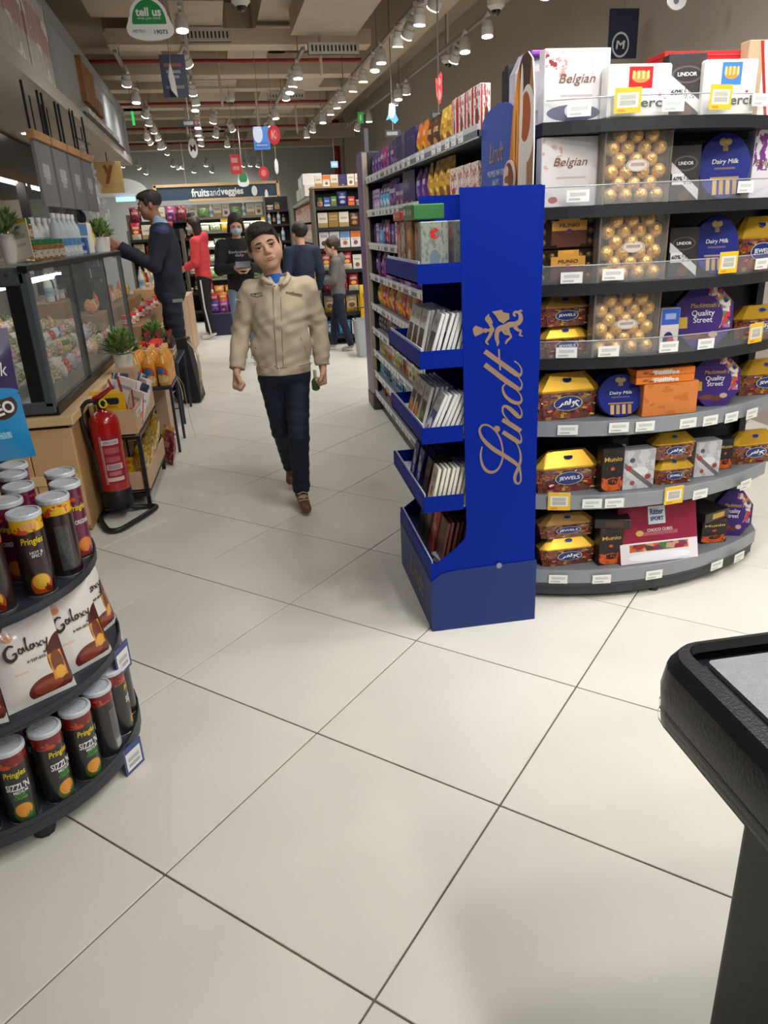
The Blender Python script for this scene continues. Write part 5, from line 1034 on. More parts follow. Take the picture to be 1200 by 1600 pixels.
mb = MB(); ringloft(mb, [(rr_(.15, .075, .02), 0), (rr_(.15, .075, .02), ZT-.2)], CK); mb.build('pedestal', ckside, ck, smooth=.6)
# ================================================================== deli counter, racks and extinguisher
pine = mat('pine_wood', (214, 174, 124), .5, noise=(5, .1)); pine2 = mat('pine_wood_light', (226, 192, 144), .5, noise=(4, .08)); steel = mat('case_grey', (92, 100, 106), .4, metal=.3); casedark = mat('case_black', (24, 25, 28), .4)
pane = glass('case_glass', (206, 216, 216), .13, .03)
CX, CY0, CY1 = -.985, 3.73, 8.6
dc = thing('deli_counter', 'pine clad deli counter with a glass display case', 'counter', (-1.4, 6.0, 0))
mb = MB(); mb.box((-1.62, (CY0+CY1)/2, .29), (1.2, CY1-CY0-.05, .56)); mb.build('carcass', mat('carcass_dark', (60, 50, 42), .7), dc)
pm = MB(); pm.box((0, 0, 0), (.215, .02, .52), bev=.003); PLE = pm.mesh('plank', pine); pm = MB(); pm.box((0, 0, 0), (.02, .215, .56), bev=.003); PLS = pm.mesh('plank', mat('pine_wood_side', (176, 136, 90), .5, noise=(5, .12)))
for i in range(5): put('plank', PLE, dc, (CX-.11-.22*i+1.4, CY0+.01-6.0, .30))
hz = MB(); hz.box((0, 0, 0), (1.2, .026, .05), bev=.003); put('crosspiece', hz.mesh('crosspiece', pine2), dc, (-1.6+1.4, CY0+.004-6, .30))
for i in range(22): put('plank', PLS, dc, (CX-.01+1.4, CY0+.13+.22*i-6.0, .29))
mb = MB(); mb.box((-1.60, (CY0+CY1)/2, .60), (1.27, CY1-CY0+.04, .045), bev=.005); mb.build('worktop', pine2, dc)
# glass case
GXF = -1.045
mb = MB(); mb.box((-1.55, CY0+.035, .665), (1.02, .05, .06), bev=.008); mb.build('case_sill', steel, dc)
mb = MB(); mb.box((GXF-.01, 5.0, .645), (.05, 2.5, .04)); mb.build('case_rail', casedark, dc)
mb = MB(); mb.box((GXF-.02, CY0+.035, .98), (.055, .05, .64), bev=.012); mb.build('corner_post', steel, dc)
mb = MB(); mb.box((GXF-.075, CY0+.037, .985), (.06, .035, .58)); mb.build('corner_seal', casedark, dc)
mb = MB(); mb.box((-1.55, CY0+.035, 1.275), (1.0, .05, .085), bev=.015); mb.build('case_header', steel, dc)
mb = MB(); mb.lathe([(.008, 0), (.008, .004)], 10, (-1.13, CY0+.008, 1.285), R=Matrix.Rotation(PI/2, 3, 'X')); mb.build('lock', mat('chrome', (206, 206, 208), .15, metal=1), dc)
mb = MB(); mb.box((-1.6, CY0+.04, .97), (.9, .006, .56)); mb.build('end_pane', pane, dc)
for y0, y1 in ((3.79, 4.58), (4.62, 5.55), (5.6, 6.28)):
    mb = MB(); mb.box((GXF, (y0+y1)/2, .985), (.006, y1-y0, .62)); mb.build('front_pane', pane, dc)
for y, wd in ((4.60, .05), (5.575, .03), (6.29, .03)):
    mb = MB(); mb.box((GXF-.012, y, .985), (.03, wd, .64)); mb.build('mullion', casedark, dc)
mb = MB(); mb.box((GXF-.01, 5.0, 1.31), (.04, 2.55, .025)); mb.build('top_edge', casedark, dc)
mb = MB(); mb.box((-1.22, 5.03, 1.325), (.36, 2.55, .012)); mb.build('top_shelf', glass('top_glass', (150, 150, 146), .6, .1), dc)
for i, (y, z) in enumerate(((4.66, 1.20), (5.63, 1.20))):
    mb = MB(); mb.box((-1.1, y, z), (.10, .06, .08), bev=.01); mb.build('hinge', casedark, dc)
mb = MB(); mb.box((-1.5, 5.02, 1.18), (.03, 2.4, .03)); mb.build('added_case_lamp', mat('tube_white', (255, 252, 244), .4, emit=8.), dc)  # glowing tube added inside the case to brighten the goods
# bed and goods inside
mb = MB(); mb.add([(-1.08, 3.80, .66), (-1.08, 6.26, .66), (-2.1, 6.26, .86), (-2.1, 3.80, .86), (-1.08, 3.80, .63), (-1.08, 6.26, .63), (-2.1, 6.26, .63), (-2.1, 3.8, .63)], [[0, 1, 2, 3], [4, 7, 6, 5], [0, 3, 7, 4], [1, 5, 6, 2], [3, 2, 6, 7]]); mb.build('bed', mat('bed_steel', (120, 116, 108), .45), dc)
mb = MB(); mb.box((-2.13, 5.02, 1.0), (.03, 2.5, .72)); mb.build('case_back', mat('case_back', (78, 72, 64), .5), dc)
stype('ham_pack', 'bag', 'deli_pack', 'pink meat pack', .15, .10, .07, (206, 140, 130), [('n', 7, .5, (232, 206, 196)), ('n', 9, .62, (240, 238, 232)), TX(WT, .7)])
stype('cheese_pack', 'bag', 'deli_pack', 'yellow cheese pack', .15, .10, .07, (216, 188, 110), [('n', 7, .52, (238, 228, 196)), R_(.2, .55, .8, .85, (90, 130, 80))])
stype('olive_pack', 'bag', 'deli_pack', 'green salad pack', .15, .10, .08, (120, 128, 74), [('n', 7, .5, (190, 186, 140)), ('n', 10, .6, (232, 232, 222))])
stype('white_pack', 'bag', 'deli_pack', 'white cheese pack', .14, .09, .07, (222, 220, 212), [TX((90, 110, 150), .6), ('n', 8, .6, (200, 190, 170))])
stype('bluewhite_pack', 'bag', 'deli_pack', 'white and blue deli pack', .14, .09, .07, (200, 212, 222), [('d', .5, .5, .6, .1, (60, 110, 180)), TX(WT, .6)])
stype('red_pack', 'bag', 'deli_pack', 'red deli pack', .13, .09, .07, (190, 60, 48), [TX(WT, .6), ('n', 8, .6, (232, 180, 150))])
DK = ['ham_pack', 'cheese_pack', 'olive_pack', 'white_pack', 'red_pack', 'bluewhite_pack', 'ham_pack', 'olive_pack']
for j in range(6):
    x = -1.16-.15*j; z = .68+.2/1.02*(abs(x)-1.08); ks = DK[j:]+DK[:j]
    row_of('in deli case row %s' % NUM[j], (x, 3.86+.02*j), (x, 6.2), z, ks, -PI/2+.25, .12, .0, 'from the near end', 'packs in the deli case', .6, 1.05)
# small slanted tags standing in the case
tgm = MB(); tgm.box((0, 0, .04), (.06, .003, .08)); TGM = tgm.mesh('case_tag', mat('case_tag', (196, 200, 204), .4))
for x, y, r in ((-1.13, 3.93, .2), (-1.3, 4.0, .3), (-1.45, 4.05, .2), (-1.2, 4.5, .2), (-1.35, 5.0, .1)): put('case_tag', TGM, dc, (x+1.4, y-6, .70+.2*(abs(x)-1.08)), rot=(-.4, 0, r-.3))
# lower open stretch beyond the case
for j in range(3):
    mb = MB(); mb.box((-1.12-.28*j, 7.45, .68+.11*j), (.27, 2.2, .12)); mb.build('step_shelf', mat('step_wood', (150, 120, 84), .6), dc)
    row_of('on open deli step %s' % NUM[j], (-1.10-.28*j, 6.42), (-1.10-.28*j, 8.5), .745+.11*j, [['red_tub', 'white_tub', 'red_tub', 'white_tub', 'ham_pack'], ['orange_pack', 'cheese_pack', 'orange_bag', 'white_pack'], ['white_bottle', 'dark_bottle', 'white_bottle', 'yellow_bag']][j], -PI/2+.3, .24, .006, 'from the glass case', 'goods on the open deli steps', .3)

# ------------------------------------------------------------------ on top of the case
leafm = mat('leaf_green', (140, 164, 96), .5, noise=(30, .3)); leafd = mat('leaf_dark', (92, 124, 66), .5, noise=(30, .3)); potw = mat('pot_white', (224, 222, 216), .4)
def leaf_cloud(r, h, n, seed, ln=.05):
    rr = random.Random(seed); mb = MB()
    for i in range(n):
        th = rr.uniform(0, 2*PI); el = rr.uniform(.1, 1.45); d = Vector((math.cos(th)*math.cos(el), math.sin(th)*math.cos(el), math.sin(el))); k = rr.uniform(.45, 1.)
        base = Vector((d.x*r*k*.75, d.y*r*k*.75, h*d.z*k*.85)); t = (d+Vector((rr.uniform(-.4, .4), rr.uniform(-.4, .4), rr.uniform(-.2, .5)))).normalized(); s = t.cross(Vector((0, 0, 1))); s = s.normalized() if s.length > .1 else Vector((1, 0, 0)); wv = s*ln*.2; up = s.cross(t)*ln*.06
        mb.add([base, base+t*ln*.5+wv+up, base+t*ln, base+t*ln*.5-wv+up], [[0, 1, 2, 3]], rr.randrange(2))
    for i in range(10):
        th = rr.uniform(0, 2*PI); mb.tube([(0, 0, 0), (math.cos(th)*r*.4, math.sin(th)*r*.4, h*.6)], .0015, 4, 1)
    return mb
FOL = [leaf_cloud(.095, .15, 190, 3, .065).mesh('foliage', [leafm, leafd]), leaf_cloud(.12, .14, 260, 4, .075).mesh('foliage', [leafm, leafd])]
def plant(label, loc, r0, r1, h, f=0, fs=1., rot=None):
    t = thing('potted_plant', label, 'potted plant', loc, rot=rot, group='small potted plants on the deli')
    mb = MB(); mb.lathe([(r0, 0), (r1, h), (r1-.006, h), (r1-.008, h-.012)], 18); mb.build('pot', potw, t, local=True, smooth=.5)
    mb = MB(); mb.lathe([(r1-.009, h-.014), (r1-.009, h-.010)], 14); mb.build('soil', mat('soil', (60, 44, 34), .9), t, local=True)
    o = put('foliage', FOL[f], t, (0, 0, h-.01), scale=(fs, fs, fs)); o['kind'] = 'stuff'
ZC = 1.3315
plant('potted plant in a tall tapered white pot at the case corner', (-1.19, 4.06, ZC), .03, .042, .13, 0, .85)
plant('potted plant in a round white pot by the uniformed man hand', (-1.14, 6.15, ZC), .055, .068, .10, 1, .85)
row_of('on top of the deli case', (-1.11, 4.16), (-1.11, 4.78), ZC, ['green_jar'], -PI/2, .13, .045, 'from the corner', 'pickle jars on the case')
mb = MB(); mb.box((-1.21, 4.42, ZC+.10), (.10, .36, .008)); mb.build('riser_shelf', pine, dc)
for y in (4.26, 4.58): mb = MB(); mb.box((-1.21, y, ZC+.048), (.10, .01, .096)); mb.build('riser_leg', pine, dc)
row_of('standing higher on the wooden riser', (-1.21, 4.28), (-1.21, 4.6), ZC+.105, ['green_jar'], -PI/2, .1, .09, 'from the corner', 'pickle jars on the case')
row_of('on top of the deli case', (-1.14, 4.80), (-1.14, 5.45), ZC, ['water_bottle'], -PI/2, .25, .05, 'from the jars', 'bottles on the case'); row_of('behind the water bottles on the case', (-1.24, 4.72), (-1.24, 5.4), ZC, ['white_bottle'], -PI/2, .25, .07, 'from the jars', 'bottles on the case')
row_of('on top of the deli case', (-1.14, 5.50), (-1.14, 5.95), ZC, ['bluegum_box', 'whiteblue_box', 'yellow_tall', 'yellow_tall'], -PI/2, .2, .01, 'from the bottles', 'packs on the case')
# little price sign and wooden crate at the corner
t = thing('counter_sign', 'slanted cream price sign leaning by the corner plant', 'sign', (-1.115, 4.03, ZC), rot=(-.12, -.15, -.55)); mb = MB(); mb.box((0, 0, .10), (.12, .004, .19), 0, {'y-': 1}); mb.build('board', [mat('sign_cream', (230, 214, 176), .5), art('cream_sign', (236, 230, 216), [('r', 0, .92, 1, 1, (226, 176, 60)), ('r', 0, 0, 1, .06, (226, 176, 60)), ('t', .5, .6, .6, .1, (150, 150, 150)), ('t', .5, .4, .5, .08, (160, 160, 160))], .5)], t, local=True)
mb = MB(); mb.box((0, 0, .004), (.07, .05, .008)); mb.build('foot', potw, t, local=True)
for i, (x, z, c, s, lab) in enumerate(((-1.33, ZC, (176, 130, 80), (.2, .16, .06), 'wooden tray at the cut off corner of the deli case'), (-1.30, ZC+.061, (60, 40, 44), (.12, .12, .07), 'dark carton on the wooden tray of the deli case'), (-1.28, ZC+.132, (206, 100, 40), (.11, .1, .07), 'orange carton topmost at the corner of the deli case'))):
    mb = MB(); mb.box((0, 0, s[2]/2), s, 0, {'y-': 1}, bev=.003); o = mb.build('small_crate' if i == 0 else 'carton', [mat('cornerbox%d' % i, c, .5), art('cornera%d' % i, c, [TX(tuple(min(255, v+60) for v in c), .5, .3)], .5)], None, off=(0, 0, 0)); o.location = (x, 3.90, z+.0005); tag(o, lab, 'crate' if i == 0 else 'carton')
# stack of clear tubs by the man
gl = MB(); rr = random.Random(8)
t = thing('bag_roll', 'hanging bunch of shiny clear bags beside the uniformed man', 'plastic bags', (-1.44, 7.75, 1.50))
for i in range(110):
    k = i/110; a, b = rr.uniform(-.07, .07), -.22+.5*k+rr.uniform(-.06, .06); h = rr.uniform(.03, .09)
    gl.box((a, b, .66-.62*k+rr.uniform(-.08, .08)), (rr.uniform(.008, .03), .003, h), R=Matrix.Rotation(rr.uniform(-.8, .8), 3, 'Y')@Matrix.Rotation(rr.uniform(-1.2, 1.2), 3, 'Z'))
o = gl.build('clear_bags', glass('bag_film', (232, 234, 236), .32, .12), t, local=True); o['kind'] = 'stuff'
mb = MB(); mb.tube([(0, -.3, .75), (0, .3, .75)], .008, 6); mb.tube([(0, .0, .75), (0, 0, .93)], .006, 6); mb.build('hanger', casedark, t, local=True)

# ------------------------------------------------------------------ wooden rack with pasta and biscuits
rk = thing('crate_rack', 'low wooden crate rack with black legs in front of the deli counter', 'rack', (-.85, 4.4, 0)); crate_m = mat('crate_ply', (200, 168, 136), .55, noise=(3, .07)); legm = mat('rack_black', (28, 28, 32), .4)
def crate(z, h, x0, x1, y0, y1, name, tilt=.0):
    t = .012; W, D = x1-x0, y1-y0; cx, cy = (x0+x1)/2, (y0+y1)/2
    mb = MB(); mb.box((cx, cy, z+t/2), (W, D, t)); mb.build(name+'_bottom', crate_m, rk)
    for nm, c, d in (('_front', (x1-t/2, cy, z+h/2), (t, D, h)), ('_back', (x0+t/2, cy, z+h/2+.02), (t, D, h+.04)), ('_end', (cx, y0+t/2, z+h/2), (W-2*t, t, h)), ('_end', (cx, y1-t/2, z+h/2), (W-2*t, t, h))):
        mb = MB(); mb.box(c, d, bev=.002); mb.build(name+nm, crate_m, rk)
crate(.42, .145, -.955, -.725, 4.02, 4.74, 'upper_crate'); crate(.09, .115, -.955, -.715, 4.06, 4.78, 'lower_crate')
for y in (4.06, 4.76):
    for x in (-.945, -.735): mb = MB(); mb.box((x, y, .215), (.022, .022, .43)); mb.build('leg', legm, rk)
for z in (.075, .405): mb = MB(); mb.box((-.84, 4.40, z), (.23, .72, .018)); mb.build('frame', legm, rk)
mb = MB(); mb.box((-.722, 4.30, .53), (.003, .5, .035), 0, {'x+': 1}); mb.build('label_strip', [liner, art('strip_art', (196, 196, 196), [TX((90, 90, 90), .5, .5, .9)], .4)], rk)
stype('biscuit_box', 'box', 'biscuit_box', 'yellow biscuit box', .15, .17, .06, (226, 172, 20), [E_(.62, .82, .14, .07, (214, 80, 50)), TX((150, 90, 10), .6, .1, .5), ('r', .495, 0, .505, 1, (196, 140, 10)), R_(0, 0, 1, .06, (60, 60, 66))])
stype('wafer_pack', 'box', 'wafer_pack', 'white wafer pack', .12, .18, .04, (222, 216, 212), [('d', .5, .5, .8, .06, (190, 50, 44)), TX((60, 70, 110), .75, .1), E_(.4, .3, .25, .12, (206, 130, 60))])
stype('navy_pack', 'bag', 'cookie_pack', 'navy striped cookie pack', .13, .18, .06, (44, 54, 82), [('d', .3, .5, .3, .05, (206, 210, 220)), ('d', .6, .5, .3, .05, (206, 210, 220)), E_(.5, .3, .2, .1, (176, 120, 60))])
stype('pasta_bag', 'bag', 'pasta_bag', 'yellow pasta bag', .16, .22, .09, (206, 160, 64), [('n', 14, .5, (232, 200, 116)), ('n', 8, .62, (240, 226, 180)), R_(.2, .6, .8, .85, (226, 170, 30)), TX((120, 60, 20), .72, .1, .4)], .25, .5)
def place(key, loc, rot, label, s=1.):
    me, nm, desc, w_, h_, d_, cat = STOCK[key]; o = put(nm, me, None, loc, rot=rot, scale=(s, s, s)); tag(o, label, cat, 'goods on the deli racks'); return o
place('biscuit_box', (-.855, 4.09, .475), (-.1, 0, .1), 'yellow biscuit box in front of the wooden crate beside the extinguisher'); place('biscuit_box', (-.90, 4.20, .47), (-.2, 0, .2), 'yellow biscuit box behind the first one in the upper crate')
place('wafer_pack', (-.775, 4.22, .45), (-.35, .1, -.9), 'white wafer pack leaning over the crate front'); place('wafer_pack', (-.85, 4.32, .48), (-.3, .2, -.6), 'white wafer pack in the middle of the upper crate', 1.15); place('wafer_pack', (-.90, 4.42, .48), (-.3, .1, -.4), 'white wafer pack farthest back in the upper crate')
place('navy_pack', (-.80, 4.40, .47), (-.4, .2, -.8), 'navy striped cookie pack slumped in the crate'); place('navy_pack', (-.90, 4.53, .50), (-.3, 0, -.6), 'navy striped cookie pack against the counter'); place('navy_pack', (-.80, 4.60, .48), (-.3, .1, -1.), 'navy striped cookie pack at the far crate end'); place('wafer_pack', (-.77, 4.52, .46), (-.3, .0, -1.2), 'white wafer pack upright at the far crate end')
for i, (x, y, z, a) in enumerate(((-.80, 4.16, .12, -.9), (-.79, 4.34, .12, -1.1), (-.80, 4.52, .12, -1.0), (-.80, 4.68, .12, -1.2), (-.775, 4.60, .2, -1.1))): place('pasta_bag', (x, y, z), (-.25, .1, a), 'yellow pasta bag in the lower crate, %s from the extinguisher' % ORD[i])
place('biscuit_box', (-.86, 4.13, .115), (-.5, 0, -.3), 'yellow flat box sticking out of the lower crate', .9)

# ------------------------------------------------------------------ dark metal tables with bottles
def metal_table(label, x0, x1, y0, y1, z, legs=True):
    t = thing('metal_table', label, 'table', ((x0+x1)/2, (y0+y1)/2, 0), group='dark metal side tables'); bm = mat('table_navy', (36, 46, 66), .4)
    mb = MB(); mb.box(((x0+x1)/2, (y0+y1)/2, z-.012), (x1-x0, y1-y0, .024), bev=.004); mb.build('tabletop', bm, t)
    for x in (x0+.012, x1-.012):
        for y in (y0+.012, y1-.012): mb = MB(); mb.box((x, y, (z-.02)/2), (.018, .018, z-.02)); mb.build('leg', bm, t)
    mb = MB(); mb.box(((x0+x1)/2, y0+.012, .13), (x1-x0-.04, .008, .008)); mb.box((x0+.012, (y0+y1)/2, .13), (.008, y1-y0-.04, .008)); mb.build('brace', bm, t)
    return t
metal_table('dark blue metal table loaded with orange juice bottles', -.965, -.655, 5.12, 5.52, .47); metal_table('dark blue metal table with dark bottles near the uniformed man', -.965, -.69, 5.95, 6.6, .50)
for i, (x, y) in enumerate(((-.70, 5.17), (-.79, 5.17), (-.88, 5.17), (-.70, 5.27), (-.79, 5.27), (-.88, 5.27), (-.70, 5.37), (-.79, 5.37), (-.88, 5.37), (-.70, 5.465), (-.79, 5.465), (-.88, 5.465))):
    place('yellow_bottle', (x, y, .471), (0, 0, -.5+.2*(i % 3)), 'orange juice bottle on the dark table, %s counted from the near aisle corner' % ORD[i], 1.)
place('red_tub', (-.9, 5.62, .63), (0, 0, 0), 'red tub on the crate behind the juice bottles'); 
cr2 = MB(); cr2.box((-.86, 5.72, .31), (.2, .36, .62)); o = cr2.build('display_box', crate_m, None); tag(o, 'plain wooden display box behind the juice bottle table', 'display box')
plant('potted plant in front of the juice bottles with bright leaves', (-.902, 4.93, .655), .05, .065, .08, 1, 1.0)
cr3 = MB(); cr3.box((-.902, 4.93, .327), (.14, .2, .654)); o = cr3.build('plant_pedestal', crate_m, None); tag(o, 'narrow wooden pedestal carrying the bright leaved plant', 'pedestal')
for i, (x, y) in enumerate(((-.80, 5.60), (-.80, 5.70), (-.80, 5.80))): place('red_tub', (x, y, .6215), (0, 0, 0), 'red tub on the wooden display box, %s from the bottles' % ORD[i])
for i in range(9): place('dark_bottle', (-.74-.085*(i % 3), 6.02+.09*(i//3), .501), (0, 0, .3*i), 'dark sauce bottle on the far metal table, %s counted from the aisle' % ORD[i])
plant('potted plant in a white pot beside the dark bottles', (-.90, 6.42, .501), .055, .07, .12, 1, .95)
place('pasta_bag', (-.74, 5.02, .0), (-.2, 0, -1.), 'red trimmed pack standing under the juice table'); place('maroon_bag', (-.72, 4.88, .0), (-.2, 0, -1.1), 'maroon foil bag on the floor under the juice table')
# black tote with loose pale strings
tb = thing('black_tote', 'black tote hanging with loose pale strings by the metal tables', 'bag', (-.70, 6.85, 0)); mb = MB()
mb.add([(-.80, 6.72, .02), (-.62, 6.70, .02), (-.60, 7.0, .02), (-.8, 7.0, .02), (-.82, 6.74, .56), (-.68, 6.72, .58), (-.67, 6.98, .56), (-.82, 6.98, .55)], [[3, 2, 1, 0], [0, 1, 5, 4], [1, 2, 6, 5], [2, 3, 7, 6], [3, 0, 4, 7], [4, 5, 6, 7]]); mb.build('tote_body', mat('tote_black', (24, 22, 24), .7, bump=(30, .5)), tb)
mb = MB(); r_ = random.Random(6)
for i in range(8):
    x, y = -.665+r_.uniform(0, .03), 6.70+r_.uniform(0, .26); mb.tube([Vector(p) for p in catmull([(x-.05, y, .57), (x+.03, y-.02, .45), (x+r_.uniform(0, .05), y+r_.uniform(-.05, .05), .28), (x+.03, y, r_.uniform(.02, .2))], 4)], .002, 4)
mb.build('strings', mat('string_cream', (200, 184, 156), .7), tb)
mb = MB(); mb.tube([Vector(p) for p in catmull([(-.66, 5.5, .47), (-.63, 5.56, .40), (-.62, 5.56, .25), (-.60, 5.50, .1), (-.58, 5.45, .004)], 5)], .002, 4); mb.tube([Vector(p) for p in catmull([(-.66, 5.5, .47), (-.635, 5.48, .36), (-.63, 5.46, .3)], 5)], .003, 4); o = mb.build('string', MATS['string_cream'], None); tag(o, 'pale string trailing from the juice table to the floor', 'string')

# ------------------------------------------------------------------ fire extinguisher on its stand
ex = thing('fire_extinguisher', 'red fire extinguisher standing on a black floor stand by the counter', 'fire extinguisher', (-.872, 3.93, 0)); exred = mat('extinguisher_red', (172, 20, 26), .25, coat=.6)
mb = MB(); mb.lathe([(.074, .155), (.076, .165), (.076, .525), (.070, .555), (.052, .578), (.026, .59), (.022, .60)], 28, (-.872, 3.93, 0)); mb.build('cylinder', exred, ex, smooth=.7)
mb = MB(); mb.lathe([(.076, .075), (.0775, .08), (.0775, .168), (.075, .172)], 28, (-.872, 3.93, 0)); mb.build('base_cup', blackp, ex, smooth=.6)
lab_ = art('extinguisher_label', (150, 24, 40), [('r', .0, .0, .02, 1, (220, 190, 190)), ('r', .10, .82, .9, .92, (222, 214, 214)), ('t', .5, .87, .7, .07, (60, 40, 50)), ('t', .5, .7, .7, .12, (196, 110, 120)), ('t', .5, .52, .7, .1, (196, 110, 120)), ('r', .15, .30, .9, .42, (206, 180, 184)), ('t', .5, .36, .6, .08, (90, 50, 60)), ('r', .1, .06, .9, .14, (210, 190, 192)), ('d', .08, .5, 0, .015, (226, 210, 210)), ('t', .5, .22, .6, .08, (206, 150, 156))], .35)
mb = MB(); n_ = 12; vs = []; us = []
for j in range(2):
    for i in range(n_+1): a = -PI/2-.35+1.45*i/n_; vs.append((-.872+.0768*math.cos(a), 3.93+.0768*math.sin(a), .21+.26*j)); us.append((i/n_, j))
fs = [[i, i+1, n_+2+i, n_+1+i] for i in range(n_)]; mb.add(vs, fs, 0, [[us[k] for k in f] for f in fs]); mb.build('instruction_label', lab_, ex)
mb = MB(); mb.lathe([(.020, .597), (.020, .63), (.016, .635)], 14, (-.872, 3.93, 0)); mb.box((-.850, 3.92, .642), (.10, .028, .024), bev=.005); mb.box((-.80, 3.91, .640), (.05, .03, .032), bev=.006); mb.build('valve', blackp, ex, smooth=.5)
mb = MB(); mb.tube([(-.90, 3.93, .655), (-.86, 3.92, .672), (-.80, 3.90, .712)], [.012, .014, .010], 8); mb.build('lever', exred, ex, smooth=.7)
mb = MB(); mb.tube([(-.853+.017*math.cos(a), 3.90, .633+.021*math.sin(a)) for a in np.linspace(0, 2*PI, 14, endpoint=False)], .005, 6, closed=True); mb.build('safety_pin', mat('pin_yellow', (226, 206, 40), .4), ex, smooth=.7)
mb = MB(); mb.tube([Vector(p) for p in catmull([(-.895, 3.925, .645), (-.935, 3.915, .645), (-.968, 3.905, .60), (-.972, 3.90, .52), (-.958, 3.90, .44), (-.945, 3.90, .37)], 6)], .011, 8); mb.build('hose', blackp, ex, smooth=.8)
mb = MB(); mb.tube([(-.945, 3.90, .375), (-.943, 3.90, .33), (-.941, 3.90, .325), (-.936, 3.90, .16)], [.013, .014, .019, .021], 10); mb.build('horn', blackp, ex, smooth=.7)
sd = thing('extinguisher_stand', 'black bent tube floor stand under the extinguisher', 'stand', (-.84, 3.9, 0))
mb = MB(); path = catmull([(-.93, 4.02, .07), (-.93, 4.02, .035), (-.97, 3.95, .017), (-.965, 3.86, .017), (-.90, 3.70, .017), (-.84, 3.685, .017), (-.78, 3.78, .017), (-.70, 3.95, .017), (-.70, 4.0, .017), (-.76, 4.01, .017), (-.82, 3.99, .03), (-.83, 4.0, .07)], 5); mb.tube([Vector(p) for p in path], .014, 8); mb.build('tube_frame', blackp, sd, smooth=.9)
mb = MB(); mb.box((-.872, 3.945, .0675), (.13, .16, .012)); mb.build('foot_plate', blackp, sd)

# ------------------------------------------------------------------ canopy over the deli with hanging boards
cn = thing('deli_canopy', 'long grey panelled canopy hanging over the deli counter', 'canopy', B(-1.5, 7.5, 2.36)); cgrey = mat('canopy_grey', (146, 152, 158), .55); cund = mat('canopy_under', (190, 184, 176), .6); cpan = mat('canopy_panel', (160, 164, 166), .6)
def cbox(name, x0, x1, y0, y1, z0, z1, m):
    mb = MB(); bbox_b(mb, x0, x1, y0, y1, z0, z1); return mb.build(name, m, cn)
cbox('soffit', -4.8, -1.0, 3.0, 11.9, 2.38, 2.44, cund); cbox('fascia', -1.10, -1.02, 3.0, 11.9, 2.44, 3.02, cpan); cbox('bottom_frame', -1.12, -.985, 3.0, 11.9, 2.36, 2.46, cund); cbox('top_frame', -1.10, -.995, 3.0, 11.9, 2.96, 3.06, cgrey); cbox('end_frame', -1.10, -.995, 11.78, 11.9, 2.46, 2.96, cgrey); cbox('mid_frame', -1.10, -.99, 6.55, 6.75, 2.46, 2.96, cgrey); cbox('end_wall', -4.8, -1.1, 11.84, 11.9, 2.44, 3.02, cgrey)
stripe_art = art('stripe_graphic', (222, 222, 218), [('b', 0, 0, 1, 1, (150, 152, 150), 46), ('b', 0, .35, 1, .8, (170, 70, 74), 30), ('n', 2.2, .58, (232, 230, 224))], .4)
for i in range(4):
    mb = MB(); c = B(-1.0, 3.25+.82*i+.4, 2.71); mb.box(c, (.02, .80, .49), 0, {'x+': 1}, rz=TH); mb.build('graphic_panel', [cgrey, stripe_art], cn)
slatm = mat('slat_oak', (150, 100, 50), .5, noise=(8, .2))
for i in range(7):
    mb = MB(); bbox_b(mb, -1.02, -.97, 8.0+.11*i, 8.07+.11*i, 2.60-.0*i, 2.92 if i else 2.96); mb.build('wood_slat', slatm, cn)
for i in range(2): mb = MB(); bbox_b(mb, -1.02, -.975, 8.85+.2*i, 9.0+.2*i, 2.60, 2.74); mb.build('wood_block', slatm, cn)
mb = MB(); bbox_b(mb, -1.02, -.95, 7.8, 10.2, 2.475, 2.52); mb.build('steel_tray', mat('tray_steel', (190, 192, 194), .25, metal=.6), cn)
mb = MB(); bbox_b(mb, -1.02, -.965, 7.7, 10.9, 2.455, 2.473); mb.build('tray_shadow_bar', casedark, cn)  # solid black bar in place of the shade under the steel tray
for i, (x, y) in enumerate(((-1.55, 5.3), (-1.9, 6.4), (-1.6, 8.3))):
    mb = MB(); mb.lathe([(.05, -.006), (.05, .0)], 12, B(x, y, 2.378)); mb.build('downlight', mat('downlight', (255, 246, 230), .4, emit=7.), cn)
bd_m = mat('board_grey', (112, 112, 116), .6); oak = mat('bar_oak', (176, 132, 84), .5, noise=(6, .1))
for i in range(4):
    y0 = 5.48+.47*i; x = -1.33
    t = thing('menu_board', 'grey hanging menu board, %s from the near end of the deli' % ORD[i], 'menu board', (x, y0+.2, 1.64), group='hanging menu boards')
    mb = MB(); mb.box((x, y0+.2, 1.835), (.02, .40, .39), 0, {'x+': 1, 'y-': 0}); mb.build('board', [bd_m, art('board_art', (112, 112, 116), [('t', .5, .55, .45, .22, (196, 196, 198)), ('t', .5, .4, .3, .1, (176, 176, 178))], .6)], t)
    mb = MB(); mb.box((x, y0+.2, 2.06), (.05, .42, .055), bev=.004); mb.build('wooden_bar', oak, t)
    for dy in (.02, .38): mb = MB(); mb.box((x, y0+dy, 2.21), (.014, .014, .34)); mb.build('hanger', casedark, t)
for i in range(2):
    x, y = -1.45, 6.3+.45*i; mb = MB(); mb.box((x, y, 1.60), (.02, .36, .2)); o = mb.build('price_panel', bd_m, None); tag(o, 'lower grey price panel under the menu boards, %s' % ('nearer' if i == 0 else 'farther'), 'price panel', 'price panels')
    mb = MB(); mb.box((x, y, 1.72), (.03, .38, .04)); mb.build('panel_bar', oak, o)
    for dy in (-.15, .15): mb = MB(); mb.box((x, y+dy, 2.06), (.008, .008, .64)); mb.build('hanger', casedark, o)
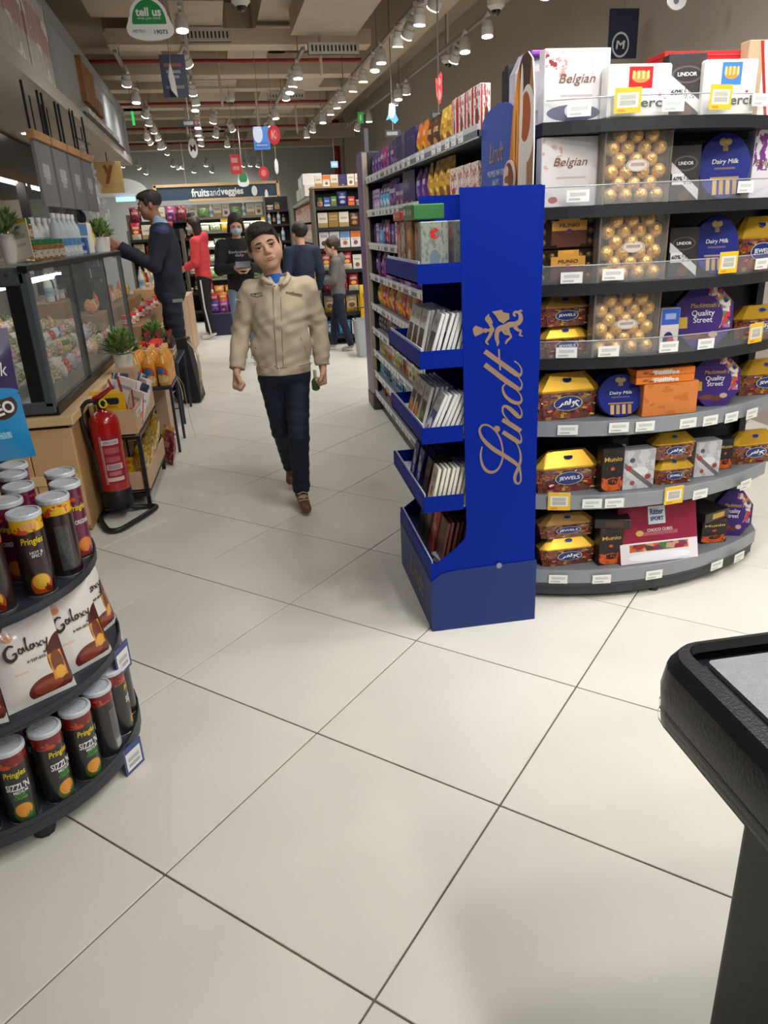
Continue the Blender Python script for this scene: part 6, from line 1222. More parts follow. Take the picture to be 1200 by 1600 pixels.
# yellow sign with a letter and a white half dome farther on
t = thing('wood_sign', 'square pale wooden sign with a brown letter beyond the menu boards', 'sign', (-1.62, 9.95, 1.92)); mb = MB(); mb.box((-1.62, 9.95, 2.09), (.30, .03, .34), bev=.004); mb.build('board', mat('sign_birch', (206, 172, 110), .5, noise=(5, .08)), t); letters('y', mat('letter_brown', (150, 96, 50), .5), t, (0, -.017, .20), .12, .2, bold=.05); mb = MB(); mb.box((-1.62, 9.95, 2.32), (.01, .01, .12)); mb.build('hanger', casedark, t)
# kitchen behind
kb = thing('kitchen_unit', 'dark extractor hood with lit tiled kitchen wall behind the deli', 'kitchen unit', B(-2.9, 9, 0))
def kbx(name, x0, x1, y0, y1, z0, z1, m): mb = MB(); bbox_b(mb, x0, x1, y0, y1, z0, z1); return mb.build(name, m, kb)
kbx('back_tiles', -2.98, -2.92, 3.2, 14, 0, 2.36, mat('kitchen_tile', (176, 164, 150), .5, noise=(3, .1))); kbx('hood', -2.92, -1.75, 5.0, 12.5, 2.0, 2.34, casedark); kbx('hood_rim', -1.78, -1.73, 5.0, 12.5, 1.97, 2.03, mat('rim_brown', (96, 66, 40), .5)); kbx('work_bench', -2.9, -2.3, 4.2, 13, 0, .95, mat('bench_steel', (150, 150, 148), .35, metal=.6)); kbx('upper_shelf', -2.9, -2.6, 5.0, 12.5, 1.45, 1.48, steel)
for i in range(4): kbx('hood_lamp', -1.9, -1.82, 6.3+1.6*i, 7.3+1.6*i, 1.965, 1.995, mat('hood_tube', (255, 250, 240), .4, emit=14.))
for i in range(3): kbx('hood_post', -1.84, -1.76, 6.1+2.4*i, 6.18+2.4*i, .9, 2.0, casedark)
for r_i, (z, ks) in enumerate(((1.482, ['white_tub', 'water_bottle', 'white_bottle', 'orange_pack', 'white_tub']), (.952, ['white_bottle', 'white_tub', 'cheese_pack', 'red_tub', 'green_pack']))):
    a, b_ = B(-2.7, 5.2), B(-2.7, 11.5); row_of('on the kitchen %s' % ('shelf', 'bench')[r_i], (a.x, a.y), (b_.x, b_.y), z, ks, -PI/2, .24, .06, 'from the near end', 'kitchen supplies', .3)
# ================================================================== people: smooth blended bodies
class Field:
    """signed distance volume with smooth blending, meshed by surface nets"""
    def __init__(s, lo, hi, h):
        s.h = h; s.lo = np.array(lo, float)-2*h; n = np.ceil((np.array(hi, float)+2*h-s.lo)/h).astype(int)+1; s.n = n; s.f = np.full(n, .5, np.float32)
    def sub(s, lo, hi):
        a = np.clip(np.floor((np.array(lo)-s.lo)/s.h).astype(int), 0, s.n); b = np.clip(np.ceil((np.array(hi)-s.lo)/s.h).astype(int)+1, 0, s.n)
        if (b <= a).any(): return None, None
        sl = tuple(slice(x, y) for x, y in zip(a, b)); g = np.meshgrid(*[s.lo[i]+s.h*np.arange(a[i], b[i]) for i in range(3)], indexing='ij'); return sl, np.stack(g, -1)
    def mix(s, sl, d, k, cut=False):
        f = s.f[sl]
        if cut: e = np.clip(.5-.5*(-d-f)/k, 0, 1) if k else (-d < f); s.f[sl] = np.maximum(f, -d) if not k else (f*e+(-d)*(1-e)+k*e*(1-e)); return
        if k: e = np.clip(.5+.5*(f-d)/k, 0, 1); s.f[sl] = f*(1-e)+d*e-k*e*(1-e)
        else: s.f[sl] = np.minimum(f, d)
    def cone(s, a, b, r0, r1, k=.02, cut=False):
        a, b = np.array(a, float), np.array(b, float); m = max(r0, r1)+max(k, .02)*1.6
        sl, p = s.sub(np.minimum(a, b)-m, np.maximum(a, b)+m)
        if sl is None: return
        ab = b-a; t = np.clip(((p-a)@ab)/max(ab@ab, 1e-9), 0, 1); d = np.linalg.norm(p-a-t[..., None]*ab, axis=-1)-(r0+(r1-r0)*t); s.mix(sl, d, k, cut)
    def ell(s, c, r, M=None, k=.02, cut=False):
        c = np.array(c, float); r = np.array(r, float); m = r.max()+max(k, .02)*1.6; sl, p = s.sub(c-m, c+m)
        if sl is None: return
        q = p-c
        if M is not None: q = q@M
        k0 = np.linalg.norm(q/r, axis=-1); k1 = np.linalg.norm(q/(r*r), axis=-1)+1e-6; s.mix(sl, k0*(k0-1)/k1, k, cut)
    def plane(s, c, n):
        """keep the side the normal points away from"""
        n = np.array(n, float); n /= np.linalg.norm(n); g = np.meshgrid(*[s.lo[i]+s.h*np.arange(s.n[i]) for i in range(3)], indexing='ij'); d = (np.stack(g, -1)-np.array(c))@n; s.f = np.maximum(s.f, d.astype(np.float32))
    def local_plane(s, c, n, rad):
        n = np.array(n, float); n /= np.linalg.norm(n); c = np.array(c, float); sl, p = s.sub(c-rad, c+rad)
        if sl is None: return
        d = (p-c)@n; near = np.linalg.norm(p-c, axis=-1) < rad; s.f[sl] = np.where(near, np.maximum(s.f[sl], d), s.f[sl])
    def ripple(s, amp, sc, seed=0):
        r = np.random.RandomState(seed); g = np.meshgrid(*[s.lo[i]+s.h*np.arange(s.n[i]) for i in range(3)], indexing='ij'); w = 0
        for i in range(4):
            v = r.normal(size=3)*np.array([.8, .8, 2.6])*sc; w = w+np.sin(v[0]*g[0]+v[1]*g[1]+v[2]*g[2]+r.uniform(0, 6)+1.3*np.sin(g[2]*sc*.7+i))
        s.f += (amp*w/2).astype(np.float32)
    def mesh(s, name, m, off):
        f = s.f; h = s.h; neg = f < 0; n = s.n-1
        c = [neg[i:i+n[0], j:j+n[1], k:k+n[2]] for i in (0, 1) for j in (0, 1) for k in (0, 1)]
        act = np.logical_or.reduce(c) & ~np.logical_and.reduce(c); idx = np.argwhere(act); N = len(idx); ids = np.full(n, -1, np.int64); ids[act] = np.arange(N)
        acc = np.zeros((N, 3)); cnt = np.zeros(N); cor = [(i, j, k) for i in (0, 1) for j in (0, 1) for k in (0, 1)]
        V = {q: f[idx[:, 0]+q[0], idx[:, 1]+q[1], idx[:, 2]+q[2]] for q in cor}
        for q in cor:
            for a in range(3):
                if q[a]: continue
                q2 = tuple(1 if i == a else q[i] for i in range(3)); v0, v1 = V[q], V[q2]; m_ = (v0 < 0) != (v1 < 0); t = np.where(m_, v0/(v0-v1+1e-12), 0)
                pt = np.array(q, float)[None]+np.zeros((N, 3)); pt[:, a] += t; acc += pt*m_[:, None]; cnt += m_
        P = s.lo+(idx+acc/np.maximum(cnt, 1)[:, None])*h
        quads = []
        for a in range(3):
            b, d = [(1, 2), (2, 0), (0, 1)][a]; sl0 = [slice(None)]*3; sl1 = [slice(None)]*3; sl0[a] = slice(0, -1); sl1[a] = slice(1, None)
            cr = neg[tuple(sl0)] != neg[tuple(sl1)]; e = np.argwhere(cr); e = e[(e[:, b] > 0) & (e[:, d] > 0) & (e[:, b] < s.n[b]-1) & (e[:, d] < s.n[d]-1)]
            ins = neg[tuple(e.T)]
            def cell(db, dd): q = e.copy(); q[:, b] += db; q[:, d] += dd; return ids[tuple(q.T)]
            A, Bq, Cq, Dq = cell(-1, -1), cell(0, -1), cell(0, 0), cell(-1, 0); Q = np.stack([A, Bq, Cq, Dq], 1); Q[~ins] = Q[~ins][:, ::-1]; quads.append(Q)
        Q = np.concatenate(quads); Q = Q[(Q >= 0).all(1)]
        me = bpy.data.meshes.new(name); me.vertices.add(N); me.vertices.foreach_set('co', (P-np.array(off)).astype(np.float32).ravel()); me.loops.add(4*len(Q)); me.polygons.add(len(Q))
        me.loops.foreach_set('vertex_index', Q.ravel().astype(np.int32)); me.polygons.foreach_set('loop_start', np.arange(0, 4*len(Q), 4, dtype=np.int32)); me.update(calc_edges=True); me.validate(); me.materials.append(m); me.shade_smooth()
        return me
U3 = np.array([0, 0, 1.])
def nrm(v): v = np.array(v, float); return v/np.linalg.norm(v)
def frame(f, u=U3):
    f = nrm(f); r = nrm(np.cross(u, f)); u2 = np.cross(f, r); return np.stack([r, -f, u2], 1)      # columns: right, back, up
skin_t = mat('skin_tan', (212, 166, 138), .5, spec=.35); hairm = mat('hair_black', (26, 21, 20), .5, bump=(120, .6)); hairb = mat('hair_brown', (62, 42, 32), .5, bump=(120, .6)); lipm = mat('lips_rose', (182, 122, 104), .5); eyew = mat('eye_white', (196, 186, 176), .3); iris = mat('eye_brown', (48, 30, 22), .2); shoe_w = mat('shoe_white', (222, 220, 216), .5)
mask_m = mat('mask_blue', (168, 196, 206), .7)
def person(label, J, fwd, s, head_f, head_u, cols, h=.008, hair='short', sleeve=1., slim=1., mask=False, shoes=None, curl=(.9, .9), hem=0., hood=False, collar=None, extra=None, hs=None, wrinkle=.0022, girth=1., hairc=None, skinm=None, shoe_len=.24, hand_f=None, hd=None, cheek=1., vcut=False):
    """J: joints in world coordinates (pel, neck, head, shL, shR, elL, elR, wrL, wrR, hipL, hipR, knL, knR, anL, anR, toL, toR); s: body scale, hs: head scale"""
    J = {k: np.array(v, float) for k, v in J.items()}; hs = hs or s; hd = hd or s; foot = (J['anL']+J['anR'])/2; root = (float(foot[0]), float(foot[1]), 0.)
    t = thing('person', label, 'person', root); M = frame(fwd); Hm = frame(head_f, nrm(head_u)); skin = skinm or skin_t
    allp = np.array(list(J.values())); lo, hi = allp.min(0)-.16*max(s, hs), allp.max(0)+.2*max(s, hs)
    H = J['head']; hp = lambda x, y, z: H+Hm@np.array([x, y, z])*hs
    # ---- body (skin), one continuous surface
    F = Field(lo, hi, h)
    tor = lambda fld, g, k: (fld.ell(J['neck']*.62+J['pel']*.38-U3*.0, np.array([.150*slim, .100*girth, .185])*s+g, M, k), fld.ell(J['neck']*.28+J['pel']*.72, np.array([.140*slim*girth, .098*girth, .16])*s+g, M, k), fld.ell(J['pel'], np.array([.145*slim, .105*girth, .11])*s+g, M, k))
    tor(F, -.012*s, .05*s)
    F.cone(J['neck']-U3*.03*s, hp(0, .018, -.075), .052*s, .048*hs, .02)
    for q in 'LR':
        F.cone(J['neck']-U3*.05*s, J['sh'+q], .055*s, .05*s, .04*s); F.cone(J['sh'+q], J['el'+q], .048*s, .038*s, .02); F.cone(J['el'+q], J['wr'+q], .038*s, .025*s, .015)
        F.cone(J['hip'+q], J['kn'+q], .072*s, .05*s, .03); F.cone(J['kn'+q], J['an'+q], .05*s, .034*s, .02); F.cone(J['an'+q]-U3*.02*s, J['to'+q], .032*s, .022*s, .015)
        d = nrm(J['wr'+q]-J['el'+q]) if not (hand_f and q in hand_f) else nrm(hand_f[q][0]); side = 1 if q == 'R' else -1
        inw = nrm(np.cross(d, nrm(fwd)))*1.0; pal = nrm(hand_f[q][1]) if hand_f and q in hand_f else nrm(np.array(M[:, 0])*-side)      # palm faces inwards
        lat = nrm(np.cross(pal, d)); lat = lat if lat@nrm(fwd) > 0 else -lat                                                                 # thumb side
        pal = pal-d*(pal@d); pal = nrm(pal); W = J['wr'+q]; c = curl[0 if q == 'L' else 1]
        for i, (o_, ln) in enumerate(((.027, .072), (.009, .080), (-.009, .075), (-.026, .060))):
            k0 = W+d*.085*hd+lat*o_*hd; F.cone(W+lat*o_*.6*hd, k0, .014*hd, .0125*hd, .012); a = 0; p = k0; sl_ = ln*hd
            for j, fr in enumerate((.45, .32, .23)):
                a += c*(.85, 1.0, .7)[j]; dd = d*math.cos(a)+pal*math.sin(a); e = p+dd*sl_*fr; F.cone(p, e, (.0105-.001*j)*hd, (.0098-.0012*j)*hd, .003); p = e
        b0 = W+d*.022*hd+lat*.026*hd; b1 = b0+nrm(d*.6+lat*.75+pal*.3)*.045*hd; b2 = b1+nrm(d*.85+pal*.45+lat*.1)*.032*hd; F.cone(b0, b1, .0155*hd, .012*hd, .01); F.cone(b1, b2, .0115*hd, .009*hd, .004)
    E = lambda c, r, k=.012, cut=False: F.ell(hp(*c), np.array(r)*hs, Hm, k*hs, cut)
    E((0, .014, .032), (.074, .092, .082), .02); E((0, -.020, -.034), (.062*cheek, .066, .080), .03); E((0, -.058, -.088), (.028, .022, .02), .02)
    for x in (-1, 1): E((x*.036*cheek, -.048, -.038), (.030*cheek, .026, .036), .02); E((x*.079, .012, -.008), (.010, .018, .030), .006); E((x*.033, -.094, .002), (.019, .014, .010), .012, True)
    F.cone(hp(0, -.082, .004), hp(0, -.099, -.024), .0085*hs, .0118*hs, .008*hs)
    for x in (-1, 1): F.cone(hp(x*.010, -.092, -.030), hp(x*.012, -.086, -.031), .008*hs, .008*hs, .006*hs); F.cone(hp(x*.012, -.079, .020), hp(x*.046, -.070, .018), .009*hs, .007*hs, .012*hs)
    F.cone(hp(-.017, -.080, -.058), hp(.017, -.080, -.058), .0095*hs, .0095*hs, .008*hs)
    body = put('body', F.mesh('body', skin, root), t)
    # ---- face details
    for x in (-1, 1):
        R = Matrix(((Hm[0, 0], Hm[0, 1], Hm[0, 2]), (Hm[1, 0], Hm[1, 1], Hm[1, 2]), (Hm[2, 0], Hm[2, 1], Hm[2, 2]))); c = hp(x*.033, -.0735, .001); vs, fs = ico(.0132*hs, 2); mb = MB()
        mb.add([R@v+Vector(c) for v in vs], fs, 0); o = mb.build('eye', eyew, t, smooth=1.5)
        vs, fs = ico(.0080*hs, 1); mb = MB(); mb.add([R@Vector((v.x, v.y*.35, v.z))+Vector(hp(x*.033, -.0856, .000)) for v in vs], fs); mb.build('iris', iris, o, smooth=1.5) if False else par_iris(mb, iris, t)
        mb = MB(); mb.tube([Vector(hp(x*a, b, z)) for a, b, z in ((.014, -.0900, .0205), (.030, -.0885, .0235), (.047, -.0755, .0185))], [.0028*hs, .0036*hs, .0018*hs], 6); mb.build('eyebrow', hairc or hairm, t, smooth=1.)
        mb = MB(); mb.tube([Vector(hp(x*.033+a, b, z)) for a, b, z in ((-.016, -.0775, .0025), (-.006, -.0860, .0060), (.006, -.0860, .0060), (.016, -.0765, .0025))], .0032*hs, 6); mb.build('upper_eyelid', mat('lid_dark', (110, 76, 60), .5), t, smooth=1.); mb = MB(); mb.tube([Vector(hp(x*.033+a, b, z)) for a, b, z in ((-.016, -.0775, -.0025), (-.006, -.0855, -.0068), (.006, -.0855, -.0068), (.016, -.0765, -.0025))], .0030*hs, 6); mb.build('lower_eyelid', skin, t, smooth=1.)
    if not mask:
        mb = MB(); mb.tube([Vector(hp(a, b, z)) for a, b, z in ((-.024, -.081, -.057), (-.012, -.0885, -.0535), (0, -.0905, -.055), (.012, -.0885, -.0535), (.024, -.081, -.057))], [.0014*hs, .0034*hs, .0036*hs, .0034*hs, .0014*hs], 7)
        mb.tube([Vector(hp(a, b, z)) for a, b, z in ((-.022, -.081, -.0585), (-.010, -.0885, -.063), (.010, -.0885, -.063), (.022, -.081, -.0585))], [.0014*hs, .0042*hs, .0042*hs, .0014*hs], 7); mb.build('lips', lipm, t, smooth=1.)
    else:
        Fm = Field(hp(0, -.03, -.05)-.13*hs, hp(0, -.03, -.05)+.13*hs, h*.8); Fm.ell(hp(0, -.030, -.046), np.array([.070, .074, .060])*hs, Hm, .01); Fm.cone(hp(0, -.09, -.02), hp(0, -.10, -.03), .016*hs, .018*hs, .02); Fm.local_plane(hp(0, -.012, 0), Hm[:, 1], 1.)
        put('face_mask', Fm.mesh('face_mask', mask_m, root), t)
    # ---- hair
    Fh = Field(H-.30*hs, H+.19*hs, h*.9); hc = hairc or hairm
    if hair == 'short':
        Fh.ell(hp(0, .022, .042), np.array([.082, .095, .080])*hs, Hm, .01); Fh.ell(hp(0, -.034, .080), np.array([.064, .050, .030])*hs, Hm, .02); Fh.ell(hp(.01, -.062, .068), np.array([.05, .026, .018])*hs, Hm, .02)
        for x in (-1, 1): Fh.ell(hp(x*.071, -.022, .02), np.array([.010, .015, .032])*hs, Hm, .012)
        Fh.ell(hp(0, -.085, -.010), np.array([.062, .062, .066])*hs, Hm, .012, True); Fh.cone(hp(0, -.06, -.06), hp(0, .02, -.14), .08*hs, .09*hs, .015, True)
    elif hair == 'curly':
        Fh.ell(hp(0, .020, .040), np.array([.092, .104, .094])*hs, Hm, .01); r_ = np.random.RandomState(2)
        for i in range(34): v = nrm(r_.normal(size=3)); v[2] = abs(v[2])*.9-.15; v[1] = v[1] if v[1] > -.5 else -v[1]*.6; Fh.ell(hp(*(np.array([0, .020, .040])+v*np.array([.086, .098, .09]))), np.full(3, .020)*hs, None, .012)
        Fh.ell(hp(0, -.092, -.016), np.array([.062, .062, .07])*hs, Hm, .012, True); Fh.cone(hp(0, -.06, -.08), hp(0, .03, -.17), .07*hs, .08*hs, .015, True)
    elif hair in ('long', 'tied'):
        Fh.ell(hp(0, .020, .042), np.array([.084, .098, .088])*hs, Hm, .01); Fh.ell(hp(0, -.04, .085), np.array([.06, .045, .03])*hs, Hm, .02)
        if hair == 'long':
            for x in (-.05, 0, .05): Fh.cone(hp(x, .055, .02), hp(x*1.2, .07, -.17), .05*hs, .035*hs, .03)
            for x in (-1, 1): Fh.cone(hp(x*.07, .01, .02), hp(x*.078, .02, -.15), .022*hs, .018*hs, .02)
        else: Fh.ell(hp(0, .11, .0), np.array([.04, .045, .05])*hs, Hm, .02); [Fh.cone(hp(x*.07, .0, .02), hp(x*.085, .03, -.09), .024*hs, .02*hs, .02) for x in (-1, 1)]
        Fh.ell(hp(0, -.088, -.018), np.array([.060, .062, .080])*hs, Hm, .012, True)
    elif hair == 'cap':
        Fh.ell(hp(0, .012, .050), np.array([.086, .102, .082])*hs, Hm, .01); Fh.local_plane(hp(0, -.02, .012), -Hm[:, 2], .4)
    put('cap' if hair == 'cap' else 'hair', Fh.mesh('hair', hc, root), t)
    # ---- upper garment
    Ft = Field(lo, hi, h); g = .016*s; tor(Ft, g, .05*s); hemz = J['pel'][2]+hem
    Ft.cone(J['neck']-U3*.05*s, (J['neck']+J['pel'])/2, .10*s, .12*s, .05)
    for q in 'LR':
        Ft.cone(J['neck']-U3*.045*s, J['sh'+q], .066*s, .066*s, .05*s); Ft.cone(J['sh'+q], J['el'+q], .066*s*sleeve, .056*s*sleeve, .03*s); w_ = J['wr'+q]-nrm(J['wr'+q]-J['el'+q])*.005; Ft.cone(J['el'+q], w_, .056*s*sleeve, .045*s*sleeve, .02*s)
    Ft.ripple(wrinkle*s, 34/s, 3); Ft.f = Ft.f
    for q in 'LR': d = nrm(J['wr'+q]-J['el'+q]); Ft.local_plane(J['wr'+q]-d*.006*s, d, .085*s)
    gz = np.arange(Ft.n[2])*h+Ft.lo[2]
    pelp = J['pel']; sl, p = Ft.sub(pelp-np.array([.19*s, .19*s, .3*s]), pelp+np.array([.19*s, .19*s, .2*s])); arm = np.full(p.shape[:3], 9.)
    for q in 'LR':
        a, b = J['el'+q], J['wr'+q]; ab = b-a; tt = np.clip(((p-a)@ab)/(ab@ab), 0, 1.2); arm = np.minimum(arm, np.linalg.norm(p-a-tt[..., None]*ab, axis=-1))
    Ft.f[sl] = np.where(arm > .066*s*sleeve, np.maximum(Ft.f[sl], hemz-p[..., 2]), Ft.f[sl])
    Ft.cone(J['neck']+U3*.0, J['neck']+U3*.12*s+nrm(fwd)*.02*s, .062*s, .08*s, .008, True)
    if vcut: Ft.cone(J['neck']+nrm(fwd)*.07*s+U3*.06*s, J['neck']+nrm(fwd)*.125*s-U3*.05*s, .045*s, .012*s, .006, True)
    if hood: Ft.ell(J['neck']-nrm(fwd)*.085*s+U3*.0, np.array([.10, .055, .085])*s, M, .03)
    top = put(cols.get('top_name', 'jacket'), Ft.mesh('top', cols['top'], root), t)
    if collar: collar(t, root, J, M, s)
    # ---- trousers
    Fl = Field(lo, [hi[0], hi[1], J['pel'][2]+.14*s], h); Fl.ell(J['pel']-U3*.01, np.array([.150*slim, .110*girth, .115])*s+.004, M, .04*s)
    for q in 'LR': Fl.cone(J['hip'+q], J['kn'+q], .088*s, .068*s, .03*s); Fl.cone(J['kn'+q], J['an'+q]+U3*.01*s, .066*s, .058*s, .02*s)
    Fl.ripple(.0022*s, 22/s, 9)
    for q in 'LR': d = nrm(J['an'+q]-J['kn'+q]); Fl.local_plane(J['an'+q]-d*.005*s, d, .1*s)
    put('trousers', Fl.mesh('trousers', cols['legs'], root), t)
    # ---- shoes
    for q in 'LR':
        a, b = J['an'+q], J['to'+q]; d = nrm(b-a-U3*(b-a)[2]*.0); heel = a-nrm((d[0], d[1], 0.0001))*.03*s; Fs = Field(np.minimum(a, b)-.12*s, np.maximum(a, b)+.11*s, min(h, .007))
        dn = nrm(np.cross(np.cross(d, U3), d)); hz = a-dn*.045*s-d*.02*s
        Fs.cone(hz, b, .040*s, .034*s, .02); Fs.cone(a-dn*.01*s-d*.005*s, a-dn*.03*s, .042*s, .042*s, .02); Fs.local_plane(b-dn*.026*s, -dn, .5)
        o = put('shoe', Fs.mesh('shoe', cols.get('shoe', shoe_w), root), t)
        So = Field(np.minimum(a, b)-.12*s, np.maximum(a, b)+.11*s, min(h, .007)); So.cone(hz, b, .044*s, .038*s, .02); So.local_plane(b-dn*.020*s, dn, .5); So.local_plane(b-dn*.036*s, -dn, .5); put('sole', So.mesh('sole', cols.get('sole', shoe_w), root), o)
    if extra: extra(t, root, J, M, s, hp)
    return t
def par_iris(mb, m, t): return mb.build('iris', m, t, smooth=1.5)
def P(px, py, y): return np.array(on_y(px, py, y))
jeans = mat('denim_navy', (24, 32, 54), .8, noise=(14, .25), bump=(260, .15)); khaki = mat('jacket_khaki', (200, 184, 158), .75, noise=(6, .06), bump=(300, .12)); leather = mat('shoe_leather', (112, 72, 50), .5, noise=(20, .15)); solem = mat('shoe_sole', (176, 156, 128), .6)
# ------------------------------------------------------------------ the boy walking towards the camera
BY = 3.88
Jb = dict(head=P(413, 385, BY), neck=P(430, 436, BY+.02), pel=P(444, 578, BY+.02), shL=P(392, 457, BY+.03), shR=P(477, 451, BY+.03), elL=P(377, 515, BY+.06), elR=P(498, 510, BY+.08), wrL=P(370, 578, BY-.03), wrR=P(504, 572, BY+.04),
          hipL=P(425, 592, BY+.02), hipR=P(463, 590, BY+.02), knL=P(440, 672, BY+.06), knR=P(467, 682, BY-.10), anL=P(455, 730, 4.18), anR=P(471, 768, 3.80), toL=P(454, 750, 4.08), toR=P(479, 797, 3.665))
Jb['toR'][2] = .036; Jb['anR'][2] = max(Jb['anR'][2], .085)
shirt_b = mat('shirt_blue', (24, 92, 176), .7)
def boy_extra(t, root, J, M, s, hp):
    r, bk, u = M[:, 0], M[:, 1], M[:, 2]; fz = lambda px, py, d: Vector(P(px, py, BY-d))
    # stand-up collar halves, placket, seams, pockets, snaps
    mb = MB(); mb.tube([fz(412, 433, .0), fz(411, 437, .06), fz(419, 441, .095), fz(426, 444, .105)], [.011, .014, .015, .007], 8); mb.build('collar', khaki, t, smooth=1.); mb = MB(); mb.tube([fz(449, 428, .0), fz(451, 433, .06), fz(447, 440, .095), fz(441, 445, .105)], [.011, .014, .015, .007], 8); mb.build('collar', khaki, t, smooth=1.)
    F = Field(J['neck']-.1, J['neck']+.08, .006); F.cone(J['neck']-np.array([0, .004, .06]), J['neck']+np.array([-.004, -.014, -.016]), .080*s, .068*s, .01); put('shirt', F.mesh('shirt', shirt_b, root), t)
    sm = mat('seam_khaki', (150, 132, 106), .8); mt_ = mat('snap_metal', (150, 148, 144), .3, metal=.9)
    surf = lambda px, py, d=.002: on_body(px, py, d)
    def line(pts, rad, nm, m): mb = MB(); mb.tube([surf(*p) for p in pts], rad, 5); return mb.build(nm, m, t, smooth=1.)
    line([(427, 449), (427, 470), (428, 500), (430, 530), (432, 560), (433, 576)], .0016, 'placket_seam', sm); line([(438, 449), (439, 470), (440, 500), (441, 530), (442, 560), (443, 574)], .0016, 'placket_seam', sm)
    for pts in ([(392, 459), (409, 457), (410, 461), (401, 464), (392, 461)], [(447, 456), (472, 460), (472, 463), (458, 460), (447, 458)]): line(pts+[pts[0]], .0022, 'pocket_flap', sm)
    for pts in ([(400, 545), (394, 530), (393, 560)], [(470, 528), (477, 545), (485, 560)]): line(pts, .0022, 'pocket_welt', sm)
    line([(397, 570), (415, 574), (440, 575), (470, 572), (488, 567)], .002, 'hem_seam', sm)
    for px, py in ((399, 459.5), (458, 456), (437, 446), (429, 447), (430, 572), (434, 575)):
        c = surf(px, py, .001); mb = MB(); mb.lathe([(.0045, 0), (.0045, .002), (.003, .003)], 8, c, R=Matrix.Rotation(PI/2, 3, 'X')); mb.build('snap', mt_, t)
    mb = MB(); mb.tube([surf(368, 468), surf(376, 470)], .004, 6); mb.build('sleeve_tab', khaki, t)
    # laces
    a = Vector(J['anR']); b = Vector(J['toR'])
    for k in range(3):
        c = a.lerp(b, .35+.16*k); mb = MB(); mb.tube([c+Vector((-.028, .0, .022-.004*k)), c+Vector((0, -.012, .036-.006*k)), c+Vector((.028, 0, .022-.004*k))], .0028, 5); mb.build('lace', mat('lace_cream', (206, 190, 164), .7), t, smooth=1.)
_dg = {}
def on_body(px, py, d):
    """point on the jacket's front surface seen at a pixel"""
    o = _dg['o']; org = Vector((0, 0, CAMH)); v = Vector(ray(px, py)).normalized(); ok, loc, n, i = o.ray_cast(org-Vector(o['_r']), v)
    return (loc+Vector(o['_r'])-v*d) if ok else Vector(P(px, py, BY-.12))
class _Hook: pass
_old_put = put
def put(name, me, parent=None, loc=(0, 0, 0), rz=0., rot=None, scale=None):
    o = _old_put(name, me, parent, loc, rz, rot, scale)
    if name == 'jacket' and parent is not None: o['_r'] = tuple(parent['_o']); _dg['o'] = o; bpy.context.view_layer.update()
    return o
def horiz(a): return np.array([math.sin(a), -math.cos(a), 0.])         # facing: 0 = towards -y, positive turns to the viewer's right
hu = nrm(np.array(AX)*-.27+np.array([0, 0, 1.])); hf = nrm(horiz(.06)+np.array([0, 0, .02]))
boy = person('boy in a beige zipped jacket and dark jeans walking towards the camera', Jb, horiz(.05), .80, hf, hu, dict(top=khaki, legs=jeans, shoe=leather, sole=solem), h=.0055, hair='short', sleeve=1.12, slim=1.12, girth=1.15, hem=-.012, hs=.98, extra=boy_extra, curl=(1.45, 1.45), hd=1.0, cheek=1.14, vcut=True, wrinkle=.0045, hairc=mat('hair_dark', (30, 23, 20), .45, bump=(140, .8)))
# things in his hands
q = P(375, 596, BY-.07); mb = MB(); mb.box(tuple(q), (.018, .03, .045), bev=.005); o = mb.build('key_fob', mat('fob_white', (214, 210, 214), .35), None, off=tuple(q)); tag(o, 'small white object held in the walking boy hand', 'key fob')
q = P(493, 597, BY+.02); o = thing('green_bottle', 'small green bottle hanging from the walking boy other hand', 'bottle', tuple(q-np.array([0, 0, .045]))); mb = MB(); mb.lathe([(.012, 0), (.021, .008), (.022, .05), (.012, .065), (.008, .07)], 12); mb.build('bottle_body', mat('bottle_green', (70, 110, 50), .3), o, local=True, smooth=.8); mb = MB(); mb.lathe([(.009, .07), (.009, .11)], 10); mb.build('neck', mat('bottle_pale', (190, 190, 176), .4), o, local=True, smooth=.8)
navy_c = mat('uniform_navy', (22, 28, 44), .8, bump=(200, .12)); navy_y = mat('uniform_blue', (44, 56, 96), .7); lblue = mat('shirt_light_blue', (150, 176, 204), .7); blackc = mat('cloth_black', (20, 19, 22), .85, bump=(200, .1)); redc = mat('hoodie_coral', (206, 64, 68), .8, bump=(200, .1)); denim_l = mat('denim_light', (112, 140, 168), .8, noise=(10, .12)); grey_c = mat('hoodie_grey', (112, 108, 106), .85, noise=(12, .1)); navy_t = mat('tshirt_navy', (26, 40, 62), .8); dshoe = mat('shoe_dark', (30, 28, 28), .5); gshoe = mat('shoe_grey', (160, 156, 150), .6)
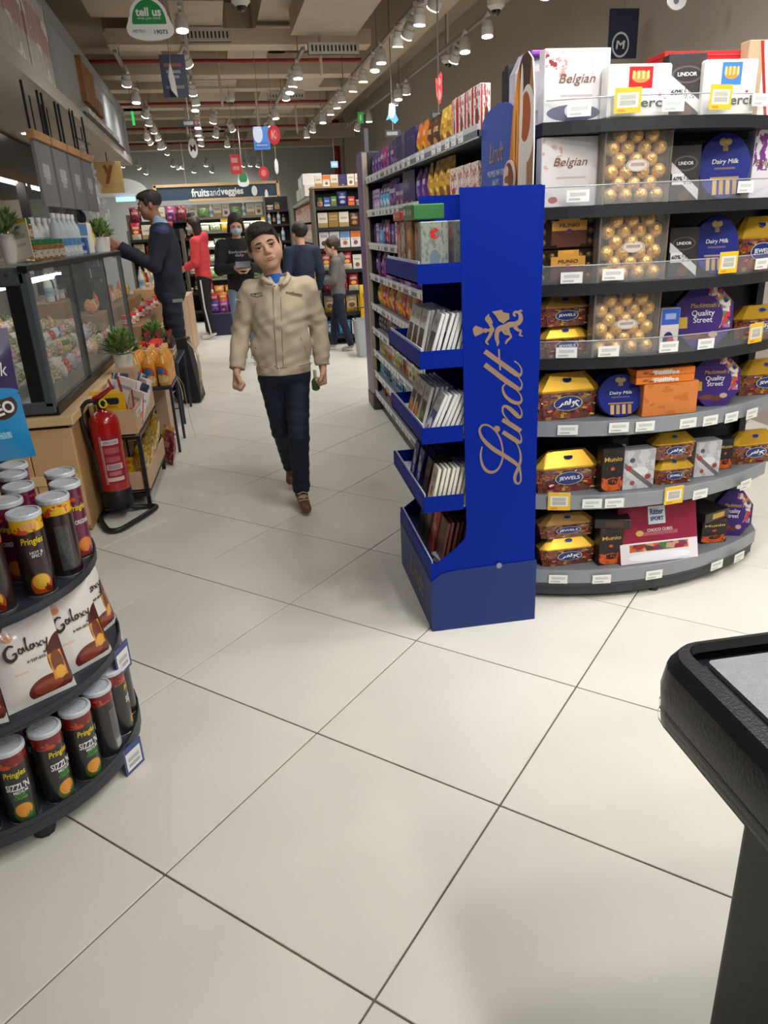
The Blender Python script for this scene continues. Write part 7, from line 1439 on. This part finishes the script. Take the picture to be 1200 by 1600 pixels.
# ------------------------------------------------------------------ man in uniform reaching to the counter
def lean_j(x, y, H, f, arms, legs=((.0, .0), (.0, .0)), spread=.09, head_fwd=.06, shw=.19):
    """upright joints for a person of height H at (x,y) facing f; arms: (elbow, wrist) offsets in (right, forward, up) from the shoulder"""
    M = frame(f); r, fw = M[:, 0], -M[:, 1]; o = np.array([x, y, 0.]); s = H/1.75; W = lambda a, b, z: o+r*a+fw*b+U3*z
    J = dict(head=W(0, head_fwd*s, H-.115*s), neck=W(0, .0, H-.285*s), pel=W(0, 0, H*.53))
    for k, q in enumerate('LR'):
        sd = -1 if q == 'L' else 1; J['sh'+q] = W(sd*shw*s, 0, H-.345*s); (e, w_) = arms[k]
        J['el'+q] = J['sh'+q]+(r*e[0]+fw*e[1]+U3*e[2])*s; J['wr'+q] = J['sh'+q]+(r*w_[0]+fw*w_[1]+U3*w_[2])*s
        J['hip'+q] = W(sd*.085*s, 0, H*.50); st_ = legs[k][0]; J['kn'+q] = W(sd*spread*s, st_*.5+.02, H*.275); J['an'+q] = W(sd*spread*s, st_, .085*s); J['to'+q] = W(sd*(spread+.02)*s, st_+.13*s, .034*s)
    return J
down = ((-.05, -.03, -.29), (-.04, .06, -.52)); downR = ((.05, -.03, -.29), (.04, .06, -.52))
fm = nrm((-1, -.12, 0)); Jm = lean_j(-.80, 7.15, 1.79, fm, (((-.03, .10, -.25), (.06, .36, -.13)), ((.03, .10, -.25), (.0, .36, -.08))), ((.05, 0), (-.06, 0)), head_fwd=.07)
def man_extra(t, root, J, M, s, hp):
    F = Field(J['neck']-.12, J['neck']+.12, .009); F.cone(J['neck']-U3*.02, J['neck']+U3*.06+M[:, 1]*-.01, .075*s, .062*s, .01); F.cone(J['neck'], J['neck']+U3*.14, .050*s, .055*s, .005, True); put('shirt_collar', F.mesh('shirt_collar', lblue, root), t)
    for q in 'LR': F = Field(J['sh'+q]-.12, J['sh'+q]+.12, .01); F.ell(J['sh'+q]+U3*.012, np.array([.078, .070, .062])*s, M, .01); put('shoulder_patch', F.mesh('shoulder_patch', navy_y, root), t)
    mb = MB(); c = J['pel']+M[:, 0]*.0-M[:, 1]*.02; q = J['hipR'] if J['hipR'][1] < J['hipL'][1] else J['hipL']; mb.box(Vector(q)+Vector((.06, -.085, -.02)), (.09, .012, .03), bev=.003); mb.build('pocket_trim', mat('trim_grey', (130, 132, 136), .5), t)
person('man in a navy uniform jumper reaching towards the deli counter', Jm, fm, 1.02, nrm((-1, -.1, -.12)), U3, dict(top=navy_c, legs=mat('trousers_navy', (26, 30, 46), .8), shoe=dshoe, sole=dshoe, top_name='jumper'), h=.009, hair='short', sleeve=1.05, girth=1.15, hem=-.03, extra=man_extra, curl=(.35, .35), skinm=mat('skin_brown', (158, 112, 86), .5))
# ------------------------------------------------------------------ girl in a coral hoodie
fg = nrm((-1, .25, 0)); Jg = lean_j(-.76, 11.1, 1.64, fg, (((-.04, .02, -.27), (.02, .22, -.34)), ((.04, .02, -.28), (.0, .20, -.36))), ((.04, 0), (-.05, 0)))
def girl_extra(t, root, J, M, s, hp):
    for q in 'LR': mb = MB(); o_ = M[:, 0]*(.086*s if q == 'R' else -.086*s); mb.tube([Vector(J['hip'+q]+o_*1.02), Vector(J['kn'+q]+o_*.82), Vector(J['an'+q]+o_*.72)], .012, 6); mb.build('side_stripe', shoe_w, t)
person('girl in a coral red hoodie and black striped trousers', Jg, fg, .93, nrm((-1, .1, -.1)), U3, dict(top=redc, legs=blackc, shoe=shoe_w, top_name='hoodie'), h=.011, hair='long', sleeve=1.15, hem=-.12, mask=True, hood=True, extra=girl_extra, curl=(.5, .5), hairc=mat('hair_dark_brown', (40, 27, 23), .5))
# ------------------------------------------------------------------ masked woman looking at her hands
fw_ = nrm((.12, -1, 0)); Jw = lean_j(-.19, 8.6, 1.60, fw_, (((-.06, .04, -.26), (.11, .26, -.24)), ((.06, .04, -.26), (-.10, .27, -.24))), ((.05, 0), (-.08, 0)), shw=.18)
def woman_extra(t, root, J, M, s, hp):
    c = J['neck']*.72+J['pel']*.28-M[:, 1]*.135*s
    letters('Exclusively\ndaily', mat('print_grey', (176, 176, 180), .6), t, tuple(c-np.array(root)), .22, .07, right=tuple(M[:, 0]), up=(0, 0, 1), lift=.01)
person('woman in a black sweater and light blue face mask using a phone', Jw, fw_, .92, nrm((.1, -1, -.45)), nrm((0, -.35, 1)), dict(top=blackc, legs=denim_l, shoe=shoe_w, top_name='sweater'), h=.010, hair='tied', sleeve=1.2, slim=1.05, hem=-.06, mask=True, extra=woman_extra, curl=(.6, .6))
q = (Jw['wrL']+Jw['wrR'])/2+fw_*.09+np.array([0, 0, .03]); mb = MB(); mb.box(tuple(q), (.16, .012, .08), R=Matrix.Rotation(-.6, 3, 'X'), bev=.004); o = mb.build('phone', mat('phone_grey', (60, 62, 66), .25), None, off=tuple(q)); tag(o, 'dark phone held by the masked woman', 'phone')
# ------------------------------------------------------------------ two boys by the far shelves
f2 = nrm((-.25, 1, 0)); J2 = lean_j(.52, 8.95, 1.47, f2, (down, downR)); person('boy in a navy shirt seen from behind near the far shelving', J2, f2, .84, nrm((-.6, 1, 0)), U3, dict(top=navy_t, legs=jeans, shoe=dshoe, sole=dshoe, top_name='shirt'), h=.011, hair='curly', sleeve=1.1, hem=-.05, hs=.95, curl=(.5, .5))
f3 = nrm((-1, .15, 0)); J3 = lean_j(.93, 9.15, 1.29, f3, (((-.04, .05, -.26), (.02, .28, -.26)), ((.04, .05, -.26), (.0, .26, -.28))), ((.10, 0), (-.12, 0))); person('small boy in a grey hoodie standing sideways at the far shelving', J3, f3, .74, nrm((-1, .05, -.1)), U3, dict(top=grey_c, legs=jeans, shoe=gshoe, top_name='hoodie'), h=.010, hair='curly', sleeve=1.2, hem=-.03, hood=True, hs=.88, curl=(.5, .5), hairc=hairb)
# ------------------------------------------------------------------ worker behind the deli counter
f5 = nrm((.6, .7, 0)); J5 = lean_j(-1.52, 6.95, 1.66, f5, (down, downR)); person('deli worker with a dark cap behind the counter', J5, f5, .97, nrm((1, .3, -.3)), U3, dict(top=mat('worker_black', (34, 32, 34), .8), legs=blackc, shoe=dshoe, sole=dshoe, top_name='uniform'), h=.012, hair='cap', hairc=mat('cap_navy', (30, 34, 52), .7), curl=(.5, .5))
# ================================================================== far shelving and produce area
def shelf_unit(name, label, x0, x1, yf, depth, levels, ztop, facing='y', m=None):
    """open shelving; facing 'y': front at y=yf towards the camera; 'x': front at x=x0 towards the aisle, running yf..yf+depth"""
    t = thing('shelving_unit', label, 'shelving', ((x0+x1)/2, yf, 0)); m = m or shelf_m
    if facing == 'y':
        mb = MB(); mb.box(((x0+x1)/2, yf+depth, ztop/2), (x1-x0, .03, ztop)); mb.build('back_panel', m, t)
        for x in (x0+.015, x1-.015): mb = MB(); mb.box((x, yf+depth/2, ztop/2), (.03, depth, ztop)); mb.build('side_panel', mat('unit_post', (96, 90, 84), .5), t)
        for z in levels: mb = MB(); mb.box(((x0+x1)/2, yf+depth/2, z-.02), (x1-x0-.06, depth, .04)); mb.build('shelf', m, t)
    else:
        mb = MB(); mb.box((x1, yf+depth/2, ztop/2), (.03, depth, ztop)); mb.build('back_panel', m, t)
        for y in (yf+.015, yf+depth-.015): mb = MB(); mb.box(((x0+x1)/2, y, ztop/2), (x1-x0, .03, ztop)); mb.build('side_panel', mat('unit_post', (96, 90, 84), .5), t)
        for z in levels: mb = MB(); mb.box(((x0+x1)/2, yf+depth/2, z-.02), (x1-x0, depth-.06, .04)); mb.build('shelf', m, t)
    return t
LV = [.12, .40, .66, .92, 1.18, 1.42, 1.66]
shelf_unit('shelving_unit', 'black end shelving with cartons behind the two standing boys', .74, 1.42, 9.62, .4, LV, 1.86)
EK = [['bluepack', 'bluepack', 'white_box'], ['beige_bag', 'yellow_tall', 'beige_bag', 'yellow_tall'], ['maroon_bag', 'maroon_bag', 'redpack'], ['redpack', 'whiteplain_box', 'redpack', 'white_box'], ['whiteplain_box', 'whiteplain_box', 'whiteblue_box', 'whiteorange_box', 'white_box'], ['cream_box', 'olive_box', 'cream_box', 'brown_bag', 'bluegum_box'], ['green_jar', 'bluegum_box', 'green_box', 'blue_bag', 'redgum_box', 'white_tub']]
for k, z in enumerate(LV): row_of('on black end shelf %s' % NUM[k], (.79, 9.68), (1.39, 9.68), z, EK[k], 0, .215, .01, 'from the aisle', 'goods on the black end shelving', .08, 1.0)
row_of('on top of the black end shelving', (.79, 9.75), (1.39, 9.75), 1.883, ['cream_box', 'whiteorange_box', 'cream_box', 'navy_box', 'white_box'], 0, .13, .01, 'from the aisle', 'goods on the black end shelving', .05)
tp = MB(); tp.box((1.08, 9.82, 1.872), (.70, .42, .02)); o = tp.build('top_board', mat('board_tan', (176, 140, 100), .5), None); tag(o, 'tan board capping the black end shelving', 'board')
for k, (x, z) in enumerate(((.80, 0), (.81, .0))): pass
# long aisle side behind it
shelf_unit('shelving_unit', 'tall aisle shelving of pastel cartons beyond the black end shelving', .74, 1.1, 10.1, 4.2, [.15, .45, .75, 1.02, 1.28, 1.54, 1.8], 1.84, 'x', mat('shelf_pale', (170, 166, 160), .5))
for k, z in enumerate([.15, .45, .75, 1.02, 1.28, 1.54]): row_of('on far aisle shelf %s' % NUM[k], (.80, 10.2), (.80, 14.2), z, [['redpack', 'white_box', 'bluepack'], ['yellow_tall', 'peach_box', 'white_box'], ['peach_box', 'white_box', 'bluegum_box'], ['whiteorange_box', 'peach_box', 'white_box'], ['peach_box', 'whiteorange_box', 'whiteblue_box'], ['white_strawberry', 'peach_box', 'white_box']][k], -PI/2, .23, .02, 'from the near end', 'goods on the far aisle shelving', .08)
for i, (y, z, sx) in enumerate(((11.6, 1.845, .30), (12.4, 1.845, .30), (13.2, 1.845, .30), (12.0, 2.005, .28), (12.8, 2.005, .26))):
    mb = MB(); mb.box((.92, y, z+.08), (sx, .5, .155), bev=.004); o = mb.build('storage_box', mat('box_white', (206, 202, 196), .5, noise=(4, .05)), None, off=(.92, y, z)); tag(o, 'white storage box on top of the far aisle shelving, %s' % ['nearest below', 'middle below', 'farthest below', 'nearer on top', 'farther on top'][i], 'storage box', 'white storage boxes')
# bag trolley and yellow bags at the end shelving foot
o = put('pasta_bag', STOCK['yellow_tall'][0], None, (1.30, 9.45, .30), rz=.2, scale=(1.2, 1.2, 2.0)); tag(o, 'tall yellow bag hanging at the corner of the end shelving', 'bag'); o.name = 'snack_bag'
bk = thing('grey_basket', 'pale grey basket standing on the floor by the purple panel', 'basket', (1.20, 8.6, 0)); mb = MB(); ringloft(mb, [(rrect(1.06, 8.5, 1.3, 8.75, .04), 0.), (rrect(1.03, 8.47, 1.33, 8.78, .04), .42), (rrect(1.04, 8.48, 1.32, 8.77, .04), .42), (rrect(1.07, 8.51, 1.29, 8.74, .04), .03)], lambda a, b, z: (a, -b+17.25, z)); mb.build('basket_body', mat('basket_grey', (170, 176, 178), .4), bk, smooth=.6); mb = MB(); mb.tube([(1.05, 8.62, .42), (1.05, 8.62, .55), (1.31, 8.62, .55), (1.31, 8.62, .42)], .008, 6); mb.build('handle', dark, bk)
# produce wall with sign
PYF = 16.2
pl = shelf_unit('shelving_unit', 'long bright produce shelving under the produce sign', -1.95, .72, PYF, .6, [.25, .55, .85, 1.15, 1.45, 1.72], 1.98, 'y', mat('produce_shelf', (120, 112, 100), .6))
PKS = [['orange_pack', 'redpack', 'orange_pack'], ['green_pack', 'produce_bag', 'orange_pack', 'red_pack'], ['produce_bag', 'green_pack', 'white_pack', 'produce_bag'], ['white_pack', 'produce_bag', 'cheese_pack', 'green_pack'], ['white_pack', 'produce_bag', 'yellow_tall', 'produce_bag'], ['white_box', 'green_pack', 'white_bottle', 'cream_box']]
for k, z in enumerate([.25, .55, .85, 1.15, 1.45, 1.72]): row_of('on produce shelf %s' % NUM[k], (-1.88, PYF+.10), (.66, PYF+.10), z, PKS[k], 0, .24, .012, 'from the deli side', 'packs on the produce shelving', .2, 1.35)
for k in range(3): mb = MB(); mb.box((-.62, PYF+.03, .62+.42*k+.14), (2.4, .03, .02)); mb.build('shelf_lamp', mat('shelf_lamp', (255, 244, 220), .4, emit=5.), pl)
sg = thing('produce_sign', 'long dark teal sign with white lettering in a pale wooden frame', 'sign', (-.62, 16.0, 2.05)); mb = MB(); mb.box((-.62, 16.0, 2.165), (2.30, .05, .24)); mb.build('sign_board', mat('sign_teal', (44, 66, 84), .5), sg)
oakf = mat('frame_oak', (206, 172, 126), .5)
for nm, c, d in (('frame_rail', (-.62, 15.97, 2.30), (2.40, .07, .05)), ('frame_rail', (-.30, 15.97, 2.03), (1.76, .07, .05)), ('frame_stile', (-1.80, 15.97, 2.14), (.06, .07, .36)), ('frame_stile', (.56, 15.97, 2.14), (.06, .07, .36))): mb = MB(); mb.box(c, d, bev=.004); mb.build(nm, oakf, sg)
wht_s = mat('sign_white', (236, 238, 238), .4)
letters('fruits', wht_s, sg, (-.33, -.027, .115), .34, .15, bold=.03); letters('and', wht_s, sg, (-.05, -.027, .115), .19, .135); letters('veggies', wht_s, sg, (.28, -.027, .10), .44, .16, bold=.03)
for x in (-1.2, 0): mb = MB(); mb.box((x, 16.0, 3.1), (.01, .01, 1.6)); mb.build('hanger', track_m, sg)
# shelving at the deli end, left of the coral hoodie
shelf_unit('shelving_unit', 'dark tall shelving of jars and packs behind the coral hoodie', -2.0, -.95, 13.2, .4, [.2, .5, .8, 1.08, 1.36, 1.64], 1.75)
for k, z in enumerate([.2, .5, .8, 1.08, 1.36, 1.64]): row_of('on jar shelf %s' % NUM[k], (-1.95, 13.3), (-1.0, 13.3), z, [['white_tub', 'red_tub'], ['white_tub', 'dark_bottle', 'red_tub'], ['green_jar', 'white_tub', 'white_bottle'], ['white_tub', 'green_jar', 'dark_bottle'], ['dark_bottle', 'white_bottle', 'white_tub', 'green_jar'], ['maroon_bag', 'white_box', 'dark_bottle', 'cream_box', 'pink_bag']][k], 0, .22, .02, 'from the deli side', 'goods on the jar shelving', .1, 1.2)
# dark jar shelf right of the masked woman
shelf_unit('shelving_unit', 'narrow dark shelving of jars beyond the walking boy', .22, .68, 14.2, .35, [.3, .62, .94, 1.24, 1.52, 1.76], 1.98)
for k, z in enumerate([.3, .62, .94, 1.24, 1.52, 1.76]): row_of('on narrow jar shelf %s' % NUM[k], (.26, 14.28), (.65, 14.28), z, [['bluepack', 'white_tub'], ['white_bottle', 'bluegum_box'], ['white_bottle', 'yellow_tall'], ['redgum_box', 'green_jar', 'white_bottle'], ['white_bottle', 'dark_bottle'], ['white_tub', 'green_jar']][k], 0, .22, .02, 'from the produce sign', 'goods on the narrow jar shelving', .1, 1.2)
# low bin with red and purple packs beside the masked woman
lb = thing('low_bin', 'low dark blue bin of red and purple packs beside the masked woman', 'display bin', (-.45, 11.6, 0)); mb = MB(); mb.box((-.45, 11.6, .16), (.6, .5, .32), bev=.01); mb.build('bin_body', mat('bin_navy', (36, 36, 70), .5), lb)
row_of('in the low bin front row', (-.74, 11.45), (-.15, 11.45), .32, ['purple_bag', 'pink_bag'], 0, .18, .006, 'from the deli side', 'packs in the low bin', .1); row_of('in the low bin back row', (-.74, 11.65), (-.15, 11.65), .42, ['red_bag', 'orange_bag'], 0, .18, .006, 'from the deli side', 'packs in the low bin', .1); mb = MB(); mb.box((-.45, 11.68, .37), (.58, .2, .1)); mb.build('bin_step', MATS['bin_navy'], lb)
# mid floor produce crates between the deli and the girl
for k, (x, y) in enumerate(((-1.15, 9.3), (-1.15, 10.2))):
    cst = thing('produce_stand', 'wooden produce stand along the deli, %s' % ('nearer' if k == 0 else 'farther'), 'produce stand', (x, y, 0)); mb = MB(); mb.box((x, y, .35), (.5, .8, .7)); mb.build('stand_body', crate_m, cst)
    for j in range(2): mb = MB(); mb.box((x+.05-.2*j, y, .74+.08*j), (.2, .78, .08)); mb.build('step', pine, cst); row_of('on the %s produce stand, %s row' % ('nearer' if k == 0 else 'farther', ('front', 'back')[j]), (x+.05-.2*j, y-.38), (x+.05-.2*j, y+.38), .78+.08*j, [['orange_pack', 'red_tub', 'orange_bag'], ['white_bottle', 'yellow_tall', 'white_tub', 'red_bag']][j], -PI/2+.3, .24, .01, 'from the near end', 'goods on the produce stands', .3)
# stands behind the uniformed man: bottles and packs at head height
shelf_unit('shelving_unit', 'mid height shelving of packs behind the uniformed man', -1.75, -1.0, 11.4, .3, [.5, .8, 1.1, 1.38], 1.5)
for k, z in enumerate([.5, .8, 1.1, 1.38]): row_of('on mid height shelf %s' % NUM[k], (-1.7, 11.5), (-1.05, 11.5), z, [['orange_pack', 'red_pack'], ['white_bottle', 'orange_bag', 'white_tub'], ['beige_bag', 'red_bag', 'white_box'], ['redpack', 'cream_box', 'orange_bag']][k], 0, .22, .02, 'from the deli side', 'goods on the mid height shelving', .1, 1.1)
# half round pale panel with a lit blue strip on the far wall side
hp_ = thing('half_round_panel', 'pale half round wall panel above a small blue lit unit', 'wall panel', (-2.3, 15.2, 2.1)); mb = MB(); mb.prism([(.48*math.cos(a), .30*math.sin(a)) for a in np.linspace(0, PI, 17)], .06, lambda a, b, d: (-2.3+a, 15.2+d, 2.12+b)); mb.build('panel', mat('panel_pale', (216, 214, 208), .5), hp_); mb = MB(); mb.box((-2.25, 15.17, 2.07), (.34, .06, .08)); mb.build('lit_strip', mat('strip_blue', (150, 200, 230), .4, emit=1.5), hp_)

# ================================================================== hanging signs, cameras
def hang(name, label, cat, px0, px1, py0, py1, y, base, shapes, texts=(), wire=True, emit=None, shape='rect', rz=0., th=.012):
    c = on_y((px0+px1)/2, (py0+py1)/2, y); wd = (on_y(px1, (py0+py1)/2, y)-on_y(px0, (py0+py1)/2, y)).length; ht = (on_y((px0+px1)/2, py0, y)-on_y((px0+px1)/2, py1, y)).length
    t = thing(name, label, cat, tuple(c), rz=rz); key = 'hang_'+label.replace(' ', '_')[:45]
    if shape == 'rect': poly = [(-.5, -.5), (.5, -.5), (.5, .5), (-.5, .5)]
    elif shape == 'round': poly = [(.5*math.cos(a), .5*math.sin(a)) for a in np.linspace(0, 2*PI, 24, endpoint=False)]
    else: poly = shape
    mb = MB(); mb.prism([(a*wd, b*ht) for a, b in poly], th, lambda a, b, d: (a, d-th/2, b), 0, 1); am = art(key, base, shapes, .4)
    if emit: am.node_tree.nodes['Principled BSDF'].inputs['Emission Color'].default_value = C(base); am.node_tree.nodes['Principled BSDF'].inputs['Emission Strength'].default_value = emit
    mb.build('panel', [mat(key+'_e', base, .5), am], t, local=True)
    for s_, m_, u, v, tw, tt, sh_, bo in texts: letters(s_, m_, t, ((u-.5)*wd, -th/2, (v-.5)*ht), tw*wd, tt*ht, shear=sh_, bold=bo)
    if wire: mb = MB(); mb.box((0, 0, (ht/2+(3.95-c.z))/2), (.006, .006, max(.05, 3.95-c.z-ht/2))); mb.build('wire', track_m, t, local=True)
    return t
teal = [(.5*math.cos(a)*.98, -.30+.20*math.sin(a)) for a in np.linspace(PI, 2*PI, 9)] + [(.50, -.18), (.44, -.04), (.42, .06)] + [(.40*math.cos(a), .06+.44*math.sin(a)) for a in np.linspace(0, PI, 13)] + [(-.42, .06), (-.44, -.04), (-.50, -.18)]
hang('feedback_sign', 'green and white rounded hanging feedback sign near the ceiling', 'sign', 196, 270, -4, 64, 4.5, (232, 232, 230), [('e', .5, .42, .36, .52, (30, 140, 66)), ('r', 0, 0, 1, .38, (232, 232, 230))], [('tell us', wht, .5, .66, .54, .2, 0, .03), ('what you think', wht, .5, .51, .5, .07, 0, 0), ('19073', blk, .72, .2, .28, .1, 0, .01), ('METRO', ink_('grey', (120, 120, 126)), .26, .22, .26, .07, 0, 0)], shape=teal)
hang('hanging_banner', 'dark navy hanging banner with orange and white text', 'banner', 252, 292, 86, 152, 7.2, (26, 38, 72), [('t', .5, .76, .7, .08, (206, 90, 40)), ('t', .5, .6, .55, .07, (190, 196, 206)), ('t', .5, .48, .4, .07, (190, 196, 206)), ('t', .5, .24, .7, .07, (176, 182, 194))])
hang('paper_tag', 'white leaf shaped paper tag in front of the navy banner', 'paper tag', 263, 276, 98, 152, 7.0, (222, 220, 212), [], shape=[(-.1, .5), (-.5, .1), (-.3, -.3), (.4, -.5), (.3, 0), (.1, .3)], rz=.5)
hang('exit_sign', 'small black hanging sign over the aisle, nearer the deli', 'sign', 281, 311, 187, 198, 9.5, (30, 30, 34), [('t', .45, .5, .5, .5, (190, 190, 190)), ('e', .85, .5, .08, .3, (150, 60, 60))])
hang('round_sign', 'white round sign with a letter hanging over the aisle', 'sign', 294, 309, 216, 247, 9.8, (226, 224, 220), [], [('M', ink_('dark', (60, 40, 50)), .5, .5, .55, .34, 0, .01)], shape='round')
hang('screen', 'blue and white hanging screen over the aisle', 'screen', 396, 421, 198, 234, 10.2, (70, 130, 206), [('e', .3, .7, .3, .4, (236, 240, 246)), ('r', .1, .1, .9, .3, (40, 70, 140)), ('t', .5, .2, .7, .1, (206, 214, 230))], emit=.3)
hang('red_sign', 'red rounded hanging sign beside the blue screen', 'sign', 418, 438, 195, 226, 9.9, (182, 30, 40), [('e', .5, .5, .3, .3, (200, 70, 80))], [('K', ink_('pale_red', (226, 150, 150)), .5, .5, .4, .4, 0, .02)], shape='round')
hang('red_poster', 'bright red hanging poster above the produce sign', 'poster', 360, 377, 241, 272, 12.5, (214, 34, 44), [('t', .4, .7, .6, .24, (240, 220, 220)), ('t', .5, .3, .6, .2, (240, 200, 200))])
hang('small_feedback_sign', 'small green and white feedback sign above the produce sign', 'sign', 371, 389, 268, 292, 14., (226, 228, 226), [('e', .5, .6, .36, .4, (50, 120, 70)), ('r', 0, 0, 1, .3, (226, 228, 226))], shape=teal)
hang('red_round_sign', 'dull red round sign right of the small feedback sign', 'sign', 404, 420, 260, 281, 14., (176, 40, 48), [('e', .5, .5, .25, .25, (206, 110, 110))], shape='round')
hang('white_disc', 'thin white disc seen nearly edge on over the far shelves', 'sign', 429, 435, 248, 272, 13., (232, 230, 226), [], shape='round')
hang('white_disc', 'white oval disc on the produce sign', 'sign', 393, 402, 290, 306, 15.6, (226, 224, 220), [], shape='round', wire=False); hang('white_disc', 'white narrow disc at the end of the produce sign', 'sign', 414, 419, 296, 313, 15.6, (232, 230, 226), [], shape='round', wire=False)
hang('blue_sign', 'glowing blue and white hanging shape over the candy shelves', 'sign', 603, 622, 162, 194, 8.6, (70, 150, 226), [('e', .45, .7, .3, .4, (236, 242, 248))], shape=[(-.2, .5), (.3, .5), (.3, 0), (.5, -.3), (.2, -.5), (-.2, -.25), (-.5, -.3), (-.3, 0)], emit=.6)
hang('red_lit_sign', 'narrow glowing red hanging sign over the candy shelves', 'sign', 680, 691, 112, 164, 6.4, (232, 60, 66), [('e', .5, .3, .3, .16, (250, 200, 190)), ('e', .5, .7, .3, .12, (250, 200, 190))], shape=[(-.5, .3), (-.2, .3), (.3, .5), (.5, .4), (.45, -.2), (.2, -.45), (-.1, -.5), (-.4, -.2)], emit=.8)
hang('black_tag', 'small black price sign under the red glowing sign', 'sign', 673, 698, 174, 185, 6.4, (32, 32, 36), [('t', .35, .5, .5, .6, (180, 184, 184))]); hang('black_tag', 'small black price sign under the blue glowing shape', 'sign', 602, 626, 203, 214, 8.6, (32, 32, 36), [('t', .45, .5, .7, .5, (180, 184, 184))])
hang('white_dome_sign', 'white half disc sign just above the candy shelves', 'sign', 677, 694, 197, 208, 6.2, (230, 228, 224), [], shape=[(.5*math.cos(a), -.5+math.sin(a)) for a in np.linspace(0, PI, 13)]); hang('green_exit_sign', 'small green lit exit sign on the far taupe wall', 'exit sign', 559, 568, 175, 193, 13., (40, 150, 60), [('e', .5, .5, .2, .3, (210, 240, 210))], emit=.5)
hang('green_strip', 'thin green lit strip beyond the canopy', 'lamp', 206, 210, 174, 196, 12., (50, 190, 80), [], emit=1.2); hang('blue_box_sign', 'small light blue sign by the red riser pipe', 'sign', 517, 528, 252, 262, 15., (130, 180, 214), [('t', .5, .5, .7, .4, (220, 232, 240))])
hang('navy_banner', 'navy wall banner with a white ringed letter above the top shelf', 'banner', 951, 996, 14, 92, 6.2, (34, 42, 66), [('e', .42, .28, .30, .26, (206, 206, 206)), ('e', .42, .28, .25, .215, (34, 42, 66))], [('M', ink_('lightgrey', (214, 214, 214)), .42, .28, .32, .17, .1, .03)])
hang('white_disc', 'white disc at the top edge above the truffle cartons', 'sign', 1043, 1072, -14, 16, 5.2, (226, 226, 224), [('e', .45, .5, .15, .2, (120, 120, 126))], shape='round')
for i, (px, py, y, lab) in enumerate(((377, 10, 7.0, 'white dome security camera near the feedback sign'), (775, 16, 7.2, 'white dome security camera between the tracks and the header board'), (360, 160, 13., 'small white dome camera farther down the ceiling'), (700, 100, 9.5, 'white dome camera above the red glowing sign'))):
    q = on_y(px, py, y); t = thing('dome_camera', lab, 'security camera', tuple(q), group='dome cameras'); mb = MB(); mb.lathe([(.045, .0), (.075, .03), (.078, .075), (.06, .08)], 16, (0, 0, 0)); mb.build('housing', lamp_w, t, local=True, smooth=.6); mb = MB(); mb.lathe([(.003, -.042), (.028, -.034), (.04, -.01), (.042, .004)], 14); mb.build('dome', mat('dome_black', (24, 24, 26), .1, coat=.8), t, local=True, smooth=1.2); mb = MB(); mb.tube([(0, 0, .08), (0, 0, (3.41 if 2.1 < to_b(q)[0] < 2.7 else 3.95)-q.z)], .012, 6); mb.build('stem', lamp_w, t, local=True)
